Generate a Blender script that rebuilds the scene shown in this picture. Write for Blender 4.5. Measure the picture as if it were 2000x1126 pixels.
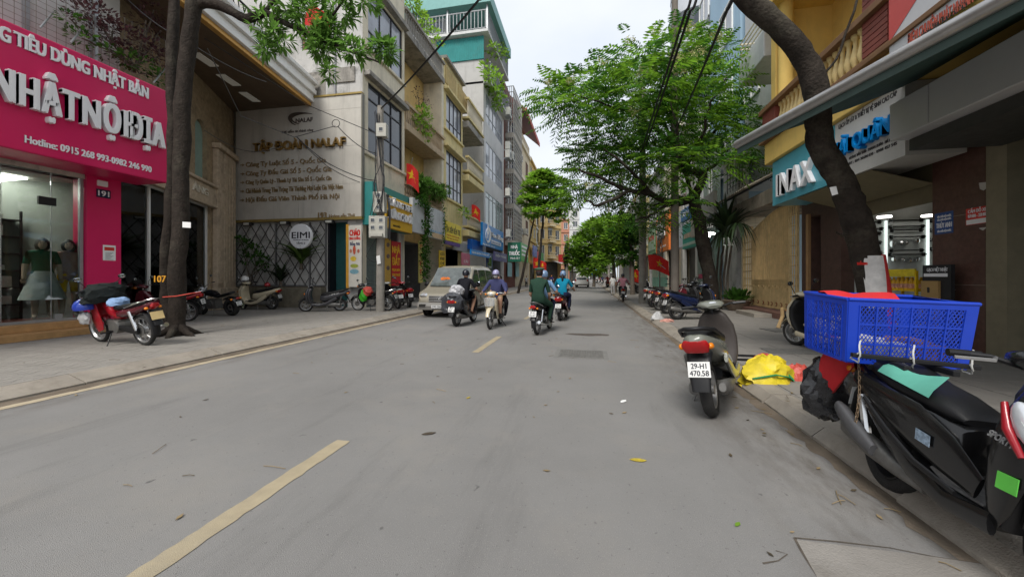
import bpy,bmesh,math,random
import numpy as np
from mathutils import Vector,Matrix
R = math.radians
sc = bpy.context.scene
for o in list(bpy.data.objects): bpy.data.objects.remove(o)
# ---------------------------------------------------------------- camera
FPX = 740.0
PSI = math.atan(150 / FPX)
CAMH = 1.5
cam = bpy.data.cameras.new('camera'); camo = bpy.data.objects.new('camera', cam)
sc.collection.objects.link(camo); sc.camera = camo
camo.location = (0,0,CAMH); camo.rotation_euler = (R(90),0,PSI)
cam.sensor_width = 36; cam.lens = FPX / 2000 * 36; cam.shift_y = -23 / 2000; cam.clip_end = 3000; cam.clip_start = .05
# ---------------------------------------------------------------- sky,sun,exposure (bright overcast)
SUN_EL,SUN_AZ = R(50),R(190)
w = bpy.data.worlds.new('World'); sc.world = w; w.use_nodes = True
nt = w.node_tree; bg = nt.nodes['Background']
sky = nt.nodes.new('ShaderNodeTexSky'); sky.sky_type = 'NISHITA'; sky.sun_disc = False
sky.sun_elevation = SUN_EL; sky.sun_rotation = SUN_AZ; sky.air_density = 1.0; sky.dust_density = 6.0; sky.ozone_density = 1.5
tc = nt.nodes.new('ShaderNodeTexCoord'); nz = nt.nodes.new('ShaderNodeTexNoise'); nz.inputs['Scale'].default_value = 2.2; nz.inputs['Detail'].default_value = 5
mpn = nt.nodes.new('ShaderNodeMapping'); mpn.inputs['Scale'].default_value = (1, 1, 2.2)
nt.links.new(tc.outputs['Generated'], mpn.inputs[0]); nt.links.new(mpn.outputs[0], nz.inputs['Vector'])
rp = nt.nodes.new('ShaderNodeValToRGB'); rp.color_ramp.elements[0].position = .3; rp.color_ramp.elements[1].position = .75
rp.color_ramp.elements[0].color = (7.6,8.3,9.3,1); rp.color_ramp.elements[1].color = (9.6,9.9,10.2,1)
mxs = nt.nodes.new('ShaderNodeMix'); mxs.data_type = 'RGBA'; mxs.inputs[0].default_value = .86
nt.links.new(nz.outputs['Fac'], rp.inputs[0]); nt.links.new(sky.outputs[0], mxs.inputs[6]); nt.links.new(rp.outputs[0], mxs.inputs[7])
nt.links.new(mxs.outputs[2], bg.inputs['Color']); bg.inputs['Strength'].default_value = .052
sl = bpy.data.lights.new('sun', 'SUN'); sl.energy = 1.5; sl.angle = R(24); sl.color = (1, .965, .91)
so = bpy.data.objects.new('sun', sl); sc.collection.objects.link(so)
so.rotation_euler = (R(90) - SUN_EL,0,-SUN_AZ + math.pi)
so.location = (0,-20,40)
vs = sc.view_settings; vs.view_transform = 'Standard'; vs.look = 'None'; vs.exposure = 1.17; vs.gamma = 1
sc.cycles.use_denoising = True; sc.cycles.max_bounces = 7; sc.cycles.diffuse_bounces = 4; sc.cycles.glossy_bounces = 3
sc.cycles.transparent_max_bounces = 12; sc.cycles.caustics_reflective = False; sc.cycles.caustics_refractive = False
# ---------------------------------------------------------------- where a pixel of the photograph lies in the street
FW = Vector((-math.sin(PSI),math.cos(PSI),0)); RT = Vector((math.cos(PSI),math.sin(PSI),0)); UP = Vector((0,0,1)); CAM = Vector((0,0,CAMH))
PV = .12
def ray(u,v): return FW + RT * ((u - 1000) / FPX) + UP * ((540 - v) / FPX)
def G(u,v,z=0.0):
 d = ray(u,v); return CAM + d * ((z - CAMH) / d.z)
def D(u,v,zc): return CAM + ray(u,v) * zc
class Fr:
 def __init__(s,O,t,n): s.O = Vector(O); s.t = Vector(t).normalized(); s.n = Vector(n).normalized()
 def pt(s,a,z,d=0.0): return Vector((s.O.x + s.t.x * a + s.n.x * d,s.O.y + s.t.y * a + s.n.y * d,z))
 def hit(s,u,v,d=0.0):
  r = ray(u,v); o = s.O + s.n * d
  k = (o - CAM).dot(s.n) / r.dot(s.n); return CAM + r * k
 def S(s,u,d=0.0): return (s.hit(u,540,d) - s.O).dot(s.t)
 def Z(s,u,v,d=0.0): return s.hit(u,v,d).z
 def rect(s,u0,u1,va,vb,d=0.0,at=None):
  at = u0 if at is None else at
  a,b = s.S(u0,d),s.S(u1,d); zt,zb = s.Z(at,va,d),s.Z(at,vb,d)
  return (min(a,b),max(a,b),min(zt,zb),max(zt,zb))
 def sh(s,d): return Fr(s.O + s.n * d,s.t,s.n)
def FrL(X): return Fr((X,0,0),(0,1,0),(1,0,0))
def FrR(X): return Fr((X,0,0),(0,1,0),(-1,0,0))
def Fr2(p,q,side):
 t = (Vector(q) - Vector(p)); t.z = 0; n = Vector((t.y,-t.x,0)) * side; return Fr((p[0],p[1],0),t,n)
# ---------------------------------------------------------------- materials
MATS = {}
def _n(nt,k,**kw):
 n = nt.nodes.new(k)
 for a,b in kw.items():
  if a in n.inputs: n.inputs[a].default_value = b
  else: setattr(n,a,b)
 return n
def mat(name,col,rough=.6,metal=0.,var=.12,vs=4.,bump=0.,bs=60.,spec=.4,coat=0.,streak=0.,dirt=None,grime=0.,emit=0.,island=0.,alpha=1.,trans=0.):
 if name in MATS: return MATS[name]
 m = bpy.data.materials.new(name); MATS[name] = m; m.use_nodes = True; nt = m.node_tree; b = nt.nodes['Principled BSDF']
 L = nt.links.new; c = tuple(col) + (1,)
 b.inputs['Roughness'].default_value = rough; b.inputs['Metallic'].default_value = metal; b.inputs['Specular IOR Level'].default_value = spec
 b.inputs['Coat Weight'].default_value = coat; b.inputs['Coat Roughness'].default_value = .052
 b.inputs['Base Color'].default_value = c
 if emit:
  b.inputs['Emission Color'].default_value = c; b.inputs['Emission Strength'].default_value = emit
 tc = _n(nt, 'ShaderNodeTexCoord'); src = None
 def mix(fac, a, bb, blend='MIX'):
  x = _n(nt, 'ShaderNodeMix', data_type='RGBA', blend_type=blend)
  for i,q in ((0,fac),(6,a),(7,bb)):
   if isinstance(q,bpy.types.NodeSocket): L(q,x.inputs[i])
   else: x.inputs[i].default_value = q
  return x.outputs[2]
 cur = c
 if island:
  g = _n(nt, 'ShaderNodeNewGeometry'); hs = _n(nt, 'ShaderNodeMapRange'); hs.inputs[3].default_value = 1 - island; hs.inputs[4].default_value = 1 + island
  L(g.outputs['Random Per Island'], hs.inputs[0])
  cur = mix(1., cur, hs.outputs[0], 'MULTIPLY')
 if var:
  n1 = _n(nt, 'ShaderNodeTexNoise', Scale=vs, Detail=6., Roughness=.65); L(tc.outputs['Object'], n1.inputs['Vector'])
  mr = _n(nt, 'ShaderNodeMapRange'); mr.inputs[1].default_value = .3; mr.inputs[2].default_value = .7; mr.inputs[3].default_value = 1 - var; mr.inputs[4].default_value = 1 + var * .7
  L(n1.outputs[0], mr.inputs[0]); cur = mix(1., cur, mr.outputs[0], 'MULTIPLY')
 if streak:
  mp = _n(nt, 'ShaderNodeMapping'); mp.inputs['Scale'].default_value = (2.1, 2.1, .2); L(tc.outputs['Object'], mp.inputs[0])
  n2 = _n(nt, 'ShaderNodeTexNoise', Scale=1.6, Detail=7., Roughness=.7); L(mp.outputs[0], n2.inputs['Vector'])
  r2 = _n(nt, 'ShaderNodeMapRange'); r2.inputs[1].default_value = .52; r2.inputs[2].default_value = .8; r2.inputs[3].default_value = 0; r2.inputs[4].default_value = streak
  L(n2.outputs[0],r2.inputs[0]); cur = mix(r2.outputs[0],cur,(.07,.065,.055,1))
 if grime:
  n3 = _n(nt, 'ShaderNodeTexNoise', Scale=1.1, Detail=9., Roughness=.72); L(tc.outputs['Object'], n3.inputs['Vector'])
  r3 = _n(nt, 'ShaderNodeMapRange'); r3.inputs[1].default_value = .52; r3.inputs[2].default_value = .68; r3.inputs[3].default_value = 0; r3.inputs[4].default_value = grime
  L(n3.outputs[0],r3.inputs[0]); cur = mix(r3.outputs[0],cur,(.09,.08,.065,1) if dirt is None else tuple(dirt) + (1,))
 if isinstance(cur,bpy.types.NodeSocket):
  L(cur, b.inputs['Base Color'])
  if emit: L(cur, b.inputs['Emission Color'])
 if bump:
  n4 = _n(nt, 'ShaderNodeTexNoise', Scale=bs, Detail=4.); L(tc.outputs['Object'], n4.inputs['Vector'])
  bp = _n(nt, 'ShaderNodeBump', Strength=bump, Distance=.02); L(n4.outputs[0], bp.inputs['Height']); L(bp.outputs[0], b.inputs['Normal'])
 if rough > .15 and not emit:
  n5 = _n(nt, 'ShaderNodeTexNoise', Scale=vs * 2.3, Detail=4.); L(tc.outputs['Object'], n5.inputs['Vector'])
  r5 = _n(nt, 'ShaderNodeMapRange'); r5.inputs[3].default_value = rough * .8; r5.inputs[4].default_value = min(1, rough * 1.2); L(n5.outputs[0], r5.inputs[0]); L(r5.outputs[0], b.inputs['Roughness'])
 if trans:
  tl = _n(nt, 'ShaderNodeBsdfTranslucent'); ms = _n(nt, 'ShaderNodeMixShader'); ms.inputs[0].default_value = trans
  if isinstance(cur,bpy.types.NodeSocket): L(cur,tl.inputs[0])
  else: tl.inputs[0].default_value = cur
  L(b.outputs[0], ms.inputs[1]); L(tl.outputs[0], ms.inputs[2]); L(ms.outputs[0], nt.nodes['Material Output'].inputs[0])
 return m
def glass(name,tint=(.8,.85,.85),clear=.85,rough=.03):
 if name in MATS: return MATS[name]
 m = bpy.data.materials.new(name); MATS[name] = m; m.use_nodes = True; nt = m.node_tree; L = nt.links.new
 nt.nodes.remove(nt.nodes['Principled BSDF'])
 tr = _n(nt, 'ShaderNodeBsdfTransparent'); tr.inputs[0].default_value = tuple(t * clear for t in tint) + (1,)
 gl = _n(nt, 'ShaderNodeBsdfGlossy'); gl.inputs['Roughness'].default_value = rough; gl.inputs[0].default_value = (.9, .95, 1, 1)
 fr = _n(nt, 'ShaderNodeFresnel', IOR=1.5); ms = _n(nt, 'ShaderNodeMixShader')
 L(fr.outputs[0], ms.inputs[0]); L(tr.outputs[0], ms.inputs[1]); L(gl.outputs[0], ms.inputs[2]); L(ms.outputs[0], nt.nodes['Material Output'].inputs[0])
 return m
def darkglass(name,col=(.03,.035,.04),rough=.04,spec=.7):
 return mat(name,col,rough,spec=spec,var=.25,vs=.7)
# ---------------------------------------------------------------- mesh builder
OFF = {}
class MB:
 def __init__(s,M=None): s.v = []; s.f = []; s.m = []; s.mi = 0; s.M = M
 def add(s,vs,fs):
  k = len(s.v)
  s.v += [tuple(s.M @ Vector(p)) for p in vs] if s.M is not None else [tuple(p) for p in vs]
  s.f += [tuple(i + k for i in f) for f in fs]; s.m += [s.mi] * len(fs); return s
 def poly(s,*p): return s.add(p,[tuple(range(len(p)))])
 def box(s,c,d,M=None):
  x,y,z = c; a,b,e = d[0] / 2,d[1] / 2,d[2] / 2
  vs = [Vector((i * a,j * b,k * e)) for i in (-1,1) for j in (-1,1) for k in (-1,1)]
  if M is not None: vs = [M @ q for q in vs]
  return s.add([q + Vector(c) for q in vs],[(0,1,3,2),(4,6,7,5),(0,4,5,1),(2,3,7,6),(0,2,6,4),(1,5,7,3)])
 def bb(s,p,q): return s.box([(p[i] + q[i]) / 2 for i in range(3)],[abs(p[i] - q[i]) for i in range(3)])
 def prism(s,pts,vec):
  n = len(pts); vec = Vector(vec); a = [Vector(p) for p in pts]
  return s.add(a + [p + vec for p in a],[tuple(range(n))[::-1],tuple(range(n,2 * n))] + [(i,(i + 1) % n,n + (i + 1) % n,n + i) for i in range(n)])
 def fbox(s,fr,r,d0,d1):
  a0,a1,z0,z1 = r
  vs = [fr.pt(a,z,d) for a in (a0,a1) for z in (z0,z1) for d in (d0,d1)]
  return s.add(vs,[(0,1,3,2),(4,6,7,5),(0,4,5,1),(2,3,7,6),(0,2,6,4),(1,5,7,3)])
 def tube(s,pts,rad,n=8,cap=True,flat=1.):
  P = [Vector(p) for p in pts]; m = len(P)
  if not hasattr(rad, '__len__'): rad = [rad] * m
  vs = []; prev = None
  for i,p in enumerate(P):
   t = (P[min(i + 1,m - 1)] - P[max(i - 1,0)])
   t = t.normalized() if t.length > 1e-9 else Vector((0,0,1))
   if prev is None:
    a = Vector((0,0,1)) if abs(t.z) < .9 else Vector((1,0,0)); u = t.cross(a).normalized()
   else:
    u = prev - t * prev.dot(t); u = u.normalized() if u.length > 1e-6 else t.orthogonal().normalized()
   prev = u; w = t.cross(u)
   for k in range(n):
    q = 2 * math.pi * k / n; vs.append(p + (u * math.cos(q) + w * math.sin(q) * flat) * rad[i])
  fs = [(i * n + k,i * n + (k + 1) % n,(i + 1) * n + (k + 1) % n,(i + 1) * n + k) for i in range(m - 1) for k in range(n)]
  if cap: fs += [tuple(range(n))[::-1],tuple(range((m - 1) * n,m * n))]
  return s.add(vs,fs)
 def rings(s,rs,cap=True,close=True):
  n = len(rs[0]); vs = [p for r in rs for p in r]; e = n if close else n - 1
  fs = [(i * n + k,i * n + (k + 1) % n,(i + 1) * n + (k + 1) % n,(i + 1) * n + k) for i in range(len(rs) - 1) for k in range(e)]
  if cap and close: fs += [tuple(range(n))[::-1],tuple(range((len(rs) - 1) * n,len(rs) * n))]
  return s.add(vs,fs)
 def lathe(s, prof, c=(0, 0, 0), ax='z', n=24, closed=False):
  c = Vector(c); rs = []
  for k in range(n):
   q = 2 * math.pi * k / n; ca,sa = math.cos(q),math.sin(q)
   for r,h in prof:
    p = {'z': (r * ca, r * sa, h), 'y': (r * ca, h, r * sa), 'x': (h, r * ca, r * sa)}[ax]; rs.append(c + Vector(p))
  m = len(prof); fs = []
  for k in range(n):
   for i in range(m if closed else m - 1):
    j = (i + 1) % m; k2 = (k + 1) % n
    fs.append((k * m + i,k2 * m + i,k2 * m + j,k * m + j))
  return s.add(rs,fs)
 def ball(s,c,r,n=10,m=7,R3=None):
  if not hasattr(r, '__len__'): r = (r, r, r)
  vs = []; c = Vector(c)
  for i in range(m + 1):
   a = math.pi * i / m
   for k in range(n):
    q = 2 * math.pi * k / n; p = Vector((r[0] * math.sin(a) * math.cos(q),r[1] * math.sin(a) * math.sin(q),r[2] * math.cos(a)))
    vs.append(c + (R3 @ p if R3 is not None else p))
  return s.add(vs,[(i * n + k,i * n + (k + 1) % n,(i + 1) * n + (k + 1) % n,(i + 1) * n + k) for i in range(m) for k in range(n)])
 def build(s,name,material,parent=None,smooth=None,bevel=0,sub=0,merge=False):
  me = bpy.data.meshes.new(name); off = None
  if parent is not None and parent.name in OFF: off = OFF[parent.name]
  vs = [(x - off.x,y - off.y,z - off.z) for x,y,z in s.v] if off is not None else s.v
  me.from_pydata(vs,[],s.f)
  ms = material if isinstance(material,(list,tuple)) else [material]
  for q in ms: me.materials.append(q)
  if len(ms) > 1: me.polygons.foreach_set('material_index', s.m)
  bm = bmesh.new(); bm.from_mesh(me)
  if merge: bmesh.ops.remove_doubles(bm,verts=bm.verts,dist=1e-4)
  bmesh.ops.recalc_face_normals(bm,faces=bm.faces); bm.to_mesh(me); bm.free()
  if smooth is not None:
   me.polygons.foreach_set('use_smooth', [True] * len(me.polygons)); me.set_sharp_from_angle(angle=R(smooth))
  me.update(); o = bpy.data.objects.new(name,me); sc.collection.objects.link(o)
  if bevel:
   b = o.modifiers.new('bevel', 'BEVEL'); b.width = bevel; b.segments = 2; b.limit_method = 'ANGLE'
  if sub:
   b = o.modifiers.new('sub', 'SUBSURF'); b.levels = sub; b.render_levels = sub
  if parent is not None:
   o.parent = parent
   if off is not None: OFF[o.name] = off
  return o
def raw(name,vs,fs,material,parent=None,smooth=False):
 me = bpy.data.meshes.new(name); off = OFF.get(parent.name) if parent is not None else None
 vs = np.asarray(vs,float)
 if off is not None: vs = vs - np.array(off[:])
 me.from_pydata(vs.tolist(),[],fs); me.materials.append(material)
 if smooth: me.polygons.foreach_set('use_smooth', [True] * len(me.polygons))
 o = bpy.data.objects.new(name,me); sc.collection.objects.link(o)
 if parent is not None:
  o.parent = parent
  if off is not None: OFF[o.name] = off
 return o
def tag(o,label,cat,group=None,kind=None):
 if label: o['label'] = label
 if cat: o['category'] = cat
 if group: o['group'] = group
 if kind: o['kind'] = kind
 return o
def thing(name,label,cat,loc=(0,0,0),group=None,world=True):
 o = bpy.data.objects.new(name,None); sc.collection.objects.link(o); o.location = loc; o.empty_display_size = .2
 if world: OFF[o.name] = Vector(loc)
 return tag(o,label,cat,group)
def struct(o, label=None): o['kind'] = 'structure'; (label and o.__setitem__('label', label)); return o
def dup(root,loc,rotz=0,label=None,group=None,scale=None):
 def cp(o,par):
  c = o.copy(); sc.collection.objects.link(c); c.parent = par
  for ch in KIDS(o): cp(ch,c)
  return c
 r = cp(root,None); r.location = loc; r.rotation_euler = (0,0,rotz)
 if scale: r.scale = (scale,) * 3
 if label: r['label'] = label
 if group: r['group'] = group
 return r
def KIDS(o): return list(o.children)
# ---------------------------------------------------------------- lettering
_T = {}
def _text(body,weight,shear,res=3,space=1.):
 k = (body,weight,shear,space)
 if k not in _T:
  c = bpy.data.curves.new('lettering', 'FONT'); c.body = body; c.extrude = .5; c.offset = weight; c.shear = shear; c.resolution_u = res; c.space_character = space; c.space_line = .95
  o = bpy.data.objects.new('lettering', c); sc.collection.objects.link(o); bpy.context.view_layer.update()
  me = bpy.data.meshes.new_from_object(o); bpy.data.objects.remove(o)
  v = np.array([q.co[:] for q in me.vertices]) if len(me.vertices) else np.zeros((1,3)); f = [tuple(p.vertices) for p in me.polygons]
  bpy.data.meshes.remove(me); bpy.data.curves.remove(c)
  lo,hi = v.min(0),v.max(0); w_ = np.maximum(hi - lo,1e-6); v = np.stack([(v[:,0] - lo[0]) / w_[0],v[:,1],(v[:,2] - lo[2]) / w_[2]],1); _T[k] = (v,f)
 v, f = _T[k]; cap = 1. if body == 'H' else _text('H', 0, 0)[0][:, 1].max()
 return np.stack([v[:, 0], v[:, 1] / cap, v[:, 2]], 1) if body != 'H' else v, f
def text3(name,body,o,U,V,N,depth,material,parent,weight=.02,shear=0.,space=1.):
 extra = weight * 1.1; weight = 0.
 v,f = _text(body,weight,shear,space=space); o,U,V,N = (np.array(Vector(q)[:]) for q in (o,U,V,N))
 p = o + v[:,:1] * U + v[:,1:2] * V + v[:,2:] * N * depth
 if extra > .003:
  n = len(p); q = []; fs = []; h = np.linalg.norm(V); uu = U / np.linalg.norm(U)
  for k,(sx,sy) in enumerate(((0,0),(1,.5),(-1,-.5),(1,-.5),(-1,.5))):
   q.append(p + uu * sx * extra * h + V / h * sy * extra * h - N * .0012 * k); fs += [tuple(i + n * k for i in t) for t in f]
  p = np.concatenate(q); f = fs
 return raw(name,p,f,material,parent)
def ftext(body, fr, r, material, parent, d=.01, depth=.01, weight=.02, shear=0., name='lettering', space=1.):
 a0,a1,z0,z1 = r
 flip = fr.t.cross(UP).dot(fr.n) < 0
 if flip: o,U = fr.pt(a1,z0,d),fr.t * (a0 - a1)
 else: o,U = fr.pt(a0,z0,d),fr.t * (a1 - a0)
 return text3(name,body,o,U,UP * (z1 - z0),fr.n,depth,material,parent,weight,shear,space)
# ---------------------------------------------------------------- walls with openings,windows,railings
def wallmesh(mb,fr,r,holes,d0,d1):
 a0,a1,z0,z1 = r
 A = sorted({a0,a1} | {min(max(q,a0),a1) for h in holes for q in h[:2]}); Zs = sorted({z0,z1} | {min(max(q,z0),z1) for h in holes for q in h[2:]})
 for i in range(len(A) - 1):
  j = 0
  while j < len(Zs) - 1:
   am = (A[i] + A[i + 1]) / 2
   def solid(jj):
    zm = (Zs[jj] + Zs[jj + 1]) / 2
    return not any(h[0] < am < h[1] and h[2] < zm < h[3] for h in holes)
   if not solid(j): j += 1; continue
   k = j
   while k + 1 < len(Zs) - 1 and solid(k + 1): k += 1
   mb.fbox(fr,(A[i],A[i + 1],Zs[j],Zs[k + 1]),d0,d1); j = k + 1
 return mb
def window(parent, fr, r, cols, rows, fmat, gmat, d=-.14, fw=.06, sill=None, name='window', widths=None, heights=None):
 a0,a1,z0,z1 = r; mb = MB()
 cx = [a0 + (a1 - a0) * q for q in (widths or [i / cols for i in range(cols + 1)])]
 cz = [z0 + (z1 - z0) * q for q in (heights or [i / rows for i in range(rows + 1)])]
 for i,a in enumerate(cx):
  w_ = fw if 0 < i < len(cx) - 1 else fw * 1.3
  aa = min(max(a,a0 + w_ / 2),a1 - w_ / 2); mb.fbox(fr,(aa - w_ / 2,aa + w_ / 2,z0,z1),d - .03,d + .05)
 for i,z in enumerate(cz):
  w_ = fw if 0 < i < len(cz) - 1 else fw * 1.3
  zz = min(max(z,z0 + w_ / 2),z1 - w_ / 2); mb.fbox(fr,(a0,a1,zz - w_ / 2,zz + w_ / 2),d - .028,d + .046)
 wo = mb.build(name,fmat,parent)
 for i in range(len(cx) - 1):
  for j in range(len(cz) - 1):
   MB().fbox(fr, (cx[i] + .001, cx[i + 1] - .001, cz[j] + .001, cz[j + 1] - .001), d - .012, d + .004).build('pane', gmat, wo)
 if sill: MB().fbox(fr, (a0 - .06, a1 + .06, z0 - .08, z0 - .003), -.1, .09).build('sill', sill, wo)
 return wo
def balusters(parent, fr, r, n, m, d=0., prof=None, name='baluster', rad=.06):
 a0,a1,z0,z1 = r; h = z1 - z0
 prof = prof or [(0,.8),(.06,.8),(.09,.45),(.3,.95),(.45,.75),(.7,.4),(.86,.45),(.9,.8),(1,.8)]
 me = None
 for i in range(n):
  p = fr.pt(a0 + (i + .5) * (a1 - a0) / n,z0,d)
  if me is None:
   mb = MB(); mb.lathe([(q * rad,t * h) for t,q in prof],n=8); o = mb.build(name,m,None,smooth=50); me = o.data
  else:
   o = bpy.data.objects.new(name,me); sc.collection.objects.link(o)
  o.parent = parent; o.location = p - OFF.get(parent.name,Vector((0,0,0)))
def pieces(parent,name,me,locs,rot=None):
 off = OFF.get(parent.name,Vector((0,0,0)))
 for i,p in enumerate(locs):
  o = bpy.data.objects.new(name,me); sc.collection.objects.link(o); o.parent = parent; o.location = Vector(p) - off
  if rot is not None: o.rotation_euler = rot[i] if hasattr(rot[0], '__len__') else (0, 0, rot[i])
def mesh_of(mb,material,smooth=None):
 o = mb.build('piece', material, None, smooth=smooth); me = o.data; bpy.data.objects.remove(o); return me
RNG = random.Random(7)
# ================================================================ ground
def asphalt():
 m = mat('asphalt', (.206, .2, .192), .88, var=.15, vs=.35, bump=.5, bs=220, spec=.25); nt = m.node_tree; L = nt.links.new; b = nt.nodes['Principled BSDF']
 src = b.inputs['Base Color'].links[0].from_socket; tc = _n(nt, 'ShaderNodeTexCoord')
 def layer(scale,lo,hi,col,amt,mapscale=(1,1,1),detail=6.):
  global _src
  mp = _n(nt, 'ShaderNodeMapping'); mp.inputs['Scale'].default_value = mapscale; L(tc.outputs['Object'], mp.inputs[0])
  n = _n(nt, 'ShaderNodeTexNoise', Scale=scale, Detail=detail, Roughness=.7); L(mp.outputs[0], n.inputs['Vector'])
  r = _n(nt, 'ShaderNodeMapRange'); r.inputs[1].default_value = lo; r.inputs[2].default_value = hi; r.inputs[3].default_value = 0; r.inputs[4].default_value = amt; L(n.outputs[0], r.inputs[0])
  x = _n(nt, 'ShaderNodeMix', data_type='RGBA'); L(r.outputs[0], x.inputs[0]); L(_src, x.inputs[6]); x.inputs[7].default_value = tuple(col) + (1,); _src = x.outputs[2]
 global _src; _src = src
 layer(.8,.5,.75,(.245,.229,.206),.7)
 layer(.9,.56,.74,(.12,.116,.111),.6,(1.4,.2,1))
 layer(30,.67,.7,(.08,.077,.073),.5,detail=2.)
 layer(90,.62,.7,(.28,.27,.25),.5,detail=1.)
 layer(5.5,.69,.73,(.05,.048,.045),.6,(1,.6,1),detail=3.)  # oil spots
 sp = _n(nt, 'ShaderNodeSeparateXYZ'); L(tc.outputs['Object'], sp.inputs[0]); gr = _n(nt, 'ShaderNodeValToRGB'); mr = _n(nt, 'ShaderNodeMapRange'); mr.inputs[1].default_value = -7; mr.inputs[2].default_value = 2.2; L(sp.outputs[0], mr.inputs[0])
 e = gr.color_ramp.elements; e[0].position = .05; e[0].color = (1,1,1,1); e[1].position = .11; e[1].color = (0,0,0,1); q = e.new(.86); q.color = (0,0,0,1); q = e.new(.97); q.color = (1,1,1,1); L(mr.outputs[0],gr.inputs[0])
 n = _n(nt, 'ShaderNodeTexNoise', Scale=2.6, Detail=8., Roughness=.72); mp = _n(nt, 'ShaderNodeMapping'); mp.inputs['Scale'].default_value = (1.6, .5, 1); L(tc.outputs['Object'], mp.inputs[0]); L(mp.outputs[0], n.inputs['Vector'])
 r = _n(nt, 'ShaderNodeMapRange'); r.inputs[1].default_value = .42; r.inputs[2].default_value = .62; L(n.outputs[0], r.inputs[0]); mu = _n(nt, 'ShaderNodeMath', operation='MULTIPLY'); L(r.outputs[0], mu.inputs[0]); L(gr.outputs[0], mu.inputs[1])
 x = _n(nt, 'ShaderNodeMix', data_type='RGBA'); L(mu.outputs[0], x.inputs[0]); L(_src, x.inputs[6]); x.inputs[7].default_value = (.115, .103, .09, 1); _src = x.outputs[2]
 L(_src, b.inputs['Base Color']); return m
M_AS = asphalt()
M_PAVE = mat('paving concrete', (.225, .21, .19), .9, var=.2, vs=1.3, bump=.4, bs=90, grime=.5, dirt=(.10, .088, .07), spec=.25)
M_TILE = mat('paving tile', (.25, .234, .21), .85, var=.18, vs=1.6, bump=.3, bs=70, grime=.45, dirt=(.12, .105, .085), spec=.3)
M_KERB = mat('kerb concrete', (.28, .25, .21), .9, var=.2, vs=2.5, bump=.5, bs=80, grime=.6, dirt=(.11, .085, .06), spec=.2)
M_LINE = mat('worn yellow road paint', (.35, .295, .2), .85, var=.14, vs=5, bump=.4, bs=180, grime=.5, dirt=(.24, .215, .17), spec=.2)
M_EDGE = mat('dusty edge line paint', (.38, .32, .225), .85, var=.2, vs=4, grime=.75, dirt=(.2, .17, .13), spec=.2)
M_SOIL = mat('soil', (.10, .075, .05), .95, var=.3, vs=8, bump=1, bs=60)
M_GUT = mat('gutter silt', (.16, .13, .10), .95, var=.35, vs=2.2, bump=.5, bs=60, spec=.1)
M_DARK = mat('dark gap', (.03, .028, .025), .9, var=.1)
M_IRON = mat('cast iron', (.15, .145, .135), .75, .2, var=.25, vs=9, bump=.3)
XL,XR = -6.62,2.02
def sheet(name,x0,x1,y0,y1,z,m,ny=1):
 mb = MB(); mb.poly((x0,y0,z),(x1,y0,z),(x1,y1,z),(x0,y1,z)); return mb.build(name,m)
struct(sheet('ground', -600, 600, -60, 1500, -.06, mat('far ground', (.2, .19, .17), .95, var=.2, vs=.05)), 'wide pale ground under the street')
struct(sheet('road', XL - .4, XR + .3, -15, 420, 0, M_AS), 'grey dusty asphalt street')
def pavement(name,x0,x1,label):
 mb = MB(); mb.bb((x0,-15,-.05),(x1,420,PV)); return struct(mb.build(name,M_PAVE),label)
pl = pavement('pavement_left', -40, -7.22, 'grey tiled pavement before the pink shop')
pr = pavement('pavement_right', 2.32, 40, 'worn concrete pavement before the shops with the balcony')
# kerb stones,each its own piece
mbk = MB(); mbk.prism([(0,0,-.05),(.36,0,-.05),(.36,0,.03),(.05,0,.127),(0,0,.127)],(0,.985,0)); KL = mesh_of(mbk,M_KERB)
kl = MB().box((-7.04, 190, -.04), (.34, 400, .05)).build('kerb_left', M_KERB); struct(kl, 'sloped concrete kerb of the wide pavement')
pieces(kl, 'kerb_stone', KL, [(-7.22 + RNG.uniform(-.006, .006), y, RNG.uniform(-.004, .002)) for y in range(-2, 62)], [RNG.uniform(-.004, .004) for _ in range(64)])
mbk = MB(); mbk.prism([(0,0,-.05),(.3,0,-.05),(.3,0,.124),(.1,0,.116),(0,0,.03)],(0,.985,0)); KR = mesh_of(mbk,M_KERB)
kr = MB().box((2.17, 190, -.04), (.28, 400, .05)).build('kerb_right', M_KERB); struct(kr, 'low pale concrete kerb by the parked scooters')
pieces(kr, 'kerb_stone', KR, [(2.02 + RNG.uniform(-.01, .01), y, RNG.uniform(-.012, .002)) for y in range(-2, 62)], [RNG.uniform(-.008, .008) for _ in range(64)])
def ribbon(name,xs,y0,y1,z,m,jag,step=.12,parent=None):
 L_,R_ = [],[]; y = y0
 while y <= y1:
  L_.append((xs[0] + RNG.uniform(-jag,jag),y,z)); R_.append((xs[1] + RNG.uniform(-jag,jag),y,z)); y += step if y < 30 else 2
 mb = MB(); mb.rings([L_,R_],cap=False,close=False); return mb.build(name,m,parent)
g = struct(ribbon('edge_line', (-6.62, -6.47), -4, 160, .004, M_EDGE, .012), 'dusty yellow edge line along the kerb')
g = struct(ribbon('gutter_silt', (-6.86, -6.6), -4, 120, .0025, M_GUT, .03), 'brown silt in the gutter')
struct(ribbon('gutter_silt', (1.9, 2.05), .5, 120, .003, M_GUT, .035, .1), 'brown silt along the low kerb')
for i in range(12):
 y0 = [1.45,7.2][i] if i < 2 else 7.2 + 6.0 * (i - 1)
 o = ribbon('centre_line_dash', (-2.27, -2.13), y0 - (1.6 if i == 0 else 0), y0 + 2.05 - (.35 if i == 0 else 0), .0045, M_LINE, .007, .06); struct(o, 'worn yellow centre dash on the asphalt')
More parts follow.
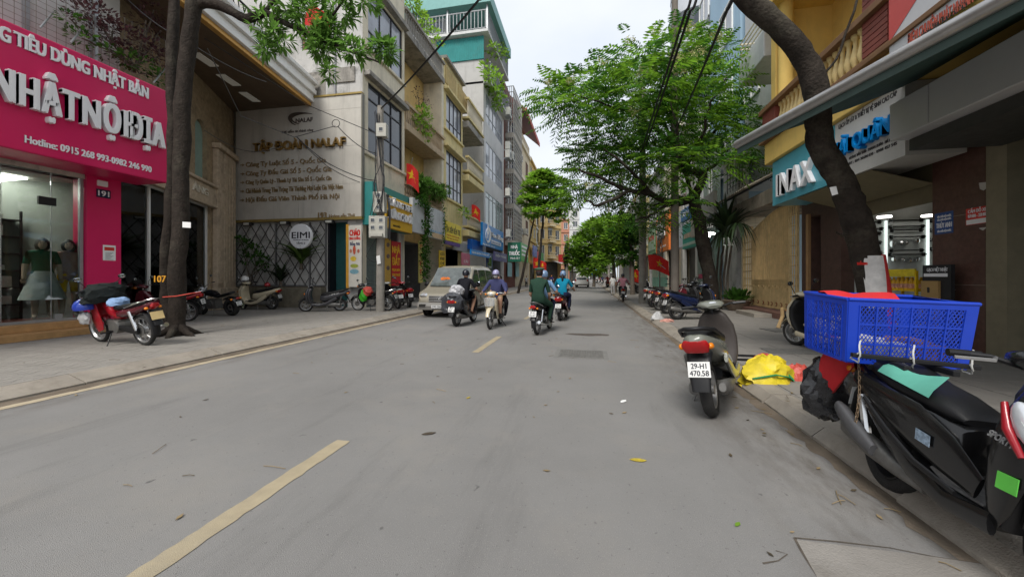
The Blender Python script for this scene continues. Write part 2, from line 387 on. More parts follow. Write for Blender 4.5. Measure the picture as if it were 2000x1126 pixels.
# paving tiles in front of the pink shop
mbt = MB(); mbt.bb((0,0,-.02),(.394,.394,.0));
for (cx,cy,a) in ((0,0,0),(.394,.394,180)):
 for r_ in (.12,.2,.28):
  pts = [(cx + math.cos(R(a + q)) * r_,cy + math.sin(R(a + q)) * r_,-.004) for q in range(4,87,16)]
  mbt.tube(pts,.007,4)
TL = mesh_of(mbt,M_TILE); locs = []; rots = []
for i in range(9):
 for j in range(30):
  x = -7.62 - i * .4; y = 2.2 + j * .4
  if len(locs) < 270 and not (-9.9 < x < -8.9 and 6.7 < y < 7.7): locs.append((x,y,PV + .006 + RNG.uniform(-.0025,.0025))); rots.append(0)
pieces(pl, 'paving_tile', TL, locs, rots)
tiles = MB()
MB_t = MB()
mb2 = MB(); mb2.bb((0,0,-.02),(.59,.59,0)); T2 = mesh_of(mb2,M_PAVE); locs = []; rots = []
for i in range(7):
 for j in range(38):
  x = 2.36 + i * .6; y = 2.6 + j * .6; locs.append((x,y,PV + .005 + RNG.uniform(-.004,.004))); rots.append(RNG.uniform(-.006,.006))
pieces(pr, 'paving_slab', T2, locs, rots)
locs = []
for i in range(13):
 for j in range(14):
  x = -11.6 + i * .6 - 3.4; y = 14.6 - j * .6
  if x < -7.9 and y > 7.3 and not (x > -11.2 and y < 14.3 and y < 2.2 + 30 * .4 and x > -11.0): locs.append((x,y,PV + .005 + RNG.uniform(-.003,.003)))
pieces(pl, 'paving_slab', T2, locs, [RNG.uniform(-.004, .004) for _ in locs])
# manhole,patch,slab joints
p = G(1135, 691); th = thing('manhole_cover', 'rectangular iron manhole cover with raised grid in the road', 'manhole cover', p)
MB().bb((p.x - .5, p.y - .42, .0), (p.x + .5, p.y + .42, .006)).build('frame', mat('manhole rim', (.17, .165, .155), .85, var=.2), th)
mb = MB(); mb.bb((p.x - .42, p.y - .34, .004), (p.x + .42, p.y + .34, .011)); c_ = mb.build('cover', M_IRON, th)
mb = MB()
for i in range(16):
 for j in range(13): mb.box((p.x - .375 + i * .05,p.y - .3 + j * .05,.0125),(.03,.03,.006))
o = mb.build('stud', M_IRON, c_); o['kind'] = 'stuff'
p = G(1150,653)
mb = MB(); mb.poly(*[(p.x + .62 * math.cos(q * .524) * RNG.uniform(.8,1.1),p.y + .22 * math.sin(q * .524) * RNG.uniform(.7,1.2),.0035) for q in range(12)])
struct(mb.build('asphalt_patch', mat('patch asphalt', (.085, .07, .06), .95, var=.3, vs=7, bump=.6)), 'dark sunken asphalt patch')
def crack(name,pts,w,label,z=.0035,m=M_DARK):
 P = [G(u,v) for u,v in pts]; mb = MB(); a,b = [],[]
 for i,q in enumerate(P):
  t = (P[min(i + 1,len(P) - 1)] - P[max(i - 1,0)]).normalized(); n = Vector((-t.y,t.x,0)) * w * RNG.uniform(.6,1.3)
  a.append((q.x + n.x,q.y + n.y,z)); b.append((q.x - n.x,q.y - n.y,z))
 mb.rings([a,b],cap=False,close=False); return struct(mb.build(name,m),label)
M_CRK = mat('crack dirt', (.085, .07, .055), .95, var=.3, vs=20)
crack('slab_joint', [(1552, 1050), (1566, 1075), (1583, 1100), (1602, 1128)], .011, 'wide joint beside the concrete slab', m=M_CRK)
crack('slab_joint', [(1552, 1050), (1640, 1058), (1740, 1070), (1830, 1088), (1990, 1112)], .005, 'thin joint crossing the concrete by the crate scooter', m=M_CRK)
crack('slab_joint', [(1490, 1100), (1520, 1095), (1538, 1082), (1515, 1075)], .005, 'short curved crack in the asphalt', m=M_CRK)
p4 = [G(u,v) for u,v in ((1556,1054),(1800,1084),(2080,1125),(2080,1300),(1690,1300))]
struct(MB().poly(*[(q.x, q.y, .0036) for q in p4]).build('concrete_slab', M_PAVE), 'pale concrete slab in the road edge')
# ================================================================ left side: pink shop,stone showroom,lattice wall
W_PLA = mat('white plaster', (.62, .61, .57), .85, var=.1, vs=1.2, streak=.75, grime=.25, bump=.15)
M_WHITE = mat('white paint', (.78, .78, .76), .5, var=.05)
M_LET = mat('white acrylic letters', (.80, .79, .80), .35, var=.04)
M_PINK = mat('magenta sign panel', (.60, .010, .098), .38, var=.06, vs=.8, spec=.5)
M_WOOD = mat('tan stone step', (.42, .24, .10), .5, var=.25, vs=5)
M_CHR = mat('chrome', (.7, .7, .7), .18, 1., var=.05)
M_STEEL = mat('steel grey', (.38, .39, .40), .45, .6, var=.1)
M_BLACK = mat('black plastic', (.018, .018, .02), .45, var=.2)
M_GLASS = glass('shop glass', (.86, .92, .90), .92)
M_BRICKR = mat('room grey', (.24, .25, .23), .8, var=.15)
def room(parent,fr,r,depth,wallm,floorm,ceilm,d=-.05):
 a0,a1,z0,z1 = r
 MB().fbox(fr, (a0, a1, z0, z1), d - depth - .1, d - depth).build('interior_wall', wallm, parent)
 MB().fbox(fr, (a0 - .1, a0, z0, z1), d - depth, d).build('interior_wall', wallm, parent)
 MB().fbox(fr, (a1, a1 + .1, z0, z1), d - depth, d).build('interior_wall', wallm, parent)
 MB().fbox(fr, (a0 - .1, a1 + .1, z0 - .1, z0), d - depth, d).build('interior_floor', floorm, parent)
 MB().fbox(fr, (a0 - .1, a1 + .1, z1, z1 + .1), d - depth, d).build('interior_ceiling', ceilm, parent)
# ---------------- pink shop
FA = FrL(-12.4); a_l = 1.5; sP0,sP1 = FA.S(166),FA.S(233)
rtA = thing('clothes_shop', 'low shop front with a magenta pillar and a wide glass window', 'shop building', (-12.6, 6, PV))
FLO = .44
MB().fbox(FA, (sP0, sP1, PV, 4.1), -.4, .06).build('pillar', M_PINK, rtA)
MB().fbox(FA, (a_l, sP0, 3.95, 8.6), -.4, 0).build('wall', mat('old cream wall', (.5, .47, .4), .9, streak=.8, grime=.6), rtA)
MB().fbox(FA, (sP0, sP1, 4.1, 8.6), -.4, -.02).build('wall', MATS['old cream wall'], rtA)
MB().fbox(FA, (a_l, sP1, PV, 12), -6.2, -5.9).build('back_wall', W_PLA, rtA)
MB().fbox(FA, (a_l - .3, a_l, PV, 12), -6, 0).build('side_wall', W_PLA, rtA)
MB().fbox(FA, (a_l, sP1, 12, 12.2), -6.2, 0).build('roof', W_PLA, rtA)
MB().fbox(FA, (a_l, sP0 + .05, PV, .27), -.4, .62).build('step', M_WOOD, rtA, bevel=.01)
MB().fbox(FA, (a_l, sP0 + .05, .272, FLO), -.4, .22).build('step', M_WOOD, rtA, bevel=.01)
room(rtA, FA, (a_l, sP0 + .5, FLO, 3.95), 3.4, mat('shop wall', (.5, .47, .38), .8), mat('red floor', (.16, .05, .04), .4), mat('shop ceiling', (.55, .55, .52), .8))
cols = [a_l,FA.S(5),FA.S(103),sP0]
wo = MB();
for a in (a_l + .03,sP0 - .05): wo.fbox(FA,(a - .03,a + .03,FLO,3.95),-.1,-.02)
for a in cols[1:-1]: wo.fbox(FA,(a - .004,a + .004,FLO,3.95),-.075,-.045)
wo.fbox(FA, (a_l, sP0, FLO, FLO + .06), -.1, -.02); wo = wo.build('shop_window', M_STEEL, rtA)
for i in range(3): MB().fbox(FA, (cols[i] + .006, cols[i + 1] - .006, FLO + .06, 3.93), -.066, -.054).build('pane', M_GLASS, wo)
o = MB().fbox(FA, FA.rect(78, 112, 382, 398), -.09, -.03).build('door_clamp', M_BLACK, wo)
MB().fbox(FA, (FA.S(109), FA.S(124), FLO + .06, FLO + .17), -.09, -.03).build('door_clamp', M_STEEL, wo)
for k in range(3): MB().fbox(FA, (a_l + 1 + k * 1.7, a_l + 1.9 + k * 1.7, 3.9, 3.945), -2.4, -1.2).build('added_ceiling_light', mat('added panel light', (1, .95, .85), emit=6., var=0), rtA)  # unseen glowing ceiling panels, added to brighten the shop interior
# upper storey glazing behind the mesh
for k in range(6): MB().fbox(FA, (a_l + k * 1.15, a_l + k * 1.15 + .1, 6.4, 12), -.05, .08).build('mullion', M_STEEL, rtA)
MB().fbox(FA, (a_l, sP1, 6.4, 12), -.03, .02).build('upper_glazing', mat('milky glazing', (.62, .62, .6), .35, var=.12, vs=.9), rtA)
# the sign
FS = FrL(-11.3); zb,zt = 4.05,6.57
th = thing('shop_sign', 'big magenta shop sign with thick white capital letters', 'sign', (-11.4, 8, zb))
r = (a_l,FS.S(328),zb,zt)
MB().fbox(FS, r, -1.08, 0).build('panel', M_PINK, th, bevel=.03)
def T(body,u0,u1,uv,vt,vb,depth=.012,w=.02,fr=FS,m=M_LET,p=None,d=.003,sh=0.,sp=1.):
 return ftext(body,fr,(min(fr.S(u0),fr.S(u1)),max(fr.S(u0),fr.S(u1)),fr.Z(uv,vb),fr.Z(uv,vt)),m,p if p is not None else th,d,depth,w,sh,space=sp)
T('HÀNG', -78, 18, 30, 63, 90, .03, .045); T('TIÊU DÙNG NHẬT BẢN', 27, 288, 33, 64, 90, .03, .045)
T('NHẬT', -22, 146, 157, 189, 242, .12, .04, sp=1.16); T('NỘI', 156, 241, 157, 189, 242, .12, .04, sp=1.18); T('ĐỊA', 246, 315, 157, 189, 242, .12, .04, sp=1.18)
T('Hotline: 0915 268 993-0982 246 990', 48, 295, 48, 264, 278, .015, .035)
for u in (48, 108, 270): MB().tube([FS.hit(u + 55, 20 + u * .48 - 18, -.9), FS.hit(u + 30, 40 + u * .48 - 8, 0)], .02, 6).build('stay', M_STEEL, th)
th = thing('number_plate', 'small dark blue house number plate reading 191 on the magenta pillar', 'number plate', FA.pt(sP0, 3.1, .06))
rr = FA.rect(189, 216, 368, 384, .08); MB().fbox(FA, rr, .061, .08).build('plate', mat('navy enamel', (.012, .014, .05), .3), th)
T('191', 192, 213, 190, 371, 381, .004, .03, FA.sh(.08))
th = thing('notice_sticker', 'white and red paper notice stuck low on the magenta pillar', 'notice', FA.pt(sP1, 1.6, .06))
rr = FA.rect(201, 226, 478, 508, .064); MB().fbox(FA, rr, .061, .064).build('paper', M_WHITE, th)
rr2 = (rr[0] + .03, rr[1] - .03, rr[3] - .14, rr[3] - .05); MB().fbox(FA, rr2, .0645, .066).build('print', mat('red print', (.55, .04, .02), .6), th)
for k in range(7): MB().fbox(FA, (rr[0] + .05, rr[1] - .05 - .03 * (k % 3), rr[3] - .2 - k * .03, rr[3] - .185 - k * .03), .0645, .0655).build('print_line', mat('grey print', (.3, .3, .3), .7), th)
th = thing('junction_box', 'small white box above the house number on the magenta pillar', 'box', FA.pt(sP0, 3.5, .06))
MB().fbox(FA, FA.rect(191, 211, 351, 362, .1), .061, .11).build('case', M_WHITE, th, bevel=.01)
# shop goods: shelves of folded clothes behind the glass
th = thing('display_shelf', 'dark metal shelf of folded clothes behind the shop glass', 'shelf', FA.pt(FA.S(-40, -1.6), FLO, -1.6))
mb = MB(); s0,s1 = FA.S(-160,-1.6),FA.S(42,-1.6)
for k in range(6): mb.fbox(FA,(s0,s1,FLO + .35 + k * .42,FLO + .38 + k * .42),-2.2,-1.6)
for a in (s0,s1): mb.fbox(FA,(a - .02,a + .02,FLO,FLO + 2.7),-2.2,-2.16); mb.fbox(FA,(a - .02,a + .02,FLO,FLO + 2.7),-1.64,-1.6)
mb.build('frame', M_BLACK, th)
cl = [mat('cloth %d' % i, c, .9, var=.2) for i, c in enumerate(((.55, .55, .5), (.03, .05, .15), (.3, .28, .25), (.08, .08, .09), (.45, .43, .40), (.2, .1, .08)))]
for k in range(6):
 a = s0 + .05
 while a < s1 - .3:
  w_ = RNG.uniform(.25, .4); MB().fbox(FA, (a, min(a + w_ - .03, s1 - .03), FLO + .381 + k * .42, FLO + .381 + k * .42 + RNG.uniform(.12, .3)), -2.1, -1.66).build('folded_clothes', RNG.choice(cl), th, bevel=.02); a += w_
th = thing('low_counter', 'dark low counter at the back of the clothes shop', 'counter', FA.pt(FA.S(120, -2.4), FLO, -2.4))
MB().fbox(FA, (FA.S(60, -2.5), FA.S(160, -2.5), FLO, FLO + .8), -3.2, -2.5).build('body', mat('dark wood', (.035, .025, .018), .5), th)
MB().fbox(FA, (FA.S(58, -2.5), FA.S(160, -2.5), FLO + .802, FLO + .84), -3.25, -2.45).build('top', mat('dark wood top', (.06, .04, .03), .4), th)
# ---------------- stone showroom set back at an angle
pB0 = FA.pt(sP1 + .02,0,-.15); qB = G(459,597,PV); FB = Fr2((pB0.x,pB0.y,0),(qB.x,qB.y,0),1)
if FB.n.x < 0: FB.n = -FB.n
eB = FB.S(459)
M_STN = mat('brown carved stone', (.34, .26, .165), .7, var=.35, vs=5, bump=.6, bs=22, grime=.6, dirt=(.08, .06, .04))
M_STN2 = mat('tan stone pilaster', (.50, .40, .29), .65, var=.25, vs=6, bump=.3, bs=30, grime=.4)
rtB = thing('stone_showroom', 'brown stone showroom with a glass front under a deep dark canopy', 'showroom building', FB.pt(eB / 2, PV))
zl0,zl1 = FB.Z(380,391),FB.Z(380,352)
sd = (.06,FB.S(411),PV + .1,zl0)
arch = FB.rect(381,404,225,345);
mb = wallmesh(MB(), FB, (.02, eB, PV, 10.2), [(sd[0], sd[1], PV, sd[3]), arch], -.35, 0); mb.build('wall', M_STN, rtB)
MB().fbox(FB, (.02, eB - .6, zl0 + .02, zl1), .003, .14).build('lintel', M_STN2, rtB, bevel=.02)
MB().fbox(FB, (.02, eB - .6, zl1 + .005, zl1 + .12), .003, .24).build('cornice', M_STN2, rtB, bevel=.03)
MB().fbox(FB, (.02, eB - .6, zl0 - .06, zl0 + .015), .003, .2).build('cornice', M_STN2, rtB, bevel=.02)
for (u0,u1) in ((414,424),(428,450)):
 a, b = FB.S(u0), FB.S(u1); MB().fbox(FB, (a, b, PV, FB.Z(430, 300)), .003, .22).build('pilaster', M_STN2, rtB, bevel=.03)
 for k in range(4):
  q = a + (k + .5) * (b - a) / 4; MB().fbox(FB, (q - .03, q + .03, PV + 1.1, FB.Z(430, 315)), .221, .25).build('flute', M_STN2, rtB, bevel=.015)
 MB().fbox(FB, (a - .06, b + .06, PV, PV + .9), .003, .32).build('plinth', M_STN2, rtB, bevel=.03)
 MB().fbox(FB, (a - .08, b + .08, FB.Z(430, 300) + .004, FB.Z(430, 290)), .003, .34).build('capital', M_STN2, rtB, bevel=.03)
MB().fbox(FB, arch, -.2, -.15).build('arch_panel', mat('pale green glass', (.26, .38, .34), .25, var=.1), rtB)
a0,a1,z0,z1 = arch; c_ = (a0 + a1) / 2; rad = (a1 - a0) / 2
mb = MB(); P = [(c_ + rad * math.cos(q),z1 - rad * .9 + rad * .9 * math.sin(q)) for q in [math.pi * k / 12 for k in range(13)]]
mb.prism([FB.pt(a1 + .002,z1 + .01,-.3)] + [FB.pt(*p_,-.3) for p_ in P[:7]] + [FB.pt(c_,z1 + .01,-.3)],FB.n * .29); mb.prism([FB.pt(c_,z1 + .01,-.3)] + [FB.pt(*p_,-.3) for p_ in P[6:]] + [FB.pt(a0 - .002,z1 + .01,-.3)],FB.n * .29)
mb.build('arch_spandrel', M_STN, rtB)
room(rtB, FB, (sd[0] - .02, sd[1] + .05, PV + .1, sd[3] + .25), 5.5, mat('showroom wall', (.2, .215, .2), .7), mat('showroom floor', (.2, .19, .17), .25), mat('showroom ceiling', (.42, .43, .42), .7), d=-.36)
fm = MB()
for a in (sd[0] + .04,FB.S(300),sd[1] - .06): fm.fbox(FB,(a - .05,a + .05,PV,sd[3]),-.2,-.1)
fm.fbox(FB, (sd[0], sd[1], sd[3] - .08, sd[3]), -.198, -.102); fm = fm.build('shop_window', M_WHITE, rtB)
for a, b in ((sd[0] + .09, FB.S(300) - .05), (FB.S(300) + .05, sd[1] - .11)): MB().fbox(FB, (a, b, PV + .1, sd[3] - .08), -.156, -.144).build('pane', M_GLASS, fm)
M_GLOW = mat('lit downlight', (1, .97, .9), emit=2.5, var=0)
for u,dd_ in ((302,-1.6),(398,-1.6),(270,-3),(345,-3),(300,-4.4),(380,-4.4)):  # seen downlights plus further ones added to brighten the showroom
 h = FB.hit(u, 400, dd_); MB().lathe([(.0, 0), (.11, 0), (.11, -.02), (0, -.02)], (h.x, h.y, sd[3] + .247), n=12).build('downlight', mat('seen and added downlight', (1, .96, .88), emit=9., var=0), rtB)
MB().fbox(FB, (sd[0], sd[1] - .2, PV + .1, PV + 1.15), -4.2, -3.4).build('interior_counter', mat('showroom counter', (.03, .035, .03), .4), rtB)
ftext('ÀNG', FB, (FB.S(366), FB.S(397), FB.Z(380, 375), FB.Z(380, 362)), mat('pale stone letters', (.65, .6, .5), .5), rtB, .141, .04, .03)
M_BRASS = mat('brass', (.75, .5, .14), .22, 1., var=.05)
for k,u in enumerate((270,283,297)):
 h = G(u,533 + k,1.45); b = FB.pt(FB.S(u,-1.2),PV + .1,-1.2)
 th = thing('brass_stand', 'polished brass lamp stand inside the stone showroom, %s of the three' % ('beside the magenta pillar', 'middle one', 'one nearest the tree trunk')[k], 'stand', b, 'brass stands in the showroom')
 MB().lathe([(0, 0), (.16, 0), (.15, .03), (.03, .06), (.03, .8), (.06, .84), (.03, .9), (.03, 1.5), (.07, 1.55), (.09, 1.6), (.03, 1.68), (.03, 1.95), (.06, 2.0), (.0, 2.06)], b, n=10).build('post', M_BRASS, th, smooth=40)
 MB().lathe([(.03, .0), (.1, .02), (.1, .05), (.03, .07)], b + Vector((0, 0, 1.2)), n=10).build('collar', M_BRASS, th)
# the deep canopy with its white moulded edge
zc_ = 9.2
cn = [Vector((FB.pt(-1.2,0).x,FB.pt(-1.2,0).y,zc_)),None,None,None]
o0 = D(352,540,10.6); o0.z = zc_; o1 = D(604,540,17.0); o1.z = zc_; b1 = FB.pt(eB + .2,zc_); b0 = FB.pt(-1.5,zc_)
o0 = o0 + (o0 - o1).normalized() * 3.0
rc = MB(); rc.prism([b0, o0, o1, b1], (0, 0, .12)); rtC = rc.build('canopy_soffit', mat('dark brown soffit', (.12, .085, .055), .6, var=.12, vs=2), rtB)
t = (o1 - o0).normalized(); nn = Vector((t.y,-t.x,0));
FE = Fr((o0.x,o0.y,0),t,nn); Ln = (o1 - o0).length
for k, (za, zb_, d1, m_) in enumerate(((zc_ - .06, zc_ + .1, .1, mat('gilt trim', (.6, .34, .09), .35, .4)), (zc_ + .102, zc_ + .42, .22, M_WHITE), (zc_ + .422, zc_ + .62, .34, M_WHITE), (zc_ + .622, zc_ + .84, .28, M_WHITE), (zc_ + .842, zc_ + 1.0, .42, M_WHITE))):
 MB().fbox(FE, (0, Ln, za, zb_), -.1, d1).build('canopy_moulding', m_, rtB, bevel=.02)
for (u,v) in ((400,116),(447,156),(488,189)):
 r_ = ray(u,v); k_ = (zc_ - CAMH) / r_.z; h = CAM + r_ * k_
 MB().fbox(Fr((h.x, h.y, 0), t, nn), (-.42, .42, zc_ - .03, zc_ - .005), -.17, .17).build('soffit_light', mat('frosted panel light', (.5, .48, .42), emit=.04, var=0), rtB)
# balcony above the canopy with black scrolled railing
th = rtB; zr0, zr1 = zc_ + 1.02, zc_ + 2.2; M_IRN = mat('black wrought iron', (.012, .012, .014), .45, .3)
FB2 = FE.sh(-.55)
mb = MB(); mb.fbox(FB2, (0, Ln - 1.2, zr1 - .05, zr1), -.03, .03); mb.fbox(FB2, (0, Ln - 1.2, zr0 + .05, zr0 + .09), -.02, .02); mb.build('balcony_rail', M_IRN, rtB)
mb = MB(); mb.tube([(0,0,0),(0,.02,.3),(0,.16,.45),(0,.2,.62),(0,.06,.82),(0,0,1.1)],.018,5)
mb.tube([(0,.0,.5),(0,-.1,.58),(0,-.12,.72),(0,-.02,.76)],.014,5); mb.tube([(0,0,.08),(0,-.09,.16),(0,-.1,.3),(0,-.01,.36)],.014,5)
sm = mesh_of(mb,M_IRN); n_ = int((Ln - 1.2) / .24)
pieces(rtB, 'balcony_scroll', sm, [FB2.pt(k * .24 + .1, zr0 + .05) for k in range(n_)], [math.atan2(FB2.t.x, FB2.t.y) * -1] * n_)
MB().fbox(FB, (-.5, eB, 10.25, 14.5), -.3, -.05).build('upper_wall', W_PLA, rtB)
for k in range(3): window(rtB, FB, (1 + k * 2.4, 2.5 + k * 2.4, 10.6, 13), 2, 1, M_WHITE, darkglass('grey glass', (.10, .11, .12)), d=.02)
# ---------------- the tall side wall with the company board and the lattice under it
FN = Fr2(G(459,597,PV),(-9.8,G(705,601,PV).y,0),1)
if FN.n.y > 0: FN.n = -FN.n
eN = FN.S(708); XC = FN.pt(eN,0).x; YC = FN.pt(eN,0).y
W_GREY = mat('weathered grey render', (.50, .49, .47), .9, var=.14, vs=.9, streak=.8, grime=.55, dirt=(.08, .078, .07), bump=.2)
# ---------------- tall grey house C with the company board on its blind side wall
M_CREAM = mat('cream render', (.72, .65, .51), .85, var=.12, vs=1.5, streak=.45, grime=.25, bump=.15)
M_YEL = mat('pale yellow render', (.70, .58, .29), .85, var=.12, vs=1.5, streak=.4, grime=.25, bump=.15)
M_ORA = mat('ochre render', (.70, .48, .19), .85, var=.15, vs=1.5, streak=.4, grime=.25, bump=.15)
M_MOULD = mat('mouldy concrete', (.30, .28, .25), .95, var=.35, vs=2.5, streak=.8, grime=.8, dirt=(.05, .05, .045), bump=.3)
M_TEAL = mat('teal sheet', (.03, .22, .21), .5, var=.12, vs=1.5, grime=.2)
M_DKFR = mat('dark window frame', (.02, .02, .025), .4, .3)
G_SKY = mat('curtain and sky tint glass', (.33, .35, .40), .08, var=.35, vs=.8, spec=.6)  # pale base colour stands for curtains and a painted-in sky reflection
G_DK = darkglass('dark glass', (.08, .088, .1))
G_GRN = mat('greenish glass', (.18, .25, .24), .06, var=.3, vs=.6, spec=.6)
FC = FrL(XC); sC0,sC1 = YC,FC.S(790)
rtC = thing('grey_house', 'tall weathered grey house with big dark framed windows above the orange-yellow sign', 'house', (XC - 1, YC + 1, PV))
ZT = 18.0
zs = FN.Z(600,433)
hs = FN.rect(590,606,28,99)
mb = wallmesh(MB(), FN, (-1, eN, zs, ZT), [hs], -.3, 0); mb.fbox(FN, (-1, FN.S(641), PV, zs), -.3, 0); mb.fbox(FN, (FN.S(679), eN, PV, zs), -.3, 0); mb.build('side_wall', W_GREY, rtC)
window(rtC, FN, hs, 2, 3, mat('old brown shutter', (.2, .11, .07), .7, var=.3, vs=8), mat('brown slats', (.17, .10, .075), .7, var=.4, vs=20), d=-.1)
MB().fbox(FN, FN.rect(644, 694, 136, 164), .003, .06).build('patched_render', M_MOULD, rtC)
MB().fbox(FN, FN.rect(575, 636, 146, 205), .003, .02).build('mould_patch', M_MOULD, rtC)
mb = MB(); mb.tube([FN.pt(FN.S(656), FN.Z(656, -80), .06), FN.pt(FN.S(656), FN.Z(656, 204), .06)], .035, 8); mb.build('downpipe', mat('grey pipe', (.3, .3, .32), .5), rtC)
MB().fbox(FN, (FN.S(641), FN.S(679), PV, zs), -.5, -.42).build('doorway_back', mat('teal painted wall', (.015, .085, .085), .6, var=.2), rtC)
MB().fbox(FN, (FN.S(641), FN.S(645), PV, zs), -.42, .03).build('door_post', M_DKFR, rtC)
# front
def R4(fr,u0,u1,ua,va,ub,vb): a,b = fr.S(u0),fr.S(u1); return (min(a,b),max(a,b),min(fr.Z(ua,va),fr.Z(ub,vb)),max(fr.Z(ua,va),fr.Z(ub,vb)))
wl = R4(FC,719,786,718,158,718,297); wu = R4(FC,719,786,786,62,718,90); wg = (sC0 + .3,sC1 - .1,PV,FC.Z(712,436))
wt = (wu[0],wu[1],wu[3] + 1.6,ZT - .6)
mb = wallmesh(MB(), FC, (sC0 + .001, sC1, PV, ZT), [wl, wu, wg, wt], -.28, 0); mb.build('front_wall', M_CREAM, rtC)
for r_,c_,hh in ((wl,3,[0,.36,.78,1]),(wu,3,[0,.3,1]),(wt,3,[0,.4,1])): window(rtC,FC,r_,c_,2,M_DKFR,G_SKY if r_ is not wl else G_DK,heights=hh,d=-.1)
for r_ in (wl, wu): MB().fbox(FC, (sC0 + .1, sC1, r_[3] + .12, r_[3] + .34), .003, .3).build('hood', M_MOULD, rtC, bevel=.02); MB().fbox(FC, (sC0, sC1, r_[2] - .16, r_[2] - .03), .003, .12).build('sill', M_CREAM, rtC, bevel=.02)
MB().fbox(FC, (sC0 + .001, sC1, ZT - .2, ZT), -9, -.281).build('roof', M_MOULD, rtC)
MB().fbox(FC, (sC1 - .28, sC1, PV, ZT), -9, -.283).build('party_wall', W_GREY, rtC)
# ground floor: roller shutter,open dark shop beside it
sh0,sh1 = wg[0],FC.S(741)
mb = MB(); P = []
n_ = 40; z_ = PV
for k in range(n_):
 za = PV + k * (wg[3] - PV) / n_; zb_ = PV + (k + 1) * (wg[3] - PV) / n_
 mb.prism([FC.pt(sh0,za,-.2),FC.pt(sh0,za,-.14),FC.pt(sh0,(za + zb_) / 2,-.125),FC.pt(sh0,zb_ - .012,-.14),FC.pt(sh0,zb_ - .012,-.2)],FC.t * (sh1 - sh0))
M_SHUT = mat('grey green shutter', (.15, .19, .18), .55, .2, var=.15, grime=.4)
o = mb.build('roller_shutter', M_SHUT, rtC)
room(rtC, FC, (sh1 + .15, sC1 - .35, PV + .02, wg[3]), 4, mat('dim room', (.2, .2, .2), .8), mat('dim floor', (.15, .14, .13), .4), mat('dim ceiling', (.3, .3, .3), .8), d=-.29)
MB().fbox(FC, (sh1, sh1 + .15, PV, wg[3]), -.3, -.02).build('shop_pillar', M_CREAM, rtC)
MB().fbox(FC, (FC.S(783), FC.S(785), PV, wg[3]), -.16, -.08).build('door_frame', M_WHITE, rtC); MB().fbox(FC, (FC.S(788), FC.S(789.4), PV, wg[3]), -.16, -.08).build('door_frame', M_WHITE, rtC)
# ---------------- company board
th = thing('company_board', 'big grey white company board with bronze raised lettering on the blind wall', 'sign board', FN.pt(eN / 2, zs, .1))
bd = FN.rect(461, 706, 206, 430, .16); M_BOARD = mat('grey white composite panel', (.52, .495, .445), .4, var=.08, vs=1.5, streak=.35, grime=.12)
rows_ = [bd[2],FN.Z(600,362,.16),FN.Z(600,290,.16),FN.Z(600,219,.16),bd[3]]; cc = [bd[0],FN.S(583,.16),bd[1]]
for i in range(2):
 for j in range(4): MB().fbox(FN, (cc[i] + .004, cc[i + 1] - .004, rows_[j] + .004, rows_[j + 1] - .004), .02, .16).build('panel', M_BOARD, th)
MB().fbox(FN, (bd[0] + .01, bd[1] - .01, bd[2] + .01, bd[3] - .01), .004, .145).build('backing', M_DARK, th)
for r_ in ((bd[0] - .06, bd[1] + .03, bd[2] - .12, bd[2] - .002), (bd[0] - .06, bd[1] + .03, bd[3] + .002, bd[3] + .08)): MB().fbox(FN, r_, .004, .2).build('edge_trim', mat('tarnished gilt edge', (.33, .24, .08), .45, .4, var=.2), th)
for a in (bd[0] - .06, bd[1] + .002): MB().fbox(FN, (a, a + .055, bd[2], bd[3]), .004, .19).build('edge_trim', mat('dark board edge', (.16, .15, .12), .5), th)
M_BRZ = mat('bronze letters', (.30, .215, .11), .4, .3, var=.2, vs=9); M_GOLD = mat('gilt letters', (.48, .31, .11), .3, .75, var=.15, vs=9); M_INKD = mat('dark brown print', (.07, .055, .045), .6)
FNb = FN.sh(.16)
def TN(b,u0,u1,vt,vb,depth=.03,w=.012,m=M_BRZ,p=None): return T(b,u0,u1,600,vt,vb,depth,w,FNb,m,p or th)
TN('NALAF', 578, 611, 230, 238, .02, .02, M_INKD); TN('Nơi niềm tin thành công', 551, 612, 252, 257, .01, .03, M_INKD)
TN('TẬP ĐOÀN NALAF', 497, 676, 274, 290, .11, .02, M_GOLD)
for b, u1, vt, vb in (('Công Ty Luật Số 5 - Quốc Gia', 637, 310, 319), ('Công Ty Đấu Giá Số 5 - Quốc Gia', 648, 328, 337), ('Công Ty Quản Lý - Thanh Lý Tài Sản Số 5 - Quốc Gia', 648, 346, 354), ('Chi Nhánh Trung Tâm Trọng Tài Thương Mại Luật Gia Việt Nam', 670, 363, 372), ('Hội Đấu Giá Viên Thành Phố Hà Nội', 663, 381, 390)):
 TN(b,481,u1,vt,vb,.03,.018); vm = (vt + vb) / 2; z_ = FNb.Z(600,vm)
 a, b_ = FNb.S(470), FNb.S(478); MB().prism([FNb.pt(a, z_ - .02, .002), FNb.pt(a + .12, z_ - .02, .002), FNb.pt(a + .1, z_ - .07, .002), FNb.pt(b_, z_, .002), FNb.pt(a + .1, z_ + .07, .002), FNb.pt(a + .12, z_ + .02, .002), FNb.pt(a, z_ + .02, .002)], FNb.n * .02).build('arrow', M_BRZ, th)
TN('193', 622, 638, 416, 427, .03, .04); TN('Hoàng văn Thái', 643, 693, 420, 427, .02, .03)
mb = MB()
for k,(x0,y0,w0,h0,a0,a1) in enumerate(((585,232,20,12,95,230),(590,233,24,13,80,238),(596,232,27,11,60,245))):
 P = []
 for q in range(14):
  a = R(a0 + (a1 - a0) * q / 13); P.append(FNb.hit(x0 + w0 * math.cos(a),y0 - h0 * math.sin(a),.012))
 mb.tube(P,[.012 + .045 * math.sin(math.pi * q / 13) for q in range(14)],5)
mb.build('emblem', M_INKD, th)
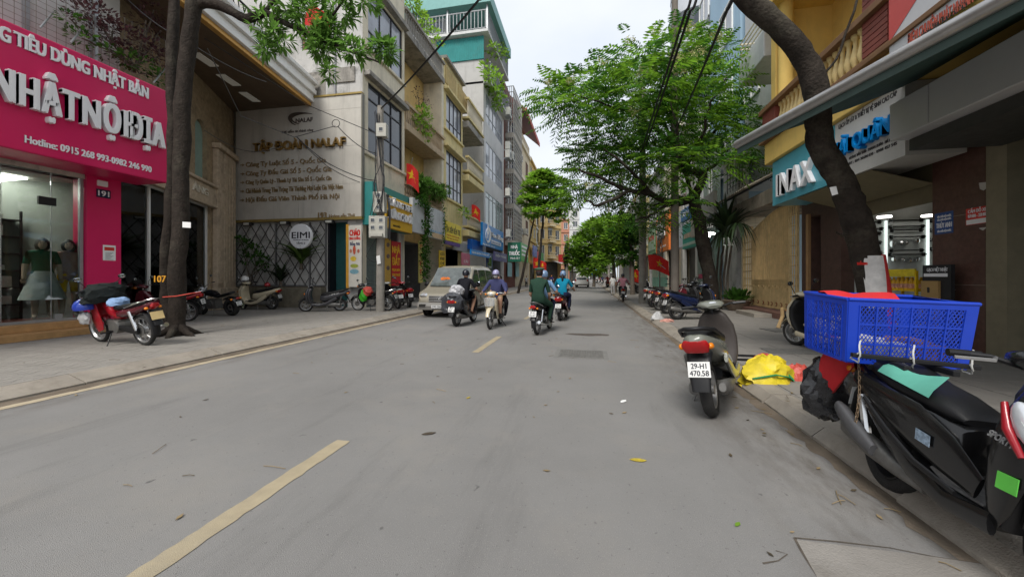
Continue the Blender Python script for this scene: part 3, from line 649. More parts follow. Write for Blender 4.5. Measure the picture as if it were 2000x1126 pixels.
for k,u in enumerate((495,566,653)):
 h = FN.pt(FN.S(u), bd[2] - .25, .4); t2 = thing('floodlight', 'small black floodlight below the company board, %s' % ('closest to the stone pilaster', 'above the round white sign', 'beside the teal doorway')[k], 'lamp', h, 'floodlights under the board')
 MB().fbox(FN, (FN.S(u) - .2, FN.S(u) + .2, bd[2] - .3, bd[2] - .14), .28, .4).build('housing', M_BLACK, t2); MB().fbox(FN, (FN.S(u) - .15, FN.S(u) + .15, bd[2] - .27, bd[2] - .17), .401, .41).build('lens', mat('lamp lens', (.5, .5, .45), .2), t2); MB().fbox(FN, (FN.S(u) - .03, FN.S(u) + .03, bd[2] - .22, bd[2] - .14), .01, .28).build('bracket', M_BLACK, t2)
# ---------------- lattice trellis,planter,round sign
th = thing('lattice_screen', 'dark metal diamond lattice screen on the wall below the company board', 'trellis', FN.pt(2, PV + 1, .05))
la = (FN.S(464), FN.S(638), FN.Z(550, 556), zs - .05); M_LAT = mat('rusty dark rods', (.045, .035, .03), .7, var=.3)
px_ = .52; pz_ = .78; locs = []
W_,H_ = la[1] - la[0],la[3] - la[2]; barsA = []
k = -int(H_ / pz_ * 1) - 2
def clip(x0,z0,dx,dz):
 t0,t1 = 0.,60.
 for p_,d_,lo,hi in ((x0,dx,la[0],la[1]),(z0,dz,la[2],la[3])):
  ta,tb = (lo - p_) / d_,(hi - p_) / d_; ta,tb = min(ta,tb),max(ta,tb); t0,t1 = max(t0,ta),min(t1,tb)
 return (t0,t1) if t1 > t0 + .02 else None
for k in range(-12,30):
 for sg in (1,-1):
  x0 = la[0] + k * px_ if sg > 0 else la[1] - k * px_
  c_ = clip(x0,la[2],sg * px_ / 2,pz_ / 2)
  if c_:
   a = FN.pt(x0 + sg * px_ / 2 * c_[0],la[2] + pz_ / 2 * c_[0],.06 + .015 * sg); b = FN.pt(x0 + sg * px_ / 2 * c_[1],la[2] + pz_ / 2 * c_[1],.06 + .015 * sg)
   MB().tube([a, b], .017, 4).build('rod', M_LAT, th)
mb = MB()
for u in (464,541,607,638): mb.fbox(FN,(FN.S(u) - .03,FN.S(u) + .03,la[2],la[3]),.03,.09)
mb.fbox(FN, (la[0], la[1], la[2] - .05, la[2]), .03, .09); mb.build('frame', mat('grey frame', (.13, .13, .13), .6), th)
th = thing('planter_bed', 'low mossy concrete planter under the lattice', 'planter', FN.pt(4, PV, .3))
MB().fbox(FN, (FN.S(466), FN.S(638), PV, FN.Z(550, 560)), .003, .4).build('box', mat('mossy concrete', (.17, .15, .11), .95, var=.35, vs=3, streak=.6, grime=.8, dirt=(.05, .055, .03)), th, bevel=.02)
MB().fbox(FN, (FN.S(467), FN.S(637), FN.Z(550, 560) + .002, FN.Z(550, 560) + .03), .05, .37).build('soil', M_SOIL, th)
th = thing('round_sign', 'round white hanging sign with black capitals in front of the lattice', 'sign', FN.pt(FN.S(586), FN.Z(586, 470), .9))
FR_ = FN.sh(.9); c0 = FR_.hit(586,461); rr = abs(FR_.S(607.5) - FR_.S(586))
mb = MB(); ring = [c0 + FR_.t * rr * math.cos(q * math.pi / 18) + UP * rr * math.sin(q * math.pi / 18) for q in range(36)]; mb.prism(ring, -FR_.n * .14); mb.build('disc', mat('white lightbox', (.78, .79, .82), .3, var=.02), th, bevel=.015)
M_INK = mat('black print', (.012, .012, .02), .5, var=0)
def TR(b,u0,u1,vt,vb,w=.02): return T(b,u0,u1,586,vt,vb,.006,w,FR_,M_INK,th)
TR('EIMI', 570, 605, 453, 465, .02); TR('Healthcare & Beauty', 573, 603, 467, 469.3, .0); TR('TẦNG 2', 579, 596, 473, 476.5, .02)
mb = MB()
for v in (452,470): mb.tube([c0 + UP * (FR_.Z(586,v) - c0.z) + FR_.t * rr * .6 - FR_.n * .1,FN.pt(FN.S(622),FN.Z(622,v),.05)],.02,6)
mb.build('bracket', M_BLACK, th)
# banners and signs of house C
FCb = FN.sh(.25)
th = thing('porridge_banner', 'tall white and orange banner with red capitals standing by the teal doorway', 'banner', FCb.pt(FCb.S(692), PV))
MB().fbox(FN, FN.rect(680, 706, 440, 560, .3), .26, .3).build('sheet', mat('banner white', (.66, .63, .56), .5, var=.12, vs=3), th); MB().fbox(FN, FN.rect(676, 681, 438, 562, .3), .24, .31).build('edge_strip', mat('banner orange', (.62, .32, .04), .5), th)
M_RED = mat('red print bright', (.60, .02, .015), .5); FP = FN.sh(.3)
def TP(b,u0,u1,vt,vb,m,w=.04): return T(b,u0,u1,690,vt,vb,.004,w,FP,m,th)
TP('CHÁO', 683, 703, 449, 460, M_RED, .06); TP('DINH DƯỠNG', 682, 704, 463, 468, M_RED, .05); TP('Bống Nhí', 684, 703, 473, 479, mat('navy print', (.04, .05, .12), .5), .04)
for (u,v,ru,rv,c_) in ((692,488,3,9,(.55,.1,.05)),(690,505,6,5,(.7,.5,.05)),(692,519,8,4,(.35,.4,.06)),(692,530,9,5,(.2,.38,.45)),(685,490,2.5,4,(.5,.2,.12)),(700,490,2.5,4,(.5,.15,.1))):
 P = [FP.hit(u + ru * math.cos(q * .63), v + rv * math.sin(q * .63), .003) for q in range(10)]; MB().prism(P, FP.n * .003).build('print', mat('banner print %d%d' % (u, v), c_, .6, var=.3, vs=12), th)
th = thing('teal_fascia', 'plain teal sheet fascia behind the orange-yellow sign', 'fascia', FC.pt(sC0 + 1, FC.Z(712, 436), .2))
MB().fbox(FC, (sC0 - .02, FC.S(806, .5), FC.Z(712, 434, .5), FC.Z(712, 347, .5)), .02, .5).build('sheet', M_TEAL, th)
FY = FC.sh(.75)
def signbox(name, label, fr, u0, u1, ua, vt, vb, m, thick=.2, edge=None, cat='sign', group=None, bev=.01):
 r_ = (min(fr.S(u0),fr.S(u1)),max(fr.S(u0),fr.S(u1)),fr.Z(ua,vb),fr.Z(ua,vt)); t_ = thing(name,label,cat,fr.pt(r_[0],r_[2],-thick),group)
 MB().fbox(fr, r_, -thick, 0).build('panel', m, t_, bevel=bev)
 if edge:
  mb = MB()
  for q in ((r_[0] - .03,r_[1] + .03,r_[3] + .001,r_[3] + .04),(r_[0] - .03,r_[1] + .03,r_[2] - .04,r_[2] - .001),(r_[0] - .03,r_[0] - .001,r_[2],r_[3]),(r_[1] + .001,r_[1] + .03,r_[2],r_[3])): mb.fbox(fr,q,-thick,.03)
  mb.build('frame', edge, t_)
 return t_
M_SGY = mat('orange yellow sign panel', (.70, .40, .015), .4, var=.06)
th = signbox('shop_sign', 'orange-yellow shop sign with raised white letters behind the meter pole', FY, 754, 805, 756, 380, 444, M_SGY)
T('ĐĂNG NHI', 757, 803, 757, 387, 399, .1, .07, FY); T('DƯỠNG CHO CÁI', 757, 802, 757, 409, 424, .1, .05, FY); T('NHÀ ĐẤT', 768, 782, 768, 438.5, 442, .01, .04, FY, M_INK)
M_OLDW = mat('stained white sign sheet', (.55, .56, .58), .5, var=.12, vs=2, streak=.5, grime=.25)
th = signbox('sign_sheet', 'blank stained white sign sheet with ivy beside the orange-yellow sign', FY, 806, 829, 806, 385, 452, M_OLDW)
FY2 = FC.sh(.6)
th = signbox('sign_sheet', 'faded white sign sheet with pale blue line, wrapped in ivy', FY2, 838, 869, 838, 402, 462, M_OLDW)
MB().fbox(FY2, FY2.rect(844, 868, 453, 463), .003, .006).build('print', mat('faded orange', (.6, .42, .25), .6), th); T('0968 866 868', 839, 862, 839, 447, 451, .004, .03, FY2, mat('faded blue', (.2, .4, .6), .6))
M_SGY2 = mat('lemon sign panel', (.75, .58, .02), .4)
th = signbox('shop_sign', 'lemon yellow coconut shop sign with dark lettering over a purple strip', FY2, 870.5, 901, 870.5, 430, 468, M_SGY2, .12)
T('ỪA XIÊM BẾN TRE', 872, 899, 872, 441, 452, .004, .02, FY2, M_INK); T('Chuyên bán sỉ và lẻ các loại dừa', 872, 897, 872, 456, 459, .004, .02, FY2, mat('red ink', (.55, .1, .02), .5)); T('Giao hàng tận nơi 0988', 873, 895, 872, 462, 464.5, .004, .02, FY2, MATS['red ink'])
MB().fbox(FY2, FY2.rect(870, 899, 469, 476), -.1, -.01).build('lower_strip', mat('purple strip', (.10, .04, .22), .5), th)
FZ = FC.sh(.12)
th = signbox('land_banner', 'red banner with tall yellow capitals hanging at the open shop', FZ, 765, 783, 765, 470, 558, mat('deep red banner', (.50, .01, .02), .5), .02)
Ky = mat('yellow ink', (.8, .5, .02), .5)
for b, vt, vb in (('NHÀ', 480, 493), ('ĐẤT', 503, 517), ('MUA BÁN', 524, 529), ('CHO THUÊ', 534, 539)): T(b, 766, 781, 766, vt, vb, .004, .04, FZ, Ky)
th = signbox('food_banner', 'narrow ochre banner with small round pictures beside the red banner', FZ, 752, 763.5, 752, 465, 560, mat('ochre banner', (.55, .33, .06), .5, var=.15), .02)
for v in (478, 500, 523): MB().prism([FZ.hit(758 + 3.2 * math.cos(q * .63), v + 4.5 * math.sin(q * .63), .003) for q in range(10)], FZ.n * .004).build('picture', mat('food print', (.16, .1, .09), .6, var=.5, vs=9), th)
# ---------------- ochre house D with three balconies
sD0,sD1 = sC1 + .003,FC.S(866); FD = FC.sh(-1.3)
rtD = thing('ochre_house', 'narrow ochre house with three open balconies and hanging plants', 'house', (XC - 1.3, (sD0 + sD1) / 2, PV))
zD = FC.Z(798,20)
dd = [(sD0 + .3 + i * 2.3,sD0 + 1.6 + i * 2.3,z_,z_ + 2.1) for z_ in (FC.Z(790,256) + .1,FC.Z(790,396) + .1) for i in range(2)]
gD = (sD0 + .2,sD1 - .2,PV,FC.Z(798,462))
wallmesh(MB(), FD, (sD0, sD1, PV, zD - .9), dd + [gD], -.25, 0).build('wall', M_ORA, rtD)
for r_ in dd: window(rtD, FD, r_, 2, 1, mat('brown frame', (.12, .06, .03), .6), G_DK, d=-.1)
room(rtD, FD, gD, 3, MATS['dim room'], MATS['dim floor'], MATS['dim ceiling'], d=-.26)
bal = [(FC.Z(798,24),FC.Z(798,76)),(FC.Z(790,197),FC.Z(790,252)),(FC.Z(790,354),FC.Z(790,392))]
pr_ = [(0,.8),(.05,.8),(.1,.4),(.5,.9),(.9,.4),(.95,.8),(1,.8)]
for k,(za,zb_) in enumerate(bal):
 m_ = (M_MOULD, mat('pinkish cream render', (.5, .38, .25), .85, var=.15, streak=.6, grime=.4), MATS['pinkish cream render'])[k]
 MB().fbox(FC, (sD0, sD1, zb_, zb_ + .38), -1.3, .12).build('balcony_slab', m_, rtD, bevel=.03)
 MB().fbox(FC, (sD0, sD1, za - .16, za), -.16, .14).build('balcony_rail', m_, rtD, bevel=.02)
 balusters(rtD,FC,(sD0 + .05,sD1 - .05,zb_ + .38,za - .16),26,m_,d=0.,prof=pr_,rad=.07)
MB().fbox(FC, (sD1 - .35, sD1, PV, zD), -1.55, .02).build('end_pier', M_CREAM, rtD)
MB().fbox(FC, (sD0, sD1, zD - .95, zD - .9), -7, -1.3).build('roof', M_MOULD, rtD)
# ---------------- pale yellow house E
sE0,sE1,sE2 = sD1 + .003,FC.S(903.5),FC.S(936)
rtE = thing('pale_yellow_house', 'pale yellow narrow house with tall dark framed windows and end balconies', 'house', (XC - 1, sE0 + 2, PV))
zE = FC.Z(876,128); we = [R4(FC,871.5,901,872,183,872,251),R4(FC,871.5,901,872,292,872,384)]; gE = (sE0 + .4,sE1 - .3,PV,FC.Z(870,480))
wallmesh(MB(), FC, (sE0, sE1, PV, zE), we + [gE], -.3, 0).build('wall', M_YEL, rtE)
window(rtE,FC,we[0],4,2,M_DKFR,G_SKY,heights=[0,.28,1],d=-.08); window(rtE,FC,we[1],4,3,M_DKFR,G_SKY,heights=[0,.26,.74,1],d=-.08)
for r_ in we: MB().fbox(FC, (sE0, sE1, r_[3] + .1, r_[3] + .28), .003, .35).build('hood', M_YEL, rtE, bevel=.02); MB().fbox(FC, (sE0, sE1, r_[2] - .2, r_[2] - .05), .003, .15).build('sill', M_YEL, rtE, bevel=.02)
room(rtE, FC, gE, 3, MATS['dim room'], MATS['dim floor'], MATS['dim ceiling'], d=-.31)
for k in range(2): MB().fbox(FC, (sE0 + .3 + k * 2.6, sE0 + 2.5 + k * 2.6, zE - 1.5, zE - .35), .003, .05).build('parapet_panel', mat('ochre panel', (.5, .37, .16), .85, var=.2, streak=.5), rtE)
MB().fbox(FC, (sE0, sE1, zE, zE + .2), -.35, .25).build('coping', M_MOULD, rtE)
MB().fbox(FC, (sE1, sE2, PV, zE - 1.5), -2.3, -2.05).build('recess_wall', M_CREAM, rtE); MB().fbox(FC, (sE1 - .3, sE1, PV, zE - 1.5), -2.3, -.305).build('return_wall', M_CREAM, rtE)
MB().fbox(FC, (sE0, sE2, zE - .1, zE), -8, -.31).build('roof', M_MOULD, rtE)
for k,(u,va,vb) in enumerate(((905,192,250),(903,303,352),(902,418,460))):
 za, zb_ = FC.Z(u, va), FC.Z(u, vb); MB().fbox(FC, (sE1 + .02, sE2 - .1, zb_, zb_ + .5), -2.04, .5).build('balcony_slab', M_YEL if k else M_MOULD, rtE, bevel=.04)
 MB().fbox(FC, (sE1 + .02, sE2 - .1, zb_ + .7, zb_ + .85), -.1, .52).build('balcony_moulding', M_YEL, rtE); MB().fbox(FC, (sE1 + .02, sE2 - .1, za - .15, za), .2, .5).build('balcony_rail', M_YEL, rtE)
 balusters(rtE,FC,(sE1 + .1,sE2 - .2,zb_ + .85,za - .15),14,M_CREAM,d=.35,prof=pr_,rad=.09)
th = signbox('canvas_strip', 'plain grey sheet fascia below the end balcony', FC.sh(.2), 886, 919, 886, 470, 487, mat('grey fascia', (.32, .32, .33), .6, var=.1), .12, cat='fascia')
th = signbox('pink_sign', 'small pink shop panel with white letters between the lemon and blue signs', FC.sh(.25), 902, 918, 902, 493, 517, mat('pink panel', (.6, .17, .24), .5), .06); T('CÁI', 906, 914, 902, 507, 512, .004, .04, FC.sh(.25))
th = signbox('yellow_pillar_sign', 'slim yellow vertical sign on the pillar below the ivy sheet', FC.sh(.2), 858, 870, 858, 488, 528, mat('yellow panel', (.7, .46, .02), .5), .06)
for k, b in enumerate(('GỎI', 'BÒ KHÔ', 'CHÈ', 'SỮA')): T(b, 860, 868, 860, 493 + k * 9, 498 + k * 9, .004, .05, FC.sh(.2), M_INK)
th = signbox('yellow_pillar_sign', 'slim pale yellow strip beside the ivy curtain', FC.sh(.2), 818, 826, 818, 470, 552, mat('pale yellow strip', (.6, .5, .14), .6), .05)
for k, b in enumerate('CAFE'): T(b, 820, 824, 820, 478 + k * 16, 486 + k * 16, .004, .05, FC.sh(.2), M_RED)
# ---------------- tall pale grey house F
FF = FC; sF0,sF1 = FC.S(946),FC.S(984)
W_F = mat('pale grey panels', (.55, .54, .53), .6, var=.06, vs=.5, streak=.3, grime=.15)
rtF = thing('tall_grey_house', 'tall pale grey house with strip windows and a teal sheet roof terrace', 'house', (XC - 2, sF0 + 3, PV))
zF = FC.Z(946,119); wf = [R4(FF,948.5,981,948,179,948,236),R4(FF,948.5,981,948,273,948,340),R4(FF,948,982,948,372,948,440)]
gF = (sF0 + .6,sF1 - .5,PV,FC.Z(946,478))
zf5 = FC.Z(948,165)
wallmesh(MB(), FF, (sF0, sF1, PV, zf5), wf + [gF], -.3, 0).build('wall', W_F, rtF)
for i, r_ in enumerate(wf): window(rtF, FF, r_, 5, 2, mat('pale frame', (.4, .41, .42), .4, .3), G_GRN if i == 2 else G_SKY, heights=[0, .3, 1] if i < 2 else [0, .85, 1], d=-.05)
MB().bb((XC - 16, sF0 - .3, PV), (XC - .003, sF0 - .002, zF)).build('side_wall', mat('grey concrete render', (.42, .41, .39), .9, var=.1, vs=.6, streak=.35, grime=.15), rtF)
for k,(ya,m_) in enumerate(((FC.Z(946,119),M_TEAL),)):
 zt_ = FC.Z(946,75); mb = MB(); n_ = 26; x0,x1 = XC - 4.7,XC + .05; pts = []
 for q in range(n_ * 2 + 1): pts.append((x0 + (x1 - x0) * q / (2 * n_),sF0 - .4 - (.05 if q % 2 else 0)))
 mb.rings([[(x, y, ya + .01) for x, y in pts], [(x, y, zt_) for x, y in pts]], cap=False, close=False); mb.bb((x0, sF0 - .39, ya + .01), (x1, sF0 - .3, zt_)); mb.build('sheet_wall', M_TEAL, rtF)
zt2 = FC.Z(946,68); zt3 = FC.Z(946,28)
MB().bb((XC - 7, sF0 - .9, zt2 - .25), (XC + .6, sF1, zt2)).build('terrace_slab', mat('white slab', (.55, .55, .54), .8, streak=.4), rtF)
MB().bb((XC - 7, sF0 - .3, zf5 - .2), (XC + .7, sF1, zf5 + .003)).build('terrace_slab', MATS['white slab'], rtF); MB().bb((XC - 8, sF0, zf5), (XC - 2.2, sF1, zt2 - .26)).build('upper_wall', W_F, rtF)
for (p0,p1,zb_) in (((XC - 6.5,sF0 - .8),(XC + .5,sF0 - .8),zt2),((XC + .5,sF0 - .8),(XC + .5,sF1),zt2),((XC + .6,sF0 - .2),(XC + .6,sF1),zf5)):
 fr = Fr2((p0[0],p0[1],0),(p1[0],p1[1],0),1); L_ = (Vector(p1) - Vector(p0)).length; mb = MB()
 mb.fbox(fr, (0, L_, zb_ + 1.75, zb_ + 1.85), -.04, .04); mb.fbox(fr, (0, L_, zb_ + .12, zb_ + .18), -.03, .03); mb.build('terrace_rail', mat('grey rail', (.25, .26, .27), .5, .3), rtF)
 bm_ = mesh_of(MB().box((0, 0, .82), (.06, .06, 1.64)), MATS['grey rail']); n_ = int(L_ / .35); pieces(rtF, 'rail_bar', bm_, [fr.pt((k + .5) * .35, zb_ + .1) for k in range(n_)])
zr = FC.Z(946,22)
MB().prism([(XC - 9, sF0 - 1.2, zr), (XC + .9, sF0 - 1.2, zr), (XC + .9, sF0 - 1.2, zr + 1.1), (XC - 9, sF0 - 1.2, zr + 2.0)], (0, sF1 - sF0 + 1, 0)).build('sheet_roof', mat('pale teal sheet roof', (.14, .33, .31), .5, var=.1), rtF)
mb = MB()
for x in (XC - 6.5,XC - 3.4,XC + .5):
 for y in (sF0 - .8,sF1 - .3): mb.box((x,y,(zt2 + zr) / 2),(.14,.14,zr - zt2))
mb.build('roof_post', M_STEEL, rtF)
MB().bb((XC - 8, sF0 + .2, zt2), (XC - 4, sF1, zr)).build('loft_wall', W_F, rtF)
fr = Fr2((XC - 8,sF0 + .19,0),(XC - 4,sF0 + .19,0),1); window(rtF,fr,(.4,3.8,zt2 + .8,zr - .3),3,2,M_STEEL,G_SKY,d=.03)
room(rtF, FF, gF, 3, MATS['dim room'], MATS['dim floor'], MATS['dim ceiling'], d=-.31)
MB().fbox(FF, (gF[0] + 1, gF[0] + 3.4, PV, gF[3] - .6), -.3, -.2).build('shop_door', mat('blue door', (.03, .07, .22), .4), rtF); MB().fbox(FF, (gF[0] + 1.3, gF[0] + 2.9, PV + .3, gF[3] - .9), -.2, -.19).build('door_pane', G_DK, rtF)
M_BLU = mat('sky blue sign panel', (.005, .22, .62), .35, var=.06); FG = FC.sh(1.1); M_BLU2 = mat('mid blue board', (.006, .10, .42), .4)
th = signbox('shop_sign', 'bright blue sign with a white oval emblem on the tall pale grey house', FG, 943, 983, 943, 433, 478, M_BLU)
MB().prism([FG.hit(953 + 5.2 * math.cos(q * .35), 459 + 15 * math.sin(q * .35), .003) for q in range(18)], FG.n * .06).build('emblem', M_LET, th); MB().prism([FG.hit(953 + 3.6 * math.cos(q * .35), 459 + 11 * math.sin(q * .35), .064) for q in range(18)], FG.n * .004).build('emblem', M_BLU, th)
text3('emblem', 'A', FG.hit(955.5, 467, .07), FG.hit(950.8, 465, .07) - FG.hit(955.5, 467, .07), UP * 1.4, FG.n, .02, M_LET, th)
T('Hoa Đăng', 959, 981, 959, 453, 462, .08, .05, FG); MB().fbox(FG, FG.rect(959, 978, 468, 475), .003, .05).build('white_strip', M_LET, th); T('CHĂM SÓC SỨC KHỎE', 960, 977, 959, 470, 473, .004, .03, FG.sh(.05), M_BLU2); T('0988 886 868 - 024 3565', 943, 967, 943, 474, 477, .004, .03, FG)
th = signbox('blue_board', 'plain mid blue return board beside the bright blue sign', FC.sh(.6), 922, 943, 922, 466, 486, M_BLU2, .4, cat='board')
th = signbox('blue_strip_sign', 'long low blue strip sign with white line under the blue boards', FC.sh(1.3), 920, 957, 920, 486, 497, M_BLU, .1); T('NHA KHOA THẨM MỸ', 922, 955, 922, 490, 494, .004, .04, FC.sh(1.3))
# ---------------- caged brick house,cream house with the red eave,farther houses
rtG = thing('caged_house', 'narrow brown brick house with caged balconies stacked on every floor', 'house', (XC - 1, sF1 + 4, PV))
sG0, sG1 = sF1 + .003, FC.S(1006); zG = FC.Z(985, 158); M_BRK = mat('dark red brick', (.16, .055, .04), .85, var=.35, vs=6, bump=.4, bs=30)
MB().fbox(FC, (sG0, sG1, PV, zG), -9, 0).build('wall', M_BRK, rtG); M_CAGE = mat('grey cage bars', (.42, .41, .38), .6, .2, var=.2)
lv = [FC.Z(986,v) for v in (470,398,330,260)] + [zG]
for k in range(4):
 za,zb_ = lv[k],lv[k + 1]
 MB().fbox(FC, (sG0 + .6, sG1 - .6, za - .5, za), .003, 1.1).build('balcony_slab', mat('pale slab', (.42, .38, .33), .85, streak=.6, grime=.4), rtG, bevel=.03)
 mb = MB(); n_ = 12
 for q in range(n_ + 1): a = sG0 + .65 + (sG1 - sG0 - 1.3) * q / n_; mb.fbox(FC,(a - .03,a + .03,za,zb_ - .55),1.0,1.06)
 for q in range(9): z_ = za + (zb_ - .55 - za) * q / 8; mb.fbox(FC,(sG0 + .6,sG1 - .6,z_,z_ + .06),1.01,1.07)
 for q in range(5): mb.fbox(FC,(sG0 + .6,sG0 + .66,za,zb_ - .55),.1 + q * .22,.16 + q * .22)
 for q in range(9): z_ = za + (zb_ - .55 - za) * q / 8; mb.fbox(FC,(sG0 + .6,sG0 + .66,z_,z_ + .06),.05,1.0)
 mb.build('cage', M_CAGE, rtG)
 window(rtG, FC, (sG0 + 2, sG1 - 2.5, za + .1, zb_ - 1), 3, 2, mat('brown frame', (.12, .06, .03), .6), G_DK, d=.03)
 o = MB().fbox(FC, (sG0 + 1.4, sG1 - 4, za + .3, za + 1.5), .7, .8).build('laundry', mat('dark laundry', (.02, .03, .08), .9, var=.4, vs=2), rtG)
def ac_unit(label,fr,u,v,w=1.1):
 p_ = fr.hit(u, v); s_ = (p_ - fr.O).dot(fr.t); z_ = p_.z; t_ = thing('air_conditioner', label, 'air conditioner', fr.pt(s_, z_ - .4), 'outdoor air conditioner boxes')
 MB().fbox(fr, (s_ - w / 2, s_ + w / 2, z_ - .4, z_ + .4), .15, .62).build('case', mat('aged white case', (.55, .54, .49), .5, var=.12), t_, bevel=.02)
 c_ = fr.pt(s_ + w * .12,z_,.62); mb = MB()
 for q in range(3): rr_ = .1 + .1 * q; mb.tube([c_ + fr.t * rr_ * math.cos(a * .52) + UP * rr_ * math.sin(a * .52) + fr.n * .012 for a in range(13)],.012,4)
 mb.build('fan_grille', M_STEEL, t_); MB().prism([c_ + fr.t * .32 * math.cos(a * .4) + UP * .32 * math.sin(a * .4) + fr.n * .001 for a in range(16)], fr.n * .004).build('fan_opening', M_DARK, t_)
 MB().fbox(fr, (s_ - w * .4, s_ + w * .4, z_ - .47, z_ - .405), .0, .6).build('bracket', M_STEEL, t_)
 return t_
FG1 = FC.sh(1.1)
for lab, fr, u, v in (('white air conditioner high on the caged house', FG1, 987, 221), ('white air conditioner at the caged third floor, above its twin', FG1, 986, 287), ('white air conditioner at the caged third floor, below its twin', FG1, 986, 303), ('white air conditioner beside the twin pair on the caged house', FG1, 993, 306), ('white air conditioner low on the caged house', FG1, 986, 377), ('big white air conditioner just right of the bright blue sign', FG1, 987, 456),
      ('white air conditioner on the cream wall, third floor', FC, 1012, 309), ('white air conditioner on the cream wall, second floor', FC, 1012, 376), ('white air conditioner on the cream wall above the pharmacy', FC, 1012, 450), ('white air conditioner at the far end of the cream wall', FC, 1022, 452)): ac_unit(lab, fr, u, v)
ac_unit('white air conditioner under the mouldy top balcony of the ochre house', FC.sh(-1.2), 842, 182, 1.3)
rtH = thing('cream_house', 'cream house with brown windows and a dark red overhanging eave', 'house', (XC - 1, sG1 + 6, PV)); sH0, sH1 = sG1 + .003, FC.S(1034); zH = FC.Z(1007, 232)
hw = [(sH0 + 2.2 + i * 6.5,sH0 + 4.6 + i * 6.5,FC.Z(1010,v),FC.Z(1010,v - 34)) for i in range(2) for v in (318,388,448)]
wallmesh(MB(), FC, (sH0, sH1, PV, zH), hw, -.3, 0).build('wall', mat('cream wall far', (.58, .50, .36), .85, var=.08, vs=.6, streak=.4), rtH); MB().fbox(FC, (sH0, sH1, PV, zH), -9, -.31).build('body', M_CREAM, rtH)
for r_ in hw: window(rtH, FC, r_, 2, 1, MATS['brown frame'], mat('brown louvres', (.13, .055, .035), .7, var=.3, vs=6), d=-.1)
for v in (400, 333, 262): MB().fbox(FC, (sH0, sH1, FC.Z(1007, v), FC.Z(1007, v) + .5), .003, .3).build('string_course', M_CREAM, rtH)
ze = FC.Z(1003,236); zk = FC.Z(1003,172)
MB().bb((XC - 8, sH0 + .5, zH), (XC - 2, sH1 - 8, zk)).build('attic_wall', W_PLA, rtH)
MB().prism([(XC - 7, sH0 + .3, zk), (XC - 1.0, sH0 + .3, zk), (XC + 1.4, sH0 + .3, zk - 2.2), (XC + 1.4, sH0 + .3, zk - 2.6), (XC - 1.0, sH0 + .3, zk - .5), (XC - 7, sH0 + .3, zk - .5)], (0, 14, 0)).build('eave', mat('dark red eave', (.13, .03, .03), .7, var=.25), rtH); MB().bb((XC + 1.4, sH0 + .29, zk - 2.7), (XC + 1.55, sH0 + 14.4, zk - 2.1)).build('eave_edge', mat('red edge', (.38, .06, .05), .6), rtH)
def plain_house(name,label,fr,s0,s1,z1,m,cols,floors,z0=4.2,depth=8,fm=None,gm=None,roofm=None,wz=.55,canopy=None):
 t_ = thing(name, label, 'house', fr.pt((s0 + s1) / 2, PV)); fh = (z1 - z0) / floors; W_ = (s1 - s0) / cols; hs_ = []
 for i in range(cols):
  for j in range(floors): hs_.append((s0 + W_ * (i + .22),s0 + W_ * (i + .78),z0 + fh * (j + .25),z0 + fh * (j + .25 + wz)))
 g_ = (s0 + .5,s1 - .5,PV,z0 - .5)
 wallmesh(MB(), fr, (s0, s1, PV, z1), hs_ + [g_], -.3, 0).build('wall', m, t_); MB().fbox(fr, (s0, s1, PV, z1 - .02), -depth, -.6).build('body', m, t_)
 for r_ in hs_: window(t_,fr,r_,2,1,fm or M_WHITE,gm or G_DK,d=-.12,sill=m)
 MB().fbox(fr, (s0 - .1, s1 + .1, z1, z1 + .35), -depth, .3).build('cornice', roofm or m, t_)
 for j in range(1, floors): MB().fbox(fr, (s0, s1, z0 + fh * j - .1, z0 + fh * j + .12), .003, .22).build('string_course', m, t_)
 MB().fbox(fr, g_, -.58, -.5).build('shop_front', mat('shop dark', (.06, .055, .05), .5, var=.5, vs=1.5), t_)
 return t_
FCf = FC
plain_house('yellow_house', 'tall mustard house beyond the cream house', FC, FC.S(1034.2), FC.S(1047), FC.Z(1036, 314), mat('mustard render', (.5, .36, .13), .85, var=.1), 2, 5)
plain_house('grey_town_house', 'slim grey house behind the young street tree', FC, FC.S(1047.3), FC.S(1060), FC.Z(1048, 380), W_PLA, 2, 4)
# colonial house whose front looks down the street
c0 = D(1052,540,74); c1 = D(1096,540,78); FK = Fr2((c0.x,c0.y,0),(c1.x,c1.y,0),1)
if FK.n.y > 0: FK.n = -FK.n
L_ = (Vector((c1.x,c1.y,0)) - Vector((c0.x,c0.y,0))).length; zK = FK.Z(1070,412)
rtK = plain_house('colonial_house', 'ochre colonial house front with white arched windows looking down the street', FK, 0, L_, zK, mat('colonial ochre', (.60, .44, .20), .85, var=.1, streak=.3), 3, 3, z0=5.0, depth=10, wz=.6)
for j in range(3):
 z_ = 5.0 + (zK - 5) / 3 * j; MB().fbox(FK, (L_ * .36, L_ * .64, z_ + .15, z_ + .4), .003, .9).build('balcony_slab', mat('cream trim', (.62, .52, .34), .8), rtK); balusters(rtK, FK, (L_ * .37, L_ * .63, z_ + .4, z_ + 1.2), 7, MATS['cream trim'], d=.7, prof=pr_, rad=.1); MB().fbox(FK, (L_ * .36, L_ * .64, z_ + 1.2, z_ + 1.35), .55, .88).build('balcony_rail', MATS['cream trim'], rtK)
 P = [FK.pt(L_ * .5 + L_ * .1 * math.cos(R(a)), z_ + (zK - 5) / 3 * .85 + L_ * .1 * math.sin(R(a)) * .8, -.02) for a in range(0, 181, 20)]; MB().prism(P, FK.n * .06).build('arch_window', G_SKY, rtK)
plain_house('brown_town_house', 'dim brown house between the young tree and the colonial front', FrL(XC - 1.5), FC.S(1060.5), FC.S(1070), FC.Z(1062, 400), mat('dim brown render', (.3, .22, .14), .85, var=.15), 2, 4)
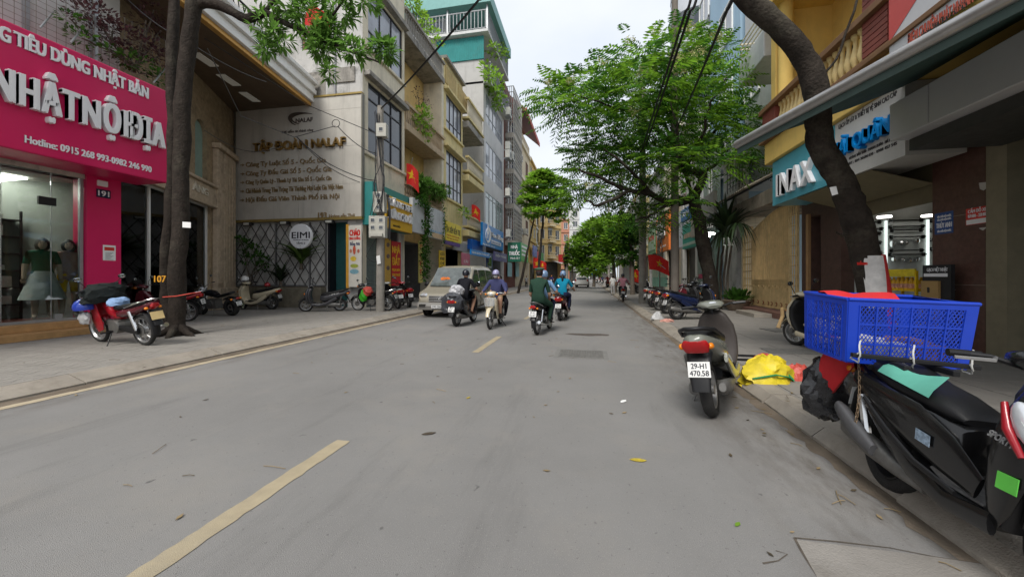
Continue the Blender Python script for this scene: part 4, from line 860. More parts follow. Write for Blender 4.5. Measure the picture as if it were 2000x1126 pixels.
def tower(name,label,u0,u1,vt,zc,m,floors,cols):
 a,b = D(u0,540,zc),D(u1,540,zc); fr = Fr2((a.x,a.y,0),(b.x,b.y,0),1)
 if fr.n.y > 0: fr.n = -fr.n
 L_ = (b - a).length; return plain_house(name,label,fr,0,L_,fr.Z(u0,vt),m,cols,floors,depth=12)
tower('pale_tower', 'tall pale blind tower rising behind the far trees', 1098, 1132, 408, 150, mat('pale tower render', (.5, .5, .49), .8, var=.08, streak=.3), 6, 2)
tower('red_fronted_house', 'far house with a red sign front at the end of the row', 1084, 1112, 430, 110, mat('dull red render', (.42, .2, .13), .85, var=.2), 4, 2)
tower('low_white_house', 'small far white house just above the tree tops', 1132, 1152, 448, 190, W_PLA, 4, 3)
tower('far_grey_house', 'far grey house closing the street behind the trees', 1110, 1200, 492, 230, mat('far grey render', (.4, .4, .38), .85, var=.15), 3, 6)
plain_house('far_cream_house', 'far cream house after the colonial front, under the tree line', FrL(XC), FC.S(1088), FC.S(1112), 16, M_CREAM, 6, 3)
# projecting pharmacy board and more far signs
pp = D(1005,492,40.5); FX = Fr(pp - RT * 5,RT,-FW)
th = signbox('pharmacy_sign', 'dark green projecting pharmacy board with white capitals', FX, 991.5, 1017, 1004, 473, 511, mat('pharmacy green', (.005, .13, .075), .4), .18)
T('NHÀ', 998, 1011, 1004, 479, 485, .02, .05, FX); T('THUỐC', 994, 1015, 1004, 491, 498, .02, .06, FX); T('Minh Ái !', 997, 1015, 1004, 502, 506, .02, .03, FX)
th = signbox('shop_sign', 'bright green and white sign right behind the pharmacy board', FC.sh(1.2), 1017.5, 1032, 1018, 473, 510, mat('light green sign', (.10, .38, .10), .45, var=.15, vs=1), .15)
for k, v in enumerate((478, 486, 494)): MB().fbox(FC.sh(1.2), FC.sh(1.2).rect(1019, 1031, v, v + 4, at=1018), .003, .02).build('white_strip', M_LET, th)
th = signbox('shop_sign', 'violet and white sign above the far shutters', FC.sh(.9), 966, 990, 966, 490, 508, mat('violet sign', (.16, .15, .33), .45, var=.2, vs=2), .15); T('ĐIỆN THOẠI', 968, 988, 966, 496, 500, .01, .05, FC.sh(.9))
for lab, u0, u1, v0, v1, c_ in (('pale blue door panel below the pharmacy board', 993, 1000, 512, 540, (.25, .45, .5)), ('second pale blue door panel, next to the first', 1008, 1014, 512, 540, (.3, .5, .55))):
 th = signbox('door_panel', lab, FC.sh(.3), u0, u1, u0, v0, v1, mat('pale blue panel', c_, .4, var=.2, vs=2), .1, cat='panel')
for k, (lab, u0, u1, vt, vb, c_, d_) in enumerate((('amber shop sign past the green sign', 1033, 1042, 476, 512, (.6, .34, .05), 1.0), ('blue cloth sign hanging over the far pavement', 1042, 1049, 478, 500, (.10, .14, .4), 1.6), ('red board sign below the colonial balcony', 1049, 1056, 490, 512, (.5, .03, .04), 1.2), ('green far sign near the colonial house', 1056, 1062, 492, 510, (.05, .3, .1), 1.2), ('white far sign near the colonial house', 1062, 1069, 494, 512, (.6, .6, .6), 1.2), ('orange far sign near the colonial house', 1069, 1076, 498, 512, (.6, .25, .05), 1.2))):
 signbox('far_sign', lab, FC.sh(d_), u0, u1, u0, vt, vb, mat('far sign %d' % k, c_, .5, var=.2, vs=.8), .15)
th = thing('red_market_banner', 'big plain red cloth sheet hung on the colonial house front', 'banner', FK.pt(L_ * .7, 5)); MB().fbox(FK, FK.rect(1085, 1096.5, 497, 512), .8, .9).build('sheet', mat('red cloth', (.5, .02, .02), .7, var=.15), th)
th = thing('red_market_banner', 'small red board above the helmet rider, before the colonial house', 'banner', FK.pt(L_ * .6, 3)); MB().fbox(FK, FK.rect(1083, 1092, 529, 536), 1.5, 1.56).build('sheet', mat('coral board', (.62, .1, .08), .6), th)
th = thing('shop_awning', 'pale sloping awning below the colonial balcony', 'awning', FK.pt(L_ * .6, 4)); MB().prism([FK.pt(L_ * .55, 4.7, .02), FK.pt(L_ * 1.15, 4.5, .02), FK.pt(L_ * 1.2, 3.9, 2.2), FK.pt(L_ * .6, 4.1, 2.2)], (0, 0, .05)).build('sheet', mat('pale awning', (.5, .5, .5), .6), th)
# ================================================================ right side
FW6 = FrR(6.6)
M_GRAN = mat('brown granite cladding', (.11, .055, .042), .35, var=.3, vs=14, grime=.3, dirt=(.12, .09, .07), bump=.05)
M_GRAN2 = mat('dark brown tiles', (.085, .047, .037), .4, var=.3, vs=5)
M_YB = mat('deep yellow render', (.72, .50, .14), .8, var=.08, vs=1.2, streak=.22, grime=.12, bump=.1)
M_BRN = mat('brown moulding', (.20, .105, .05), .65, var=.15, vs=4, streak=.2)
M_RBR = mat('red brown tiles', (.22, .06, .045), .6, var=.2)
M_YBAL = mat('cream yellow baluster', (.66, .50, .22), .6, var=.1, grime=.15)
M_KHA = mat('khaki metal', (.24, .21, .14), .5, .2, var=.15)
def SR(u,d=0.): return FW6.S(u,d)
# ---------------- yellow house with the tile shop
sL0,sL1 = SR(1827),SR(1566)
rtL = thing('yellow_house', 'deep yellow house with a balustraded balcony above the bathroom tile shop', 'house', (6.8, (sL0 + sL1) / 2, PV))
op = (sL0 + .02,SR(1643),PV,3.75); dr = (SR(1603),SR(1584),PV,3.3)
wallmesh(MB(), FW6, (sL0, sL1, PV, 5.0), [op, dr], -.3, 0).build('ground_wall', M_GRAN2, rtL)
MB().fbox(FW6, dr, -.3, -.24).build('side_door', mat('dark door', (.02, .014, .012), .4), rtL)
for k in range(8): MB().fbox(FW6, (dr[0] + .05, dr[1] - .05, 2.75 + k * .06, 2.78 + k * .06), -.24, -.22).build('door_louvre', M_GRAN2, rtL)
MB().fbox(FW6, (dr[1] + .001, dr[1] + .12, PV, 3.4), .003, .08).build('door_jamb', mat('ochre jamb', (.35, .2, .09), .6), rtL)
room(rtL, FW6, (op[0], op[1], PV + .08, 4.3), 2.9, mat('tile shop wall', (.5, .5, .47), .6), mat('tile shop floor', (.2, .19, .17), .3), mat('tile shop ceiling', (.42, .38, .27), .8), d=-.31)
# awning cloth lining under the sign
MB().prism([FW6.pt(op[0], 3.3, .02), FW6.pt(op[1], 3.3, .02), FW6.pt(op[1], 3.62, 1.05), FW6.pt(op[0], 3.62, 1.05)], (0, 0, .02)).build('sign_soffit', mat('khaki soffit', (.22, .19, .11), .8), rtL)
MB().fbox(FW6, (op[0], op[1], 2.98, 3.75), -.12, -.06).build('roller_box', mat('olive roller box', (.17, .145, .085), .7), rtL)
# upper storey: recessed loggia
sB1 = SR(1493,1.2)
FBk = FW6.sh(-.5)
MB().fbox(FBk, (4.2, sB1 + .1, 5.0, 14), -.3, 0).build('upper_wall', M_YB, rtL)
MB().fbox(FW6, (sB1 - .25, sB1 + .02, 5.0, 14), -.8, 1.0).build('end_wall', M_YB, rtL)
zq0,zq1,zq2 = 4.98,5.62,6.68
MB().fbox(FW6, (4.2, sB1, zq0, zq1), -.5, 1.2).build('balcony_slab', M_YB, rtL, bevel=.02)
for za, zb_, d_ in ((zq1 + .002, zq1 + .1, 1.34), (zq1 + .1, zq1 + .17, 1.28), (zq2 - .14, zq2, 1.34)): MB().fbox(FW6, (4.2, sB1 + .08, za, zb_), 1.0, d_).build('balcony_moulding', M_BRN, rtL, bevel=.012)
MB().fbox(FW6, (SR(1516, 1.2), sB1 + .03, zq1 + .17, zq2 - .14), .98, 1.25).build('pedestal', M_RBR, rtL, bevel=.01)
MB().fbox(FW6, (SR(1740, 1.2), SR(1686, 1.2), zq1 + .17, zq2 + .6), 1.0, 1.22).build('pedestal', M_RBR, rtL, bevel=.01)
for k in range(14): MB().fbox(FW6, (SR(1738, 1.2), SR(1688, 1.2), zq1 + .22 + k * .115, zq1 + .315 + k * .115), 1.221, 1.24).build('louvre', M_RBR, rtL)
MB().fbox(FW6, (SR(1744, 1.2), SR(1682, 1.2), zq2 + .602, zq2 + .76), .9, 1.38).build('balcony_moulding', M_BRN, rtL, bevel=.015)
balusters(rtL,FW6,(SR(1684,1.2),SR(1518,1.2),zq1 + .17,zq2 - .14),17,M_YBAL,d=1.13,rad=.105)
for u in (1524,):
 c_ = FW6.pt(SR(u, 1.0), 0, .85); MB().lathe([(.0, zq2), (.24, zq2), (.22, zq2 + .1), (.19, zq2 + .2), (.19, 10.2), (.24, 10.4), (.0, 10.5)], (c_.x, c_.y, 0), n=20).build('column', M_YB, rtL, smooth=40)
MB().fbox(FW6, (4.2, sB1 + .1, 9.6, 10.4), -.5, 1.3).build('ceiling_slab', M_YB, rtL); MB().fbox(FW6, (4.2, sB1 + .25, 10.4, 10.6), -.5, 1.5).build('balcony_moulding', M_BRN, rtL)
window(rtL, FBk, (SR(1668, -.5), SR(1625, -.5), zq1, 8.3), 2, 1, M_DKFR, G_DK, d=.03, name='balcony_door')
window(rtL, FBk, (SR(1900, -.5), SR(1750, -.5), zq1, 8.3), 2, 1, M_DKFR, G_DK, d=.03, name='balcony_door')
# sign of the tile shop
FI = FrR(5.5); zi0,zi1 = 3.65,4.96
th = thing('tile_shop_sign', 'long white and turquoise bathroom tile shop sign below the yellow balcony', 'sign', FI.pt(FI.S(1640), zi0, -.1))
MB().fbox(FI, (FI.S(1631), FI.S(1509), zi0, zi1), -.9, 0).build('turquoise_panel', mat('turquoise panel', (.09, .35, .43), .35, var=.06), th); MB().fbox(FI, (FI.S(1768), FI.S(1631) - .003, zi0, zi1), -.9, 0).build('white_panel', mat('pearl panel', (.52, .51, .48), .45, var=.05, streak=.15), th)
T('INAX', 1523, 1593, 1524, 342, 383, .1, .03, FI, sp=1.08); C_BLUE = mat('azure letters', (.0, .22, .60), .35)
T('HẢI QUÂN', 1636, 1752, 1636, 284, 310, .12, .03, FI, C_BLUE); M_INKB = mat('grey black ink', (.06, .055, .055), .6)
T('GẠCH ỐP LÁT & THIẾT BỊ VỆ SINH CAO CẤP', 1638, 1752, 1638, 245, 253, .006, .02, FI, M_INKB)
T('214', 1638, 1653, 1640, 316, 324, .006, .05, FI, M_INKB); T('HOÀNG VĂN THÁI - THANH XUÂN - HÀ NỘI', 1659, 1745, 1659, 307, 312, .006, .025, FI, M_INKB); T('ĐT : 024 36686420 - 0988 457 545', 1658, 1752, 1659, 317, 322, .006, .025, FI, M_INKB)
# display boards with rails,lit by vertical tubes
th = thing('rail_display', 'white wall of towel rails and taps lit by bright vertical tubes', 'display', (7.6, op[1], .5))
FDp = Fr((6.6,op[1] - .02,0),(1,0,0),(0,-1,0))
x1,x0 = FDp.S(1838),FDp.S(1650)+.35; n_ = 3
MB().fbox(FDp, (x0, x1, .5, 2.98), 0, .05).build('panel', mat('display white', (.62, .65, .62), .4, var=.08), th)
M_TUBE = mat('lit tube', (.9, 1, .97), emit=.45, var=0)
for u in (1684, 1726, 1807): a = FDp.S(u); MB().fbox(FDp, (a - .02, a + .02, .9, 2.95), .06, .1).build('light_tube', M_TUBE, th)
for u in (1693, 1775): a = FDp.S(u); MB().lathe([(0, 0), (.14, 0), (.14, -.04), (0, -.04)], FDp.pt(a, 3.0, .6), n=12).build('downlight', M_GLOW, th)
for (ua,ub,vs_) in ((1734,1800,(428,440,447,460,486,494)),(1690,1718,(430,443,452,470,490,508)),(1810,1826,(430,448,466,484))):
 for v in vs_:
  a,b,z_ = FDp.S(ua + RNG.uniform(0,4)),FDp.S(ub - RNG.uniform(0,6)),FDp.Z(1770,v + 3)
  mb = MB(); mb.tube([FDp.pt(a, z_, .04), FDp.pt(a, z_, .14), FDp.pt(b, z_, .14), FDp.pt(b, z_, .04)], .018, 6); mb.box(FDp.pt(a, z_, .06), (.07, .03, .09)); mb.box(FDp.pt(b, z_, .06), (.07, .03, .09)); mb.build('rail', mat('dark chrome', (.08, .08, .08), .25, .9), th)
for (u,v) in ((1742,476),(1758,474),(1768,474),(1790,470),(1745,506),(1760,507),(1775,508),(1790,506),(1700,480),(1680,500)):
 c_ = FDp.hit(u, v, .1); MB().ball(c_, (.05, RNG.uniform(.05, .12), RNG.uniform(.06, .11)), 8, 6).build('tap', M_CHR, th)
# things standing before the tile shop
fp = FW6.pt(SR(1690),PV,-.5)
th = thing('yellow_rack', 'yellow metal rack filled with yellow bottles before the tile shop', 'rack', FW6.pt(SR(1762, .1), PV + .1, .1))
rk0, rk1 = SR(1790, .1), SR(1722, .1); M_YR = mat('yellow enamel', (.72, .45, .01), .4)
mb = MB()
for a in (rk0,rk1):
 for d_ in (-.3,.1): mb.fbox(FW6,(a - .02,a + .02,PV,1.62),d_ - .02,d_ + .02)
mb.build('upright', M_YR, th)
for z_ in (.45, .8, 1.2): MB().fbox(FW6, (rk0, rk1, z_, z_ + .03), -.32, .12).build('shelf', M_YR, th)
MB().prism([FW6.pt(rk0, .85, .125), FW6.pt(rk0 + .06, .85, .125), FW6.pt(rk1, 1.15, .125), FW6.pt(rk1 - .06, 1.15, .125)], FW6.n * .02).build('brace', M_YR, th)
n_ = 8
for z_ in (1.231,.831):
 for k in range(n_):
  a = rk0 + .06 + (rk1 - rk0 - .12) * k / (n_ - 1)
  for d_ in (-.02,-.2):
   b = MB().lathe([(0, 0), (.045, 0), (.045, .17), (.02, .22), (.02, .26), (0, .26)], FW6.pt(a, z_, d_), n=8).build('bottle', mat('yellow bottle', (.75, .42, .02), .35, var=.15, vs=9), th, smooth=50)
   MB().lathe([(.046, .03), (.046, .12)], FW6.pt(a, z_, d_), n=8).build('bottle_label', mat('white red label', (.6, .3, .22), .5, var=.6, vs=25), b)
MB().fbox(FW6, (rk0, rk1, 1.5, 1.66), .1, .13).build('header', mat('yellow header', (.7, .55, .03), .4, var=.3, vs=8), th)
th = thing('tile_stand', 'black easel holding tan tile samples beside the yellow rack', 'display stand', FW6.pt(SR(1815, .25), PV, .25))
ts = (SR(1852, .3), SR(1797, .3)); MB().fbox(FW6, (ts[0], ts[1], PV + .05, 1.72), .2, .26).build('frame', M_BLACK, th)
MB().fbox(FW6, (ts[0] + .2, ts[1] - .02, 1.0, 1.42), .262, .3).build('tile_sample', mat('tan sample', (.38, .24, .09), .5, var=.12), th); MB().fbox(FW6, (ts[0] + .2, ts[1] - .02, .5, .98), .262, .3).build('tile_sample', mat('planks sample', (.24, .15, .10), .6, var=.35, vs=7), th)
FT = FW6.sh(.3)
ftext('VITTO', FT, (ts[0] + .38, ts[1] - .16, 1.2, 1.3), M_INKB, th, .002, .004, .01); ftext('GẠCH VIỆT NHẬT', FW6.sh(.26), (ts[0] + .06, ts[1] - .1, 1.6, 1.66), M_LET, th, .002, .004, .02); MB().fbox(FW6, (ts[0] + .06, ts[1] - .04, 1.5, 1.56), .262, .27).build('strip', M_LET, th)
# ---------------- foreground shop: granite pier,khaki post,green shutter,grey fascia
sK1 = sL0 - .003
rtK2 = thing('shuttered_shop', 'dark shop front with brown granite pier and grey metal fascia nearest the camera', 'shop building', (6.8, 6.5, PV))
MB().fbox(FW6, (SR(1932), sK1, PV, 4.2), -.4, .05).build('pier', M_GRAN, rtK2)
for z_ in (1.35, 2.6): MB().fbox(FW6, (SR(1932), sK1, z_, z_ + .008), .0505, .052).build('joint', mat('pale joint', (.3, .25, .2), .8), rtK2)
MB().fbox(FW6, (SR(1939), SR(1933), PV, 4.2), -.3, .0).build('post', M_DARK, rtK2); MB().fbox(FW6, (SR(1982), SR(1940), PV, 4.2), -.2, .1).build('post', M_KHA, rtK2)
M_GSH = mat('dark green shutter', (.012, .03, .024), .5, var=.3, grime=.4)
for k in range(16): a1_ = SR(1983) - k * .2; MB().fbox(FW6, (a1_ - .19, a1_, PV, 4.2), -.2, -.14 + .03 * (k % 2)).build('shutter_slat', M_GSH, rtK2)
MB().fbox(FW6, (2.5, sK1, 4.2, 9), -.5, -.01).build('upper_wall', M_YB, rtK2)
MB().fbox(FW6, (2.5, sK1, PV, 9), -9, -.6).build('body', M_YB, rtK2)
FGf = FrR(5.0); sf0, sf1 = 2.0, FGf.S(1737); M_GF = mat('grey composite panel', (.58, .58, .59), .38, .1, var=.06, vs=1)
for k in range(3):
 a0,a1 = (sf0,3.9,FGf.S(1812))[k],(3.9 - .012,FGf.S(1812) - .012,sf1)[k]
 MB().prism([FGf.pt(a0, 3.79, 0), FGf.pt(a0, 4.4, .0), FGf.pt(a0, 4.4, -1.55), FGf.pt(a0, 3.79, -1.55)], FGf.t * (a1 - a0)).build('fascia_panel', M_GF, rtK2, bevel=.015)
MB().fbox(FGf, (sf0, sf1 - .05, 3.6, 3.785), -1.5, -.25).build('fascia_soffit', mat('dark soffit', (.05, .05, .045), .6), rtK2)
FPs = FW6.sh(.05)
th = signbox('poster', 'blue and white paper poster pasted on the granite pier', FPs, 1826, 1862, 1829, 417, 458, mat('blue poster', (.04, .09, .26), .6, var=.2, vs=6), -.004, cat='poster', bev=0)
T('THÚY ANH', 1829, 1859, 1829, 437, 446, .003, .03, FPs.sh(.005));
for v in (423, 429, 451): T('SỬA CHỮA ĐIỆN NƯỚC', 1831, 1858, 1829, v, v + 3.4, .003, .03, FPs.sh(.005))
th = signbox('poster', 'red and white parking notice on the granite pier', FPs, 1887, 1930, 1890, 408, 440, mat('red notice', (.60, .05, .035), .5), -.004, cat='poster', bev=0)
T('CẤM ĐỖ XE', 1891, 1927, 1890, 411, 417, .003, .03, FPs.sh(.005)); T('07H00 - 22H00', 1891, 1927, 1890, 420, 426, .003, .03, FPs.sh(.005)); MB().fbox(FPs, FPs.rect(1888, 1929, 430, 439, at=1890), .0045, .006).build('white_band', M_WHITE, th)
for (u0, u1, v0, v1, lab) in ((1912, 1930, 357, 372, 'torn white paper scrap high on the granite pier'), (1912, 1928, 445, 450, 'small white scrap under the red notice'), (1852, 1868, 567, 571, 'thin white scrap low on the granite pier')):
 P = [FPs.hit(u0, v0, .004), FPs.hit(u1, v0 - 2, .004), FPs.hit(u1 - 3, v1 - 4, .004), FPs.hit((u0 + u1) / 2, v1, .004), FPs.hit(u0 + 2, v1 - 3, .004)]; t_ = thing('paper_scrap', lab, 'paper', P[0]); MB().prism(P, FPs.n * .002).build('scrap', mat('old paper', (.5, .48, .43), .8), t_)
# ---------------- awning with steel roller bar
a0 = D(1440,284,6.5); a1 = D(2010,-14,2.95); a0.z = a1.z = 3.76
th = thing('awning', 'retractable awning with dark green cloth and a steel front bar crossing the tree', 'awning', (6.2, 5, 4))
ex = (a1 - a0).normalized(); a1e = a1 + ex * 2.2
MB().tube([a0, a1e], .075, 14).build('front_bar', mat('brushed steel', (.42, .41, .40), .35, .8, var=.15), th, smooth=40)
b0 = Vector((6.55,a0.y + 1.2,5.38)); b1 = Vector((6.55,1.2,5.38))
mb = MB(); n_ = 8; rs = []
for i in range(n_ + 1):
 f_ = i / n_; rs.append([a0.lerp(b0,f_) - UP * .1 * math.sin(math.pi * f_),a1e.lerp(b1,f_) - UP * .1 * math.sin(math.pi * f_)])
mb.rings(rs, cap=False, close=False); mb.rings([[p_ + UP * .012 for p_ in r_] for r_ in rs], cap=False, close=False); mb.build('cloth', mat('dark green canvas', (.035, .085, .07), .75, var=.15), th, smooth=40)
mb = MB(); mb.prism([a0 - UP * .16, a1e - UP * .16, a1e - UP * .03, a0 - UP * .03], Vector((.012, .01, 0))); mb.build('valance', mat('green valance', (.05, .08, .07), .7), th)
m1 = FrR(5.9).hit(1772,152); f1 = a0.lerp(a1,.33); e1 = f1.lerp(m1,.55) + Vector((-.5,.3,.05))
MB().tube([f1, e1, m1], .035, 8).build('arm', M_CHR, th); MB().box(m1, (.12, .12, .22)).build('arm_bracket', M_STEEL, th); MB().tube([m1, Vector((6.5, m1.y, m1.z + .1))], .04, 8).build('arm', M_CHR, th)
# ---------------- courier banner on the balcony
FBn = FrR(5.3)
th = thing('courier_banner', 'red and white courier banner hung on the balcony above the awning', 'banner', FBn.pt(FBn.S(1740), 5.4))
s0,s1 = FBn.S(1737),FBn.S(1995) - 1.0; z0,z1 = 5.45,8.2
MB().fbox(FBn, (s1, s0, z0, z1), -.03, 0).build('sheet', mat('banner pale', (.60, .60, .62), .5, var=.04), th)
MB().prism([FBn.pt(s0, z0 + .25, .002), FBn.pt(s0, z1, .002), FBn.pt(s1, z1, .002), FBn.pt(s1, z0 + 2.2, .002)], FBn.n * .006).build('red_field', mat('coral red sheet', (.58, .09, .085), .5, var=.06), th)
o_ = FBn.hit(1773, 87, .01); u_ = FBn.hit(1900, 4, .01) - o_; text3('lettering', 'ĐIỂM CHUYỂN PHÁT NHANH', o_, u_, UP * .16, FBn.n, .005, mat('coral ink', (.55, .12, .08), .5), th, .02)
o_ = FBn.hit(1800, 75, .01); u_ = FBn.hit(1888, 12, .01) - o_; text3('lettering', 'Hoàng Văn Thái - Hà Nội', o_, u_, UP * .10, FBn.n, .005, M_INKB, th, .02)
# ---------------- tan metal gate with its concrete porch
FGt = FrR(6.55)
M_TAN = mat('faded tan paint', (.62, .45, .22), .6, var=.2, vs=3, streak=.35, grime=.35, dirt=(.16, .09, .04))
rtM = thing('metal_gate', 'faded tan sheet metal gate with a curved top and lattice side panels', 'gate', FGt.pt(FGt.S(1510), PV))
def gz(u):
 q = (u - 1470) / 70; return FGt.Z(1500,443 - 29 * math.sin(min(q * 1.15,1) * math.pi / 2))
zg0 = PV + .22
for (ua,ub) in ((1469.5,1504),(1504.6,1540)):
 P = [FGt.pt(FGt.S(ua),zg0),] + [FGt.pt(FGt.S(ua + (ub - ua) * k / 8),gz(ua + (ub - ua) * k / 8)) for k in range(9)] + [FGt.pt(FGt.S(ub),zg0)]
 lf = MB().prism(P, FGt.n * -.04).build('leaf', M_TAN, rtM)
 for k in range(9):
  u_ = ua + (ub - ua) * (k + .5) / 9; a_ = FGt.S(u_); MB().fbox(FGt, (a_ - .022, a_ + .022, zg0 + 1.05, gz(u_) - .05), .001, .04).build('rib', M_TAN, lf)
 sa,sb = sorted((FGt.S(ua),FGt.S(ub)))
 for z_ in (zg0 + .02, zg0 + .9, zg0 + 1.0): MB().fbox(FGt, (sa + .02, sb - .02, z_, z_ + .04), .001, .025).build('rail', M_TAN, lf)
 for k in range(4):
  a_ = sa + .12 + (sb - sa - .24) * k / 3; MB().tube([FGt.pt(a_ + .09 * math.cos(q * .7), zg0 + .78 + .07 * math.sin(q * .7), .02) for q in range(7)], .012, 5).build('scroll', M_TAN, lf); MB().tube([FGt.pt(a_ + .07 * math.cos(q * .7 + 1), zg0 + .18 + .06 * math.sin(q * .7 + 1), .02) for q in range(7)], .012, 5).build('scroll', mat('rust', (.22, .07, .03), .8, var=.3), lf)
 pts = [FGt.pt(FGt.S(ua + (ub - ua) * k / 8), gz(ua + (ub - ua) * k / 8), .0) for k in range(9)]; MB().tube(pts, .03, 6).build('top_edge', M_TAN, lf)
for (ua,ub,vt) in ((1451,1469,432),(1541,1558,416)):
 sa,sb = sorted((FGt.S(ua),FGt.S(ub))); zt_ = FGt.Z(1500,vt); mb = MB()
 for a_ in (sa,sb - .05): mb.fbox(FGt,(a_,a_ + .05,PV,zt_),-.05,.02)
 for z_ in np.linspace(PV + .1,zt_ - .05,12): mb.fbox(FGt,(sa,sb,z_,z_ + .03),-.03,.01)
 for k in range(3): a_ = sa + (sb - sa) * (k + 1) / 4; mb.fbox(FGt,(a_ - .012,a_ + .012,PV,zt_),-.025,.012)
 mb.build('side_lattice', M_TAN, rtM)
MB().fbox(FGt, (FGt.S(1562), FGt.S(1448), PV, zg0 - .02), -.4, .55).build('step', mat('reddish step', (.16, .08, .06), .8, var=.3, grime=.4), rtM, bevel=.01)
MB().fbox(FGt, (FGt.S(1545), FGt.S(1500), PV, PV + .14), .56, 1.1).build('step', M_KERB, rtM, bevel=.01)
th = thing('gate_porch', 'stained concrete porch with a sloping corrugated canopy over the tan gate', 'porch', FGt.pt(FGt.S(1440), PV)); M_CONC = mat('stained concrete', (.34, .29, .23), .95, var=.3, vs=2, streak=.7, grime=.6)
MB().fbox(FGt, (FGt.S(1560), FGt.S(1412), FGt.Z(1480, 413), FGt.Z(1480, 388)), -.9, .35).build('beam', M_CONC, th); MB().fbox(FGt, (FGt.S(1560), FGt.S(1500), 3.75, 5.4), -1, -.3).build('wall', M_CONC, th)
for u in (1446,): MB().fbox(FGt, (FGt.S(u + 4), FGt.S(u - 3), PV, FGt.Z(1480, 413)), -.9, -.1).build('pillar', M_CREAM, th)
s0,s1 = FGt.S(1512),FGt.S(1424); n_ = 44; pts = []
rsA,rsB = [],[]
for k in range(n_ + 1):
 a_ = s0 + (s1 - s0) * k / n_; h_ = .05 * (k % 2); rsA.append(FGt.pt(a_,5.5 + h_,-.5)); rsB.append(FGt.pt(a_,4.75 + h_,.95))
mb = MB(); mb.rings([rsA, rsB], cap=False, close=False); mb.rings([[p_ - UP * .03 for p_ in rsA], [p_ - UP * .03 for p_ in rsB]], cap=False, close=False); mb.build('canopy_sheet', M_CONC, th)
for k in range(5): a_ = s0 + (s1 - s0) * (k + .5) / 5; MB().tube([FGt.pt(a_, 5.4, -.5), FGt.pt(a_, 4.68, .9)], .03, 5).build('canopy_rafter', M_BLACK, th)
# ---------------- white house with balcony,pale blue tall house
rtN = thing('white_house', 'white house with a projecting balcony between the pale blue tower and the yellow house', 'house', (7, SR(1460), PV))
sN0, sN1 = SR(1500), SR(1420); MB().fbox(FW6, (sN0, sN1, 5.6, 17), -7, -.8).build('wall', mat('cool white render', (.56, .57, .58), .8, var=.08, streak=.35), rtN)
zb_ = FW6.Z(1460,150,.9)
MB().fbox(FW6, (SR(1492, .9), SR(1443, .9), zb_, zb_ + .9), -.8, .9).build('balcony', MATS['cool white render'], rtN, bevel=.03)
for k in range(4): MB().tube([FW6.pt(SR(1492, .9), zb_ + 1.05 + k * .2, .85), FW6.pt(SR(1443, .9), zb_ + 1.05 + k * .2, .85), FW6.pt(SR(1443, .9), zb_ + 1.05 + k * .2, -.75)], .03, 6).build('rail', M_CREAM, rtN)
fr = FW6.sh(-.8); window(rtN, fr, (SR(1485, -.8), SR(1455, -.8), zb_ + .9, zb_ + 3.2), 2, 1, M_WHITE, G_SKY, d=.03); window(rtN, fr, (SR(1450, -.8), SR(1424, -.8), 6.2, 8.0), 5, 4, mat('iron grid', (.1, .1, .11), .5), G_SKY, d=.03)
MB().fbox(FW6, (SR(1420, .4), SR(1396, .4), PV, FW6.Z(1408, 330)), -.5, .0).build('corner_pillar', W_GREY, rtN)
MB().fbox(FW6, (SR(1424, .4), SR(1392, .4), FW6.Z(1408, 332), FW6.Z(1408, 326)), -.7, .2).build('pillar_cap', W_GREY, rtN)
for k in range(5): MB().tube([FW6.pt(SR(1450), 5.7 + k * .22, .0), FW6.pt(SR(1421), 5.7 + k * .22, .0)], .022, 5).build('terrace_bar', M_DKFR, rtN)
for k in range(6): a_ = SR(1450) + (SR(1421) - SR(1450)) * k / 5; MB().tube([FW6.pt(a_, 5.5, 0), FW6.pt(a_, 6.9, 0)], .022, 5).build('terrace_bar', M_DKFR, rtN)
rtO = thing('pale_blue_tower', 'tall pale blue house rising behind the feathery tree', 'house', (9, SR(1370), PV))
fO = Fr2((7.4,SR(1412),0),(11.5,SR(1412) - 0.0,0),1)
MB().bb((7.4, SR(1412), PV), (20, SR(1360), 34)).build('wall', mat('pale blue render', (.36, .52, .66), .7, var=.06, vs=.6, streak=.15), rtO)
cw = D(1335, 540, 30); MB().lathe([(0, .12), (2.0, .12), (2.0, 40), (0, 40)], (9.7, 38.5, 0), n=28).build('round_stair_bay', mat('grey bay render', (.5, .52, .55), .6, var=.08), rtO, smooth=40)
for k in range(9): MB().lathe([(2.01, 6 + k * 3.6), (2.04, 6 + k * 3.6), (2.04, 7.7 + k * 3.6), (2.01, 7.7 + k * 3.6)], (9.7, 38.5, 0), n=28).build('bay_window_band', G_DK, rtO, smooth=40)
fl = Fr2((7.39,SR(1412),0),(7.39,SR(1360),0),-1)
for j in range(7):
 for i in range(2): window(rtO,FrR(7.39),(SR(1400) + i * 4,SR(1400) + 2 + i * 4,7 + j * 3.6,9 + j * 3.6),2,1,M_WHITE,G_SKY,d=.03)
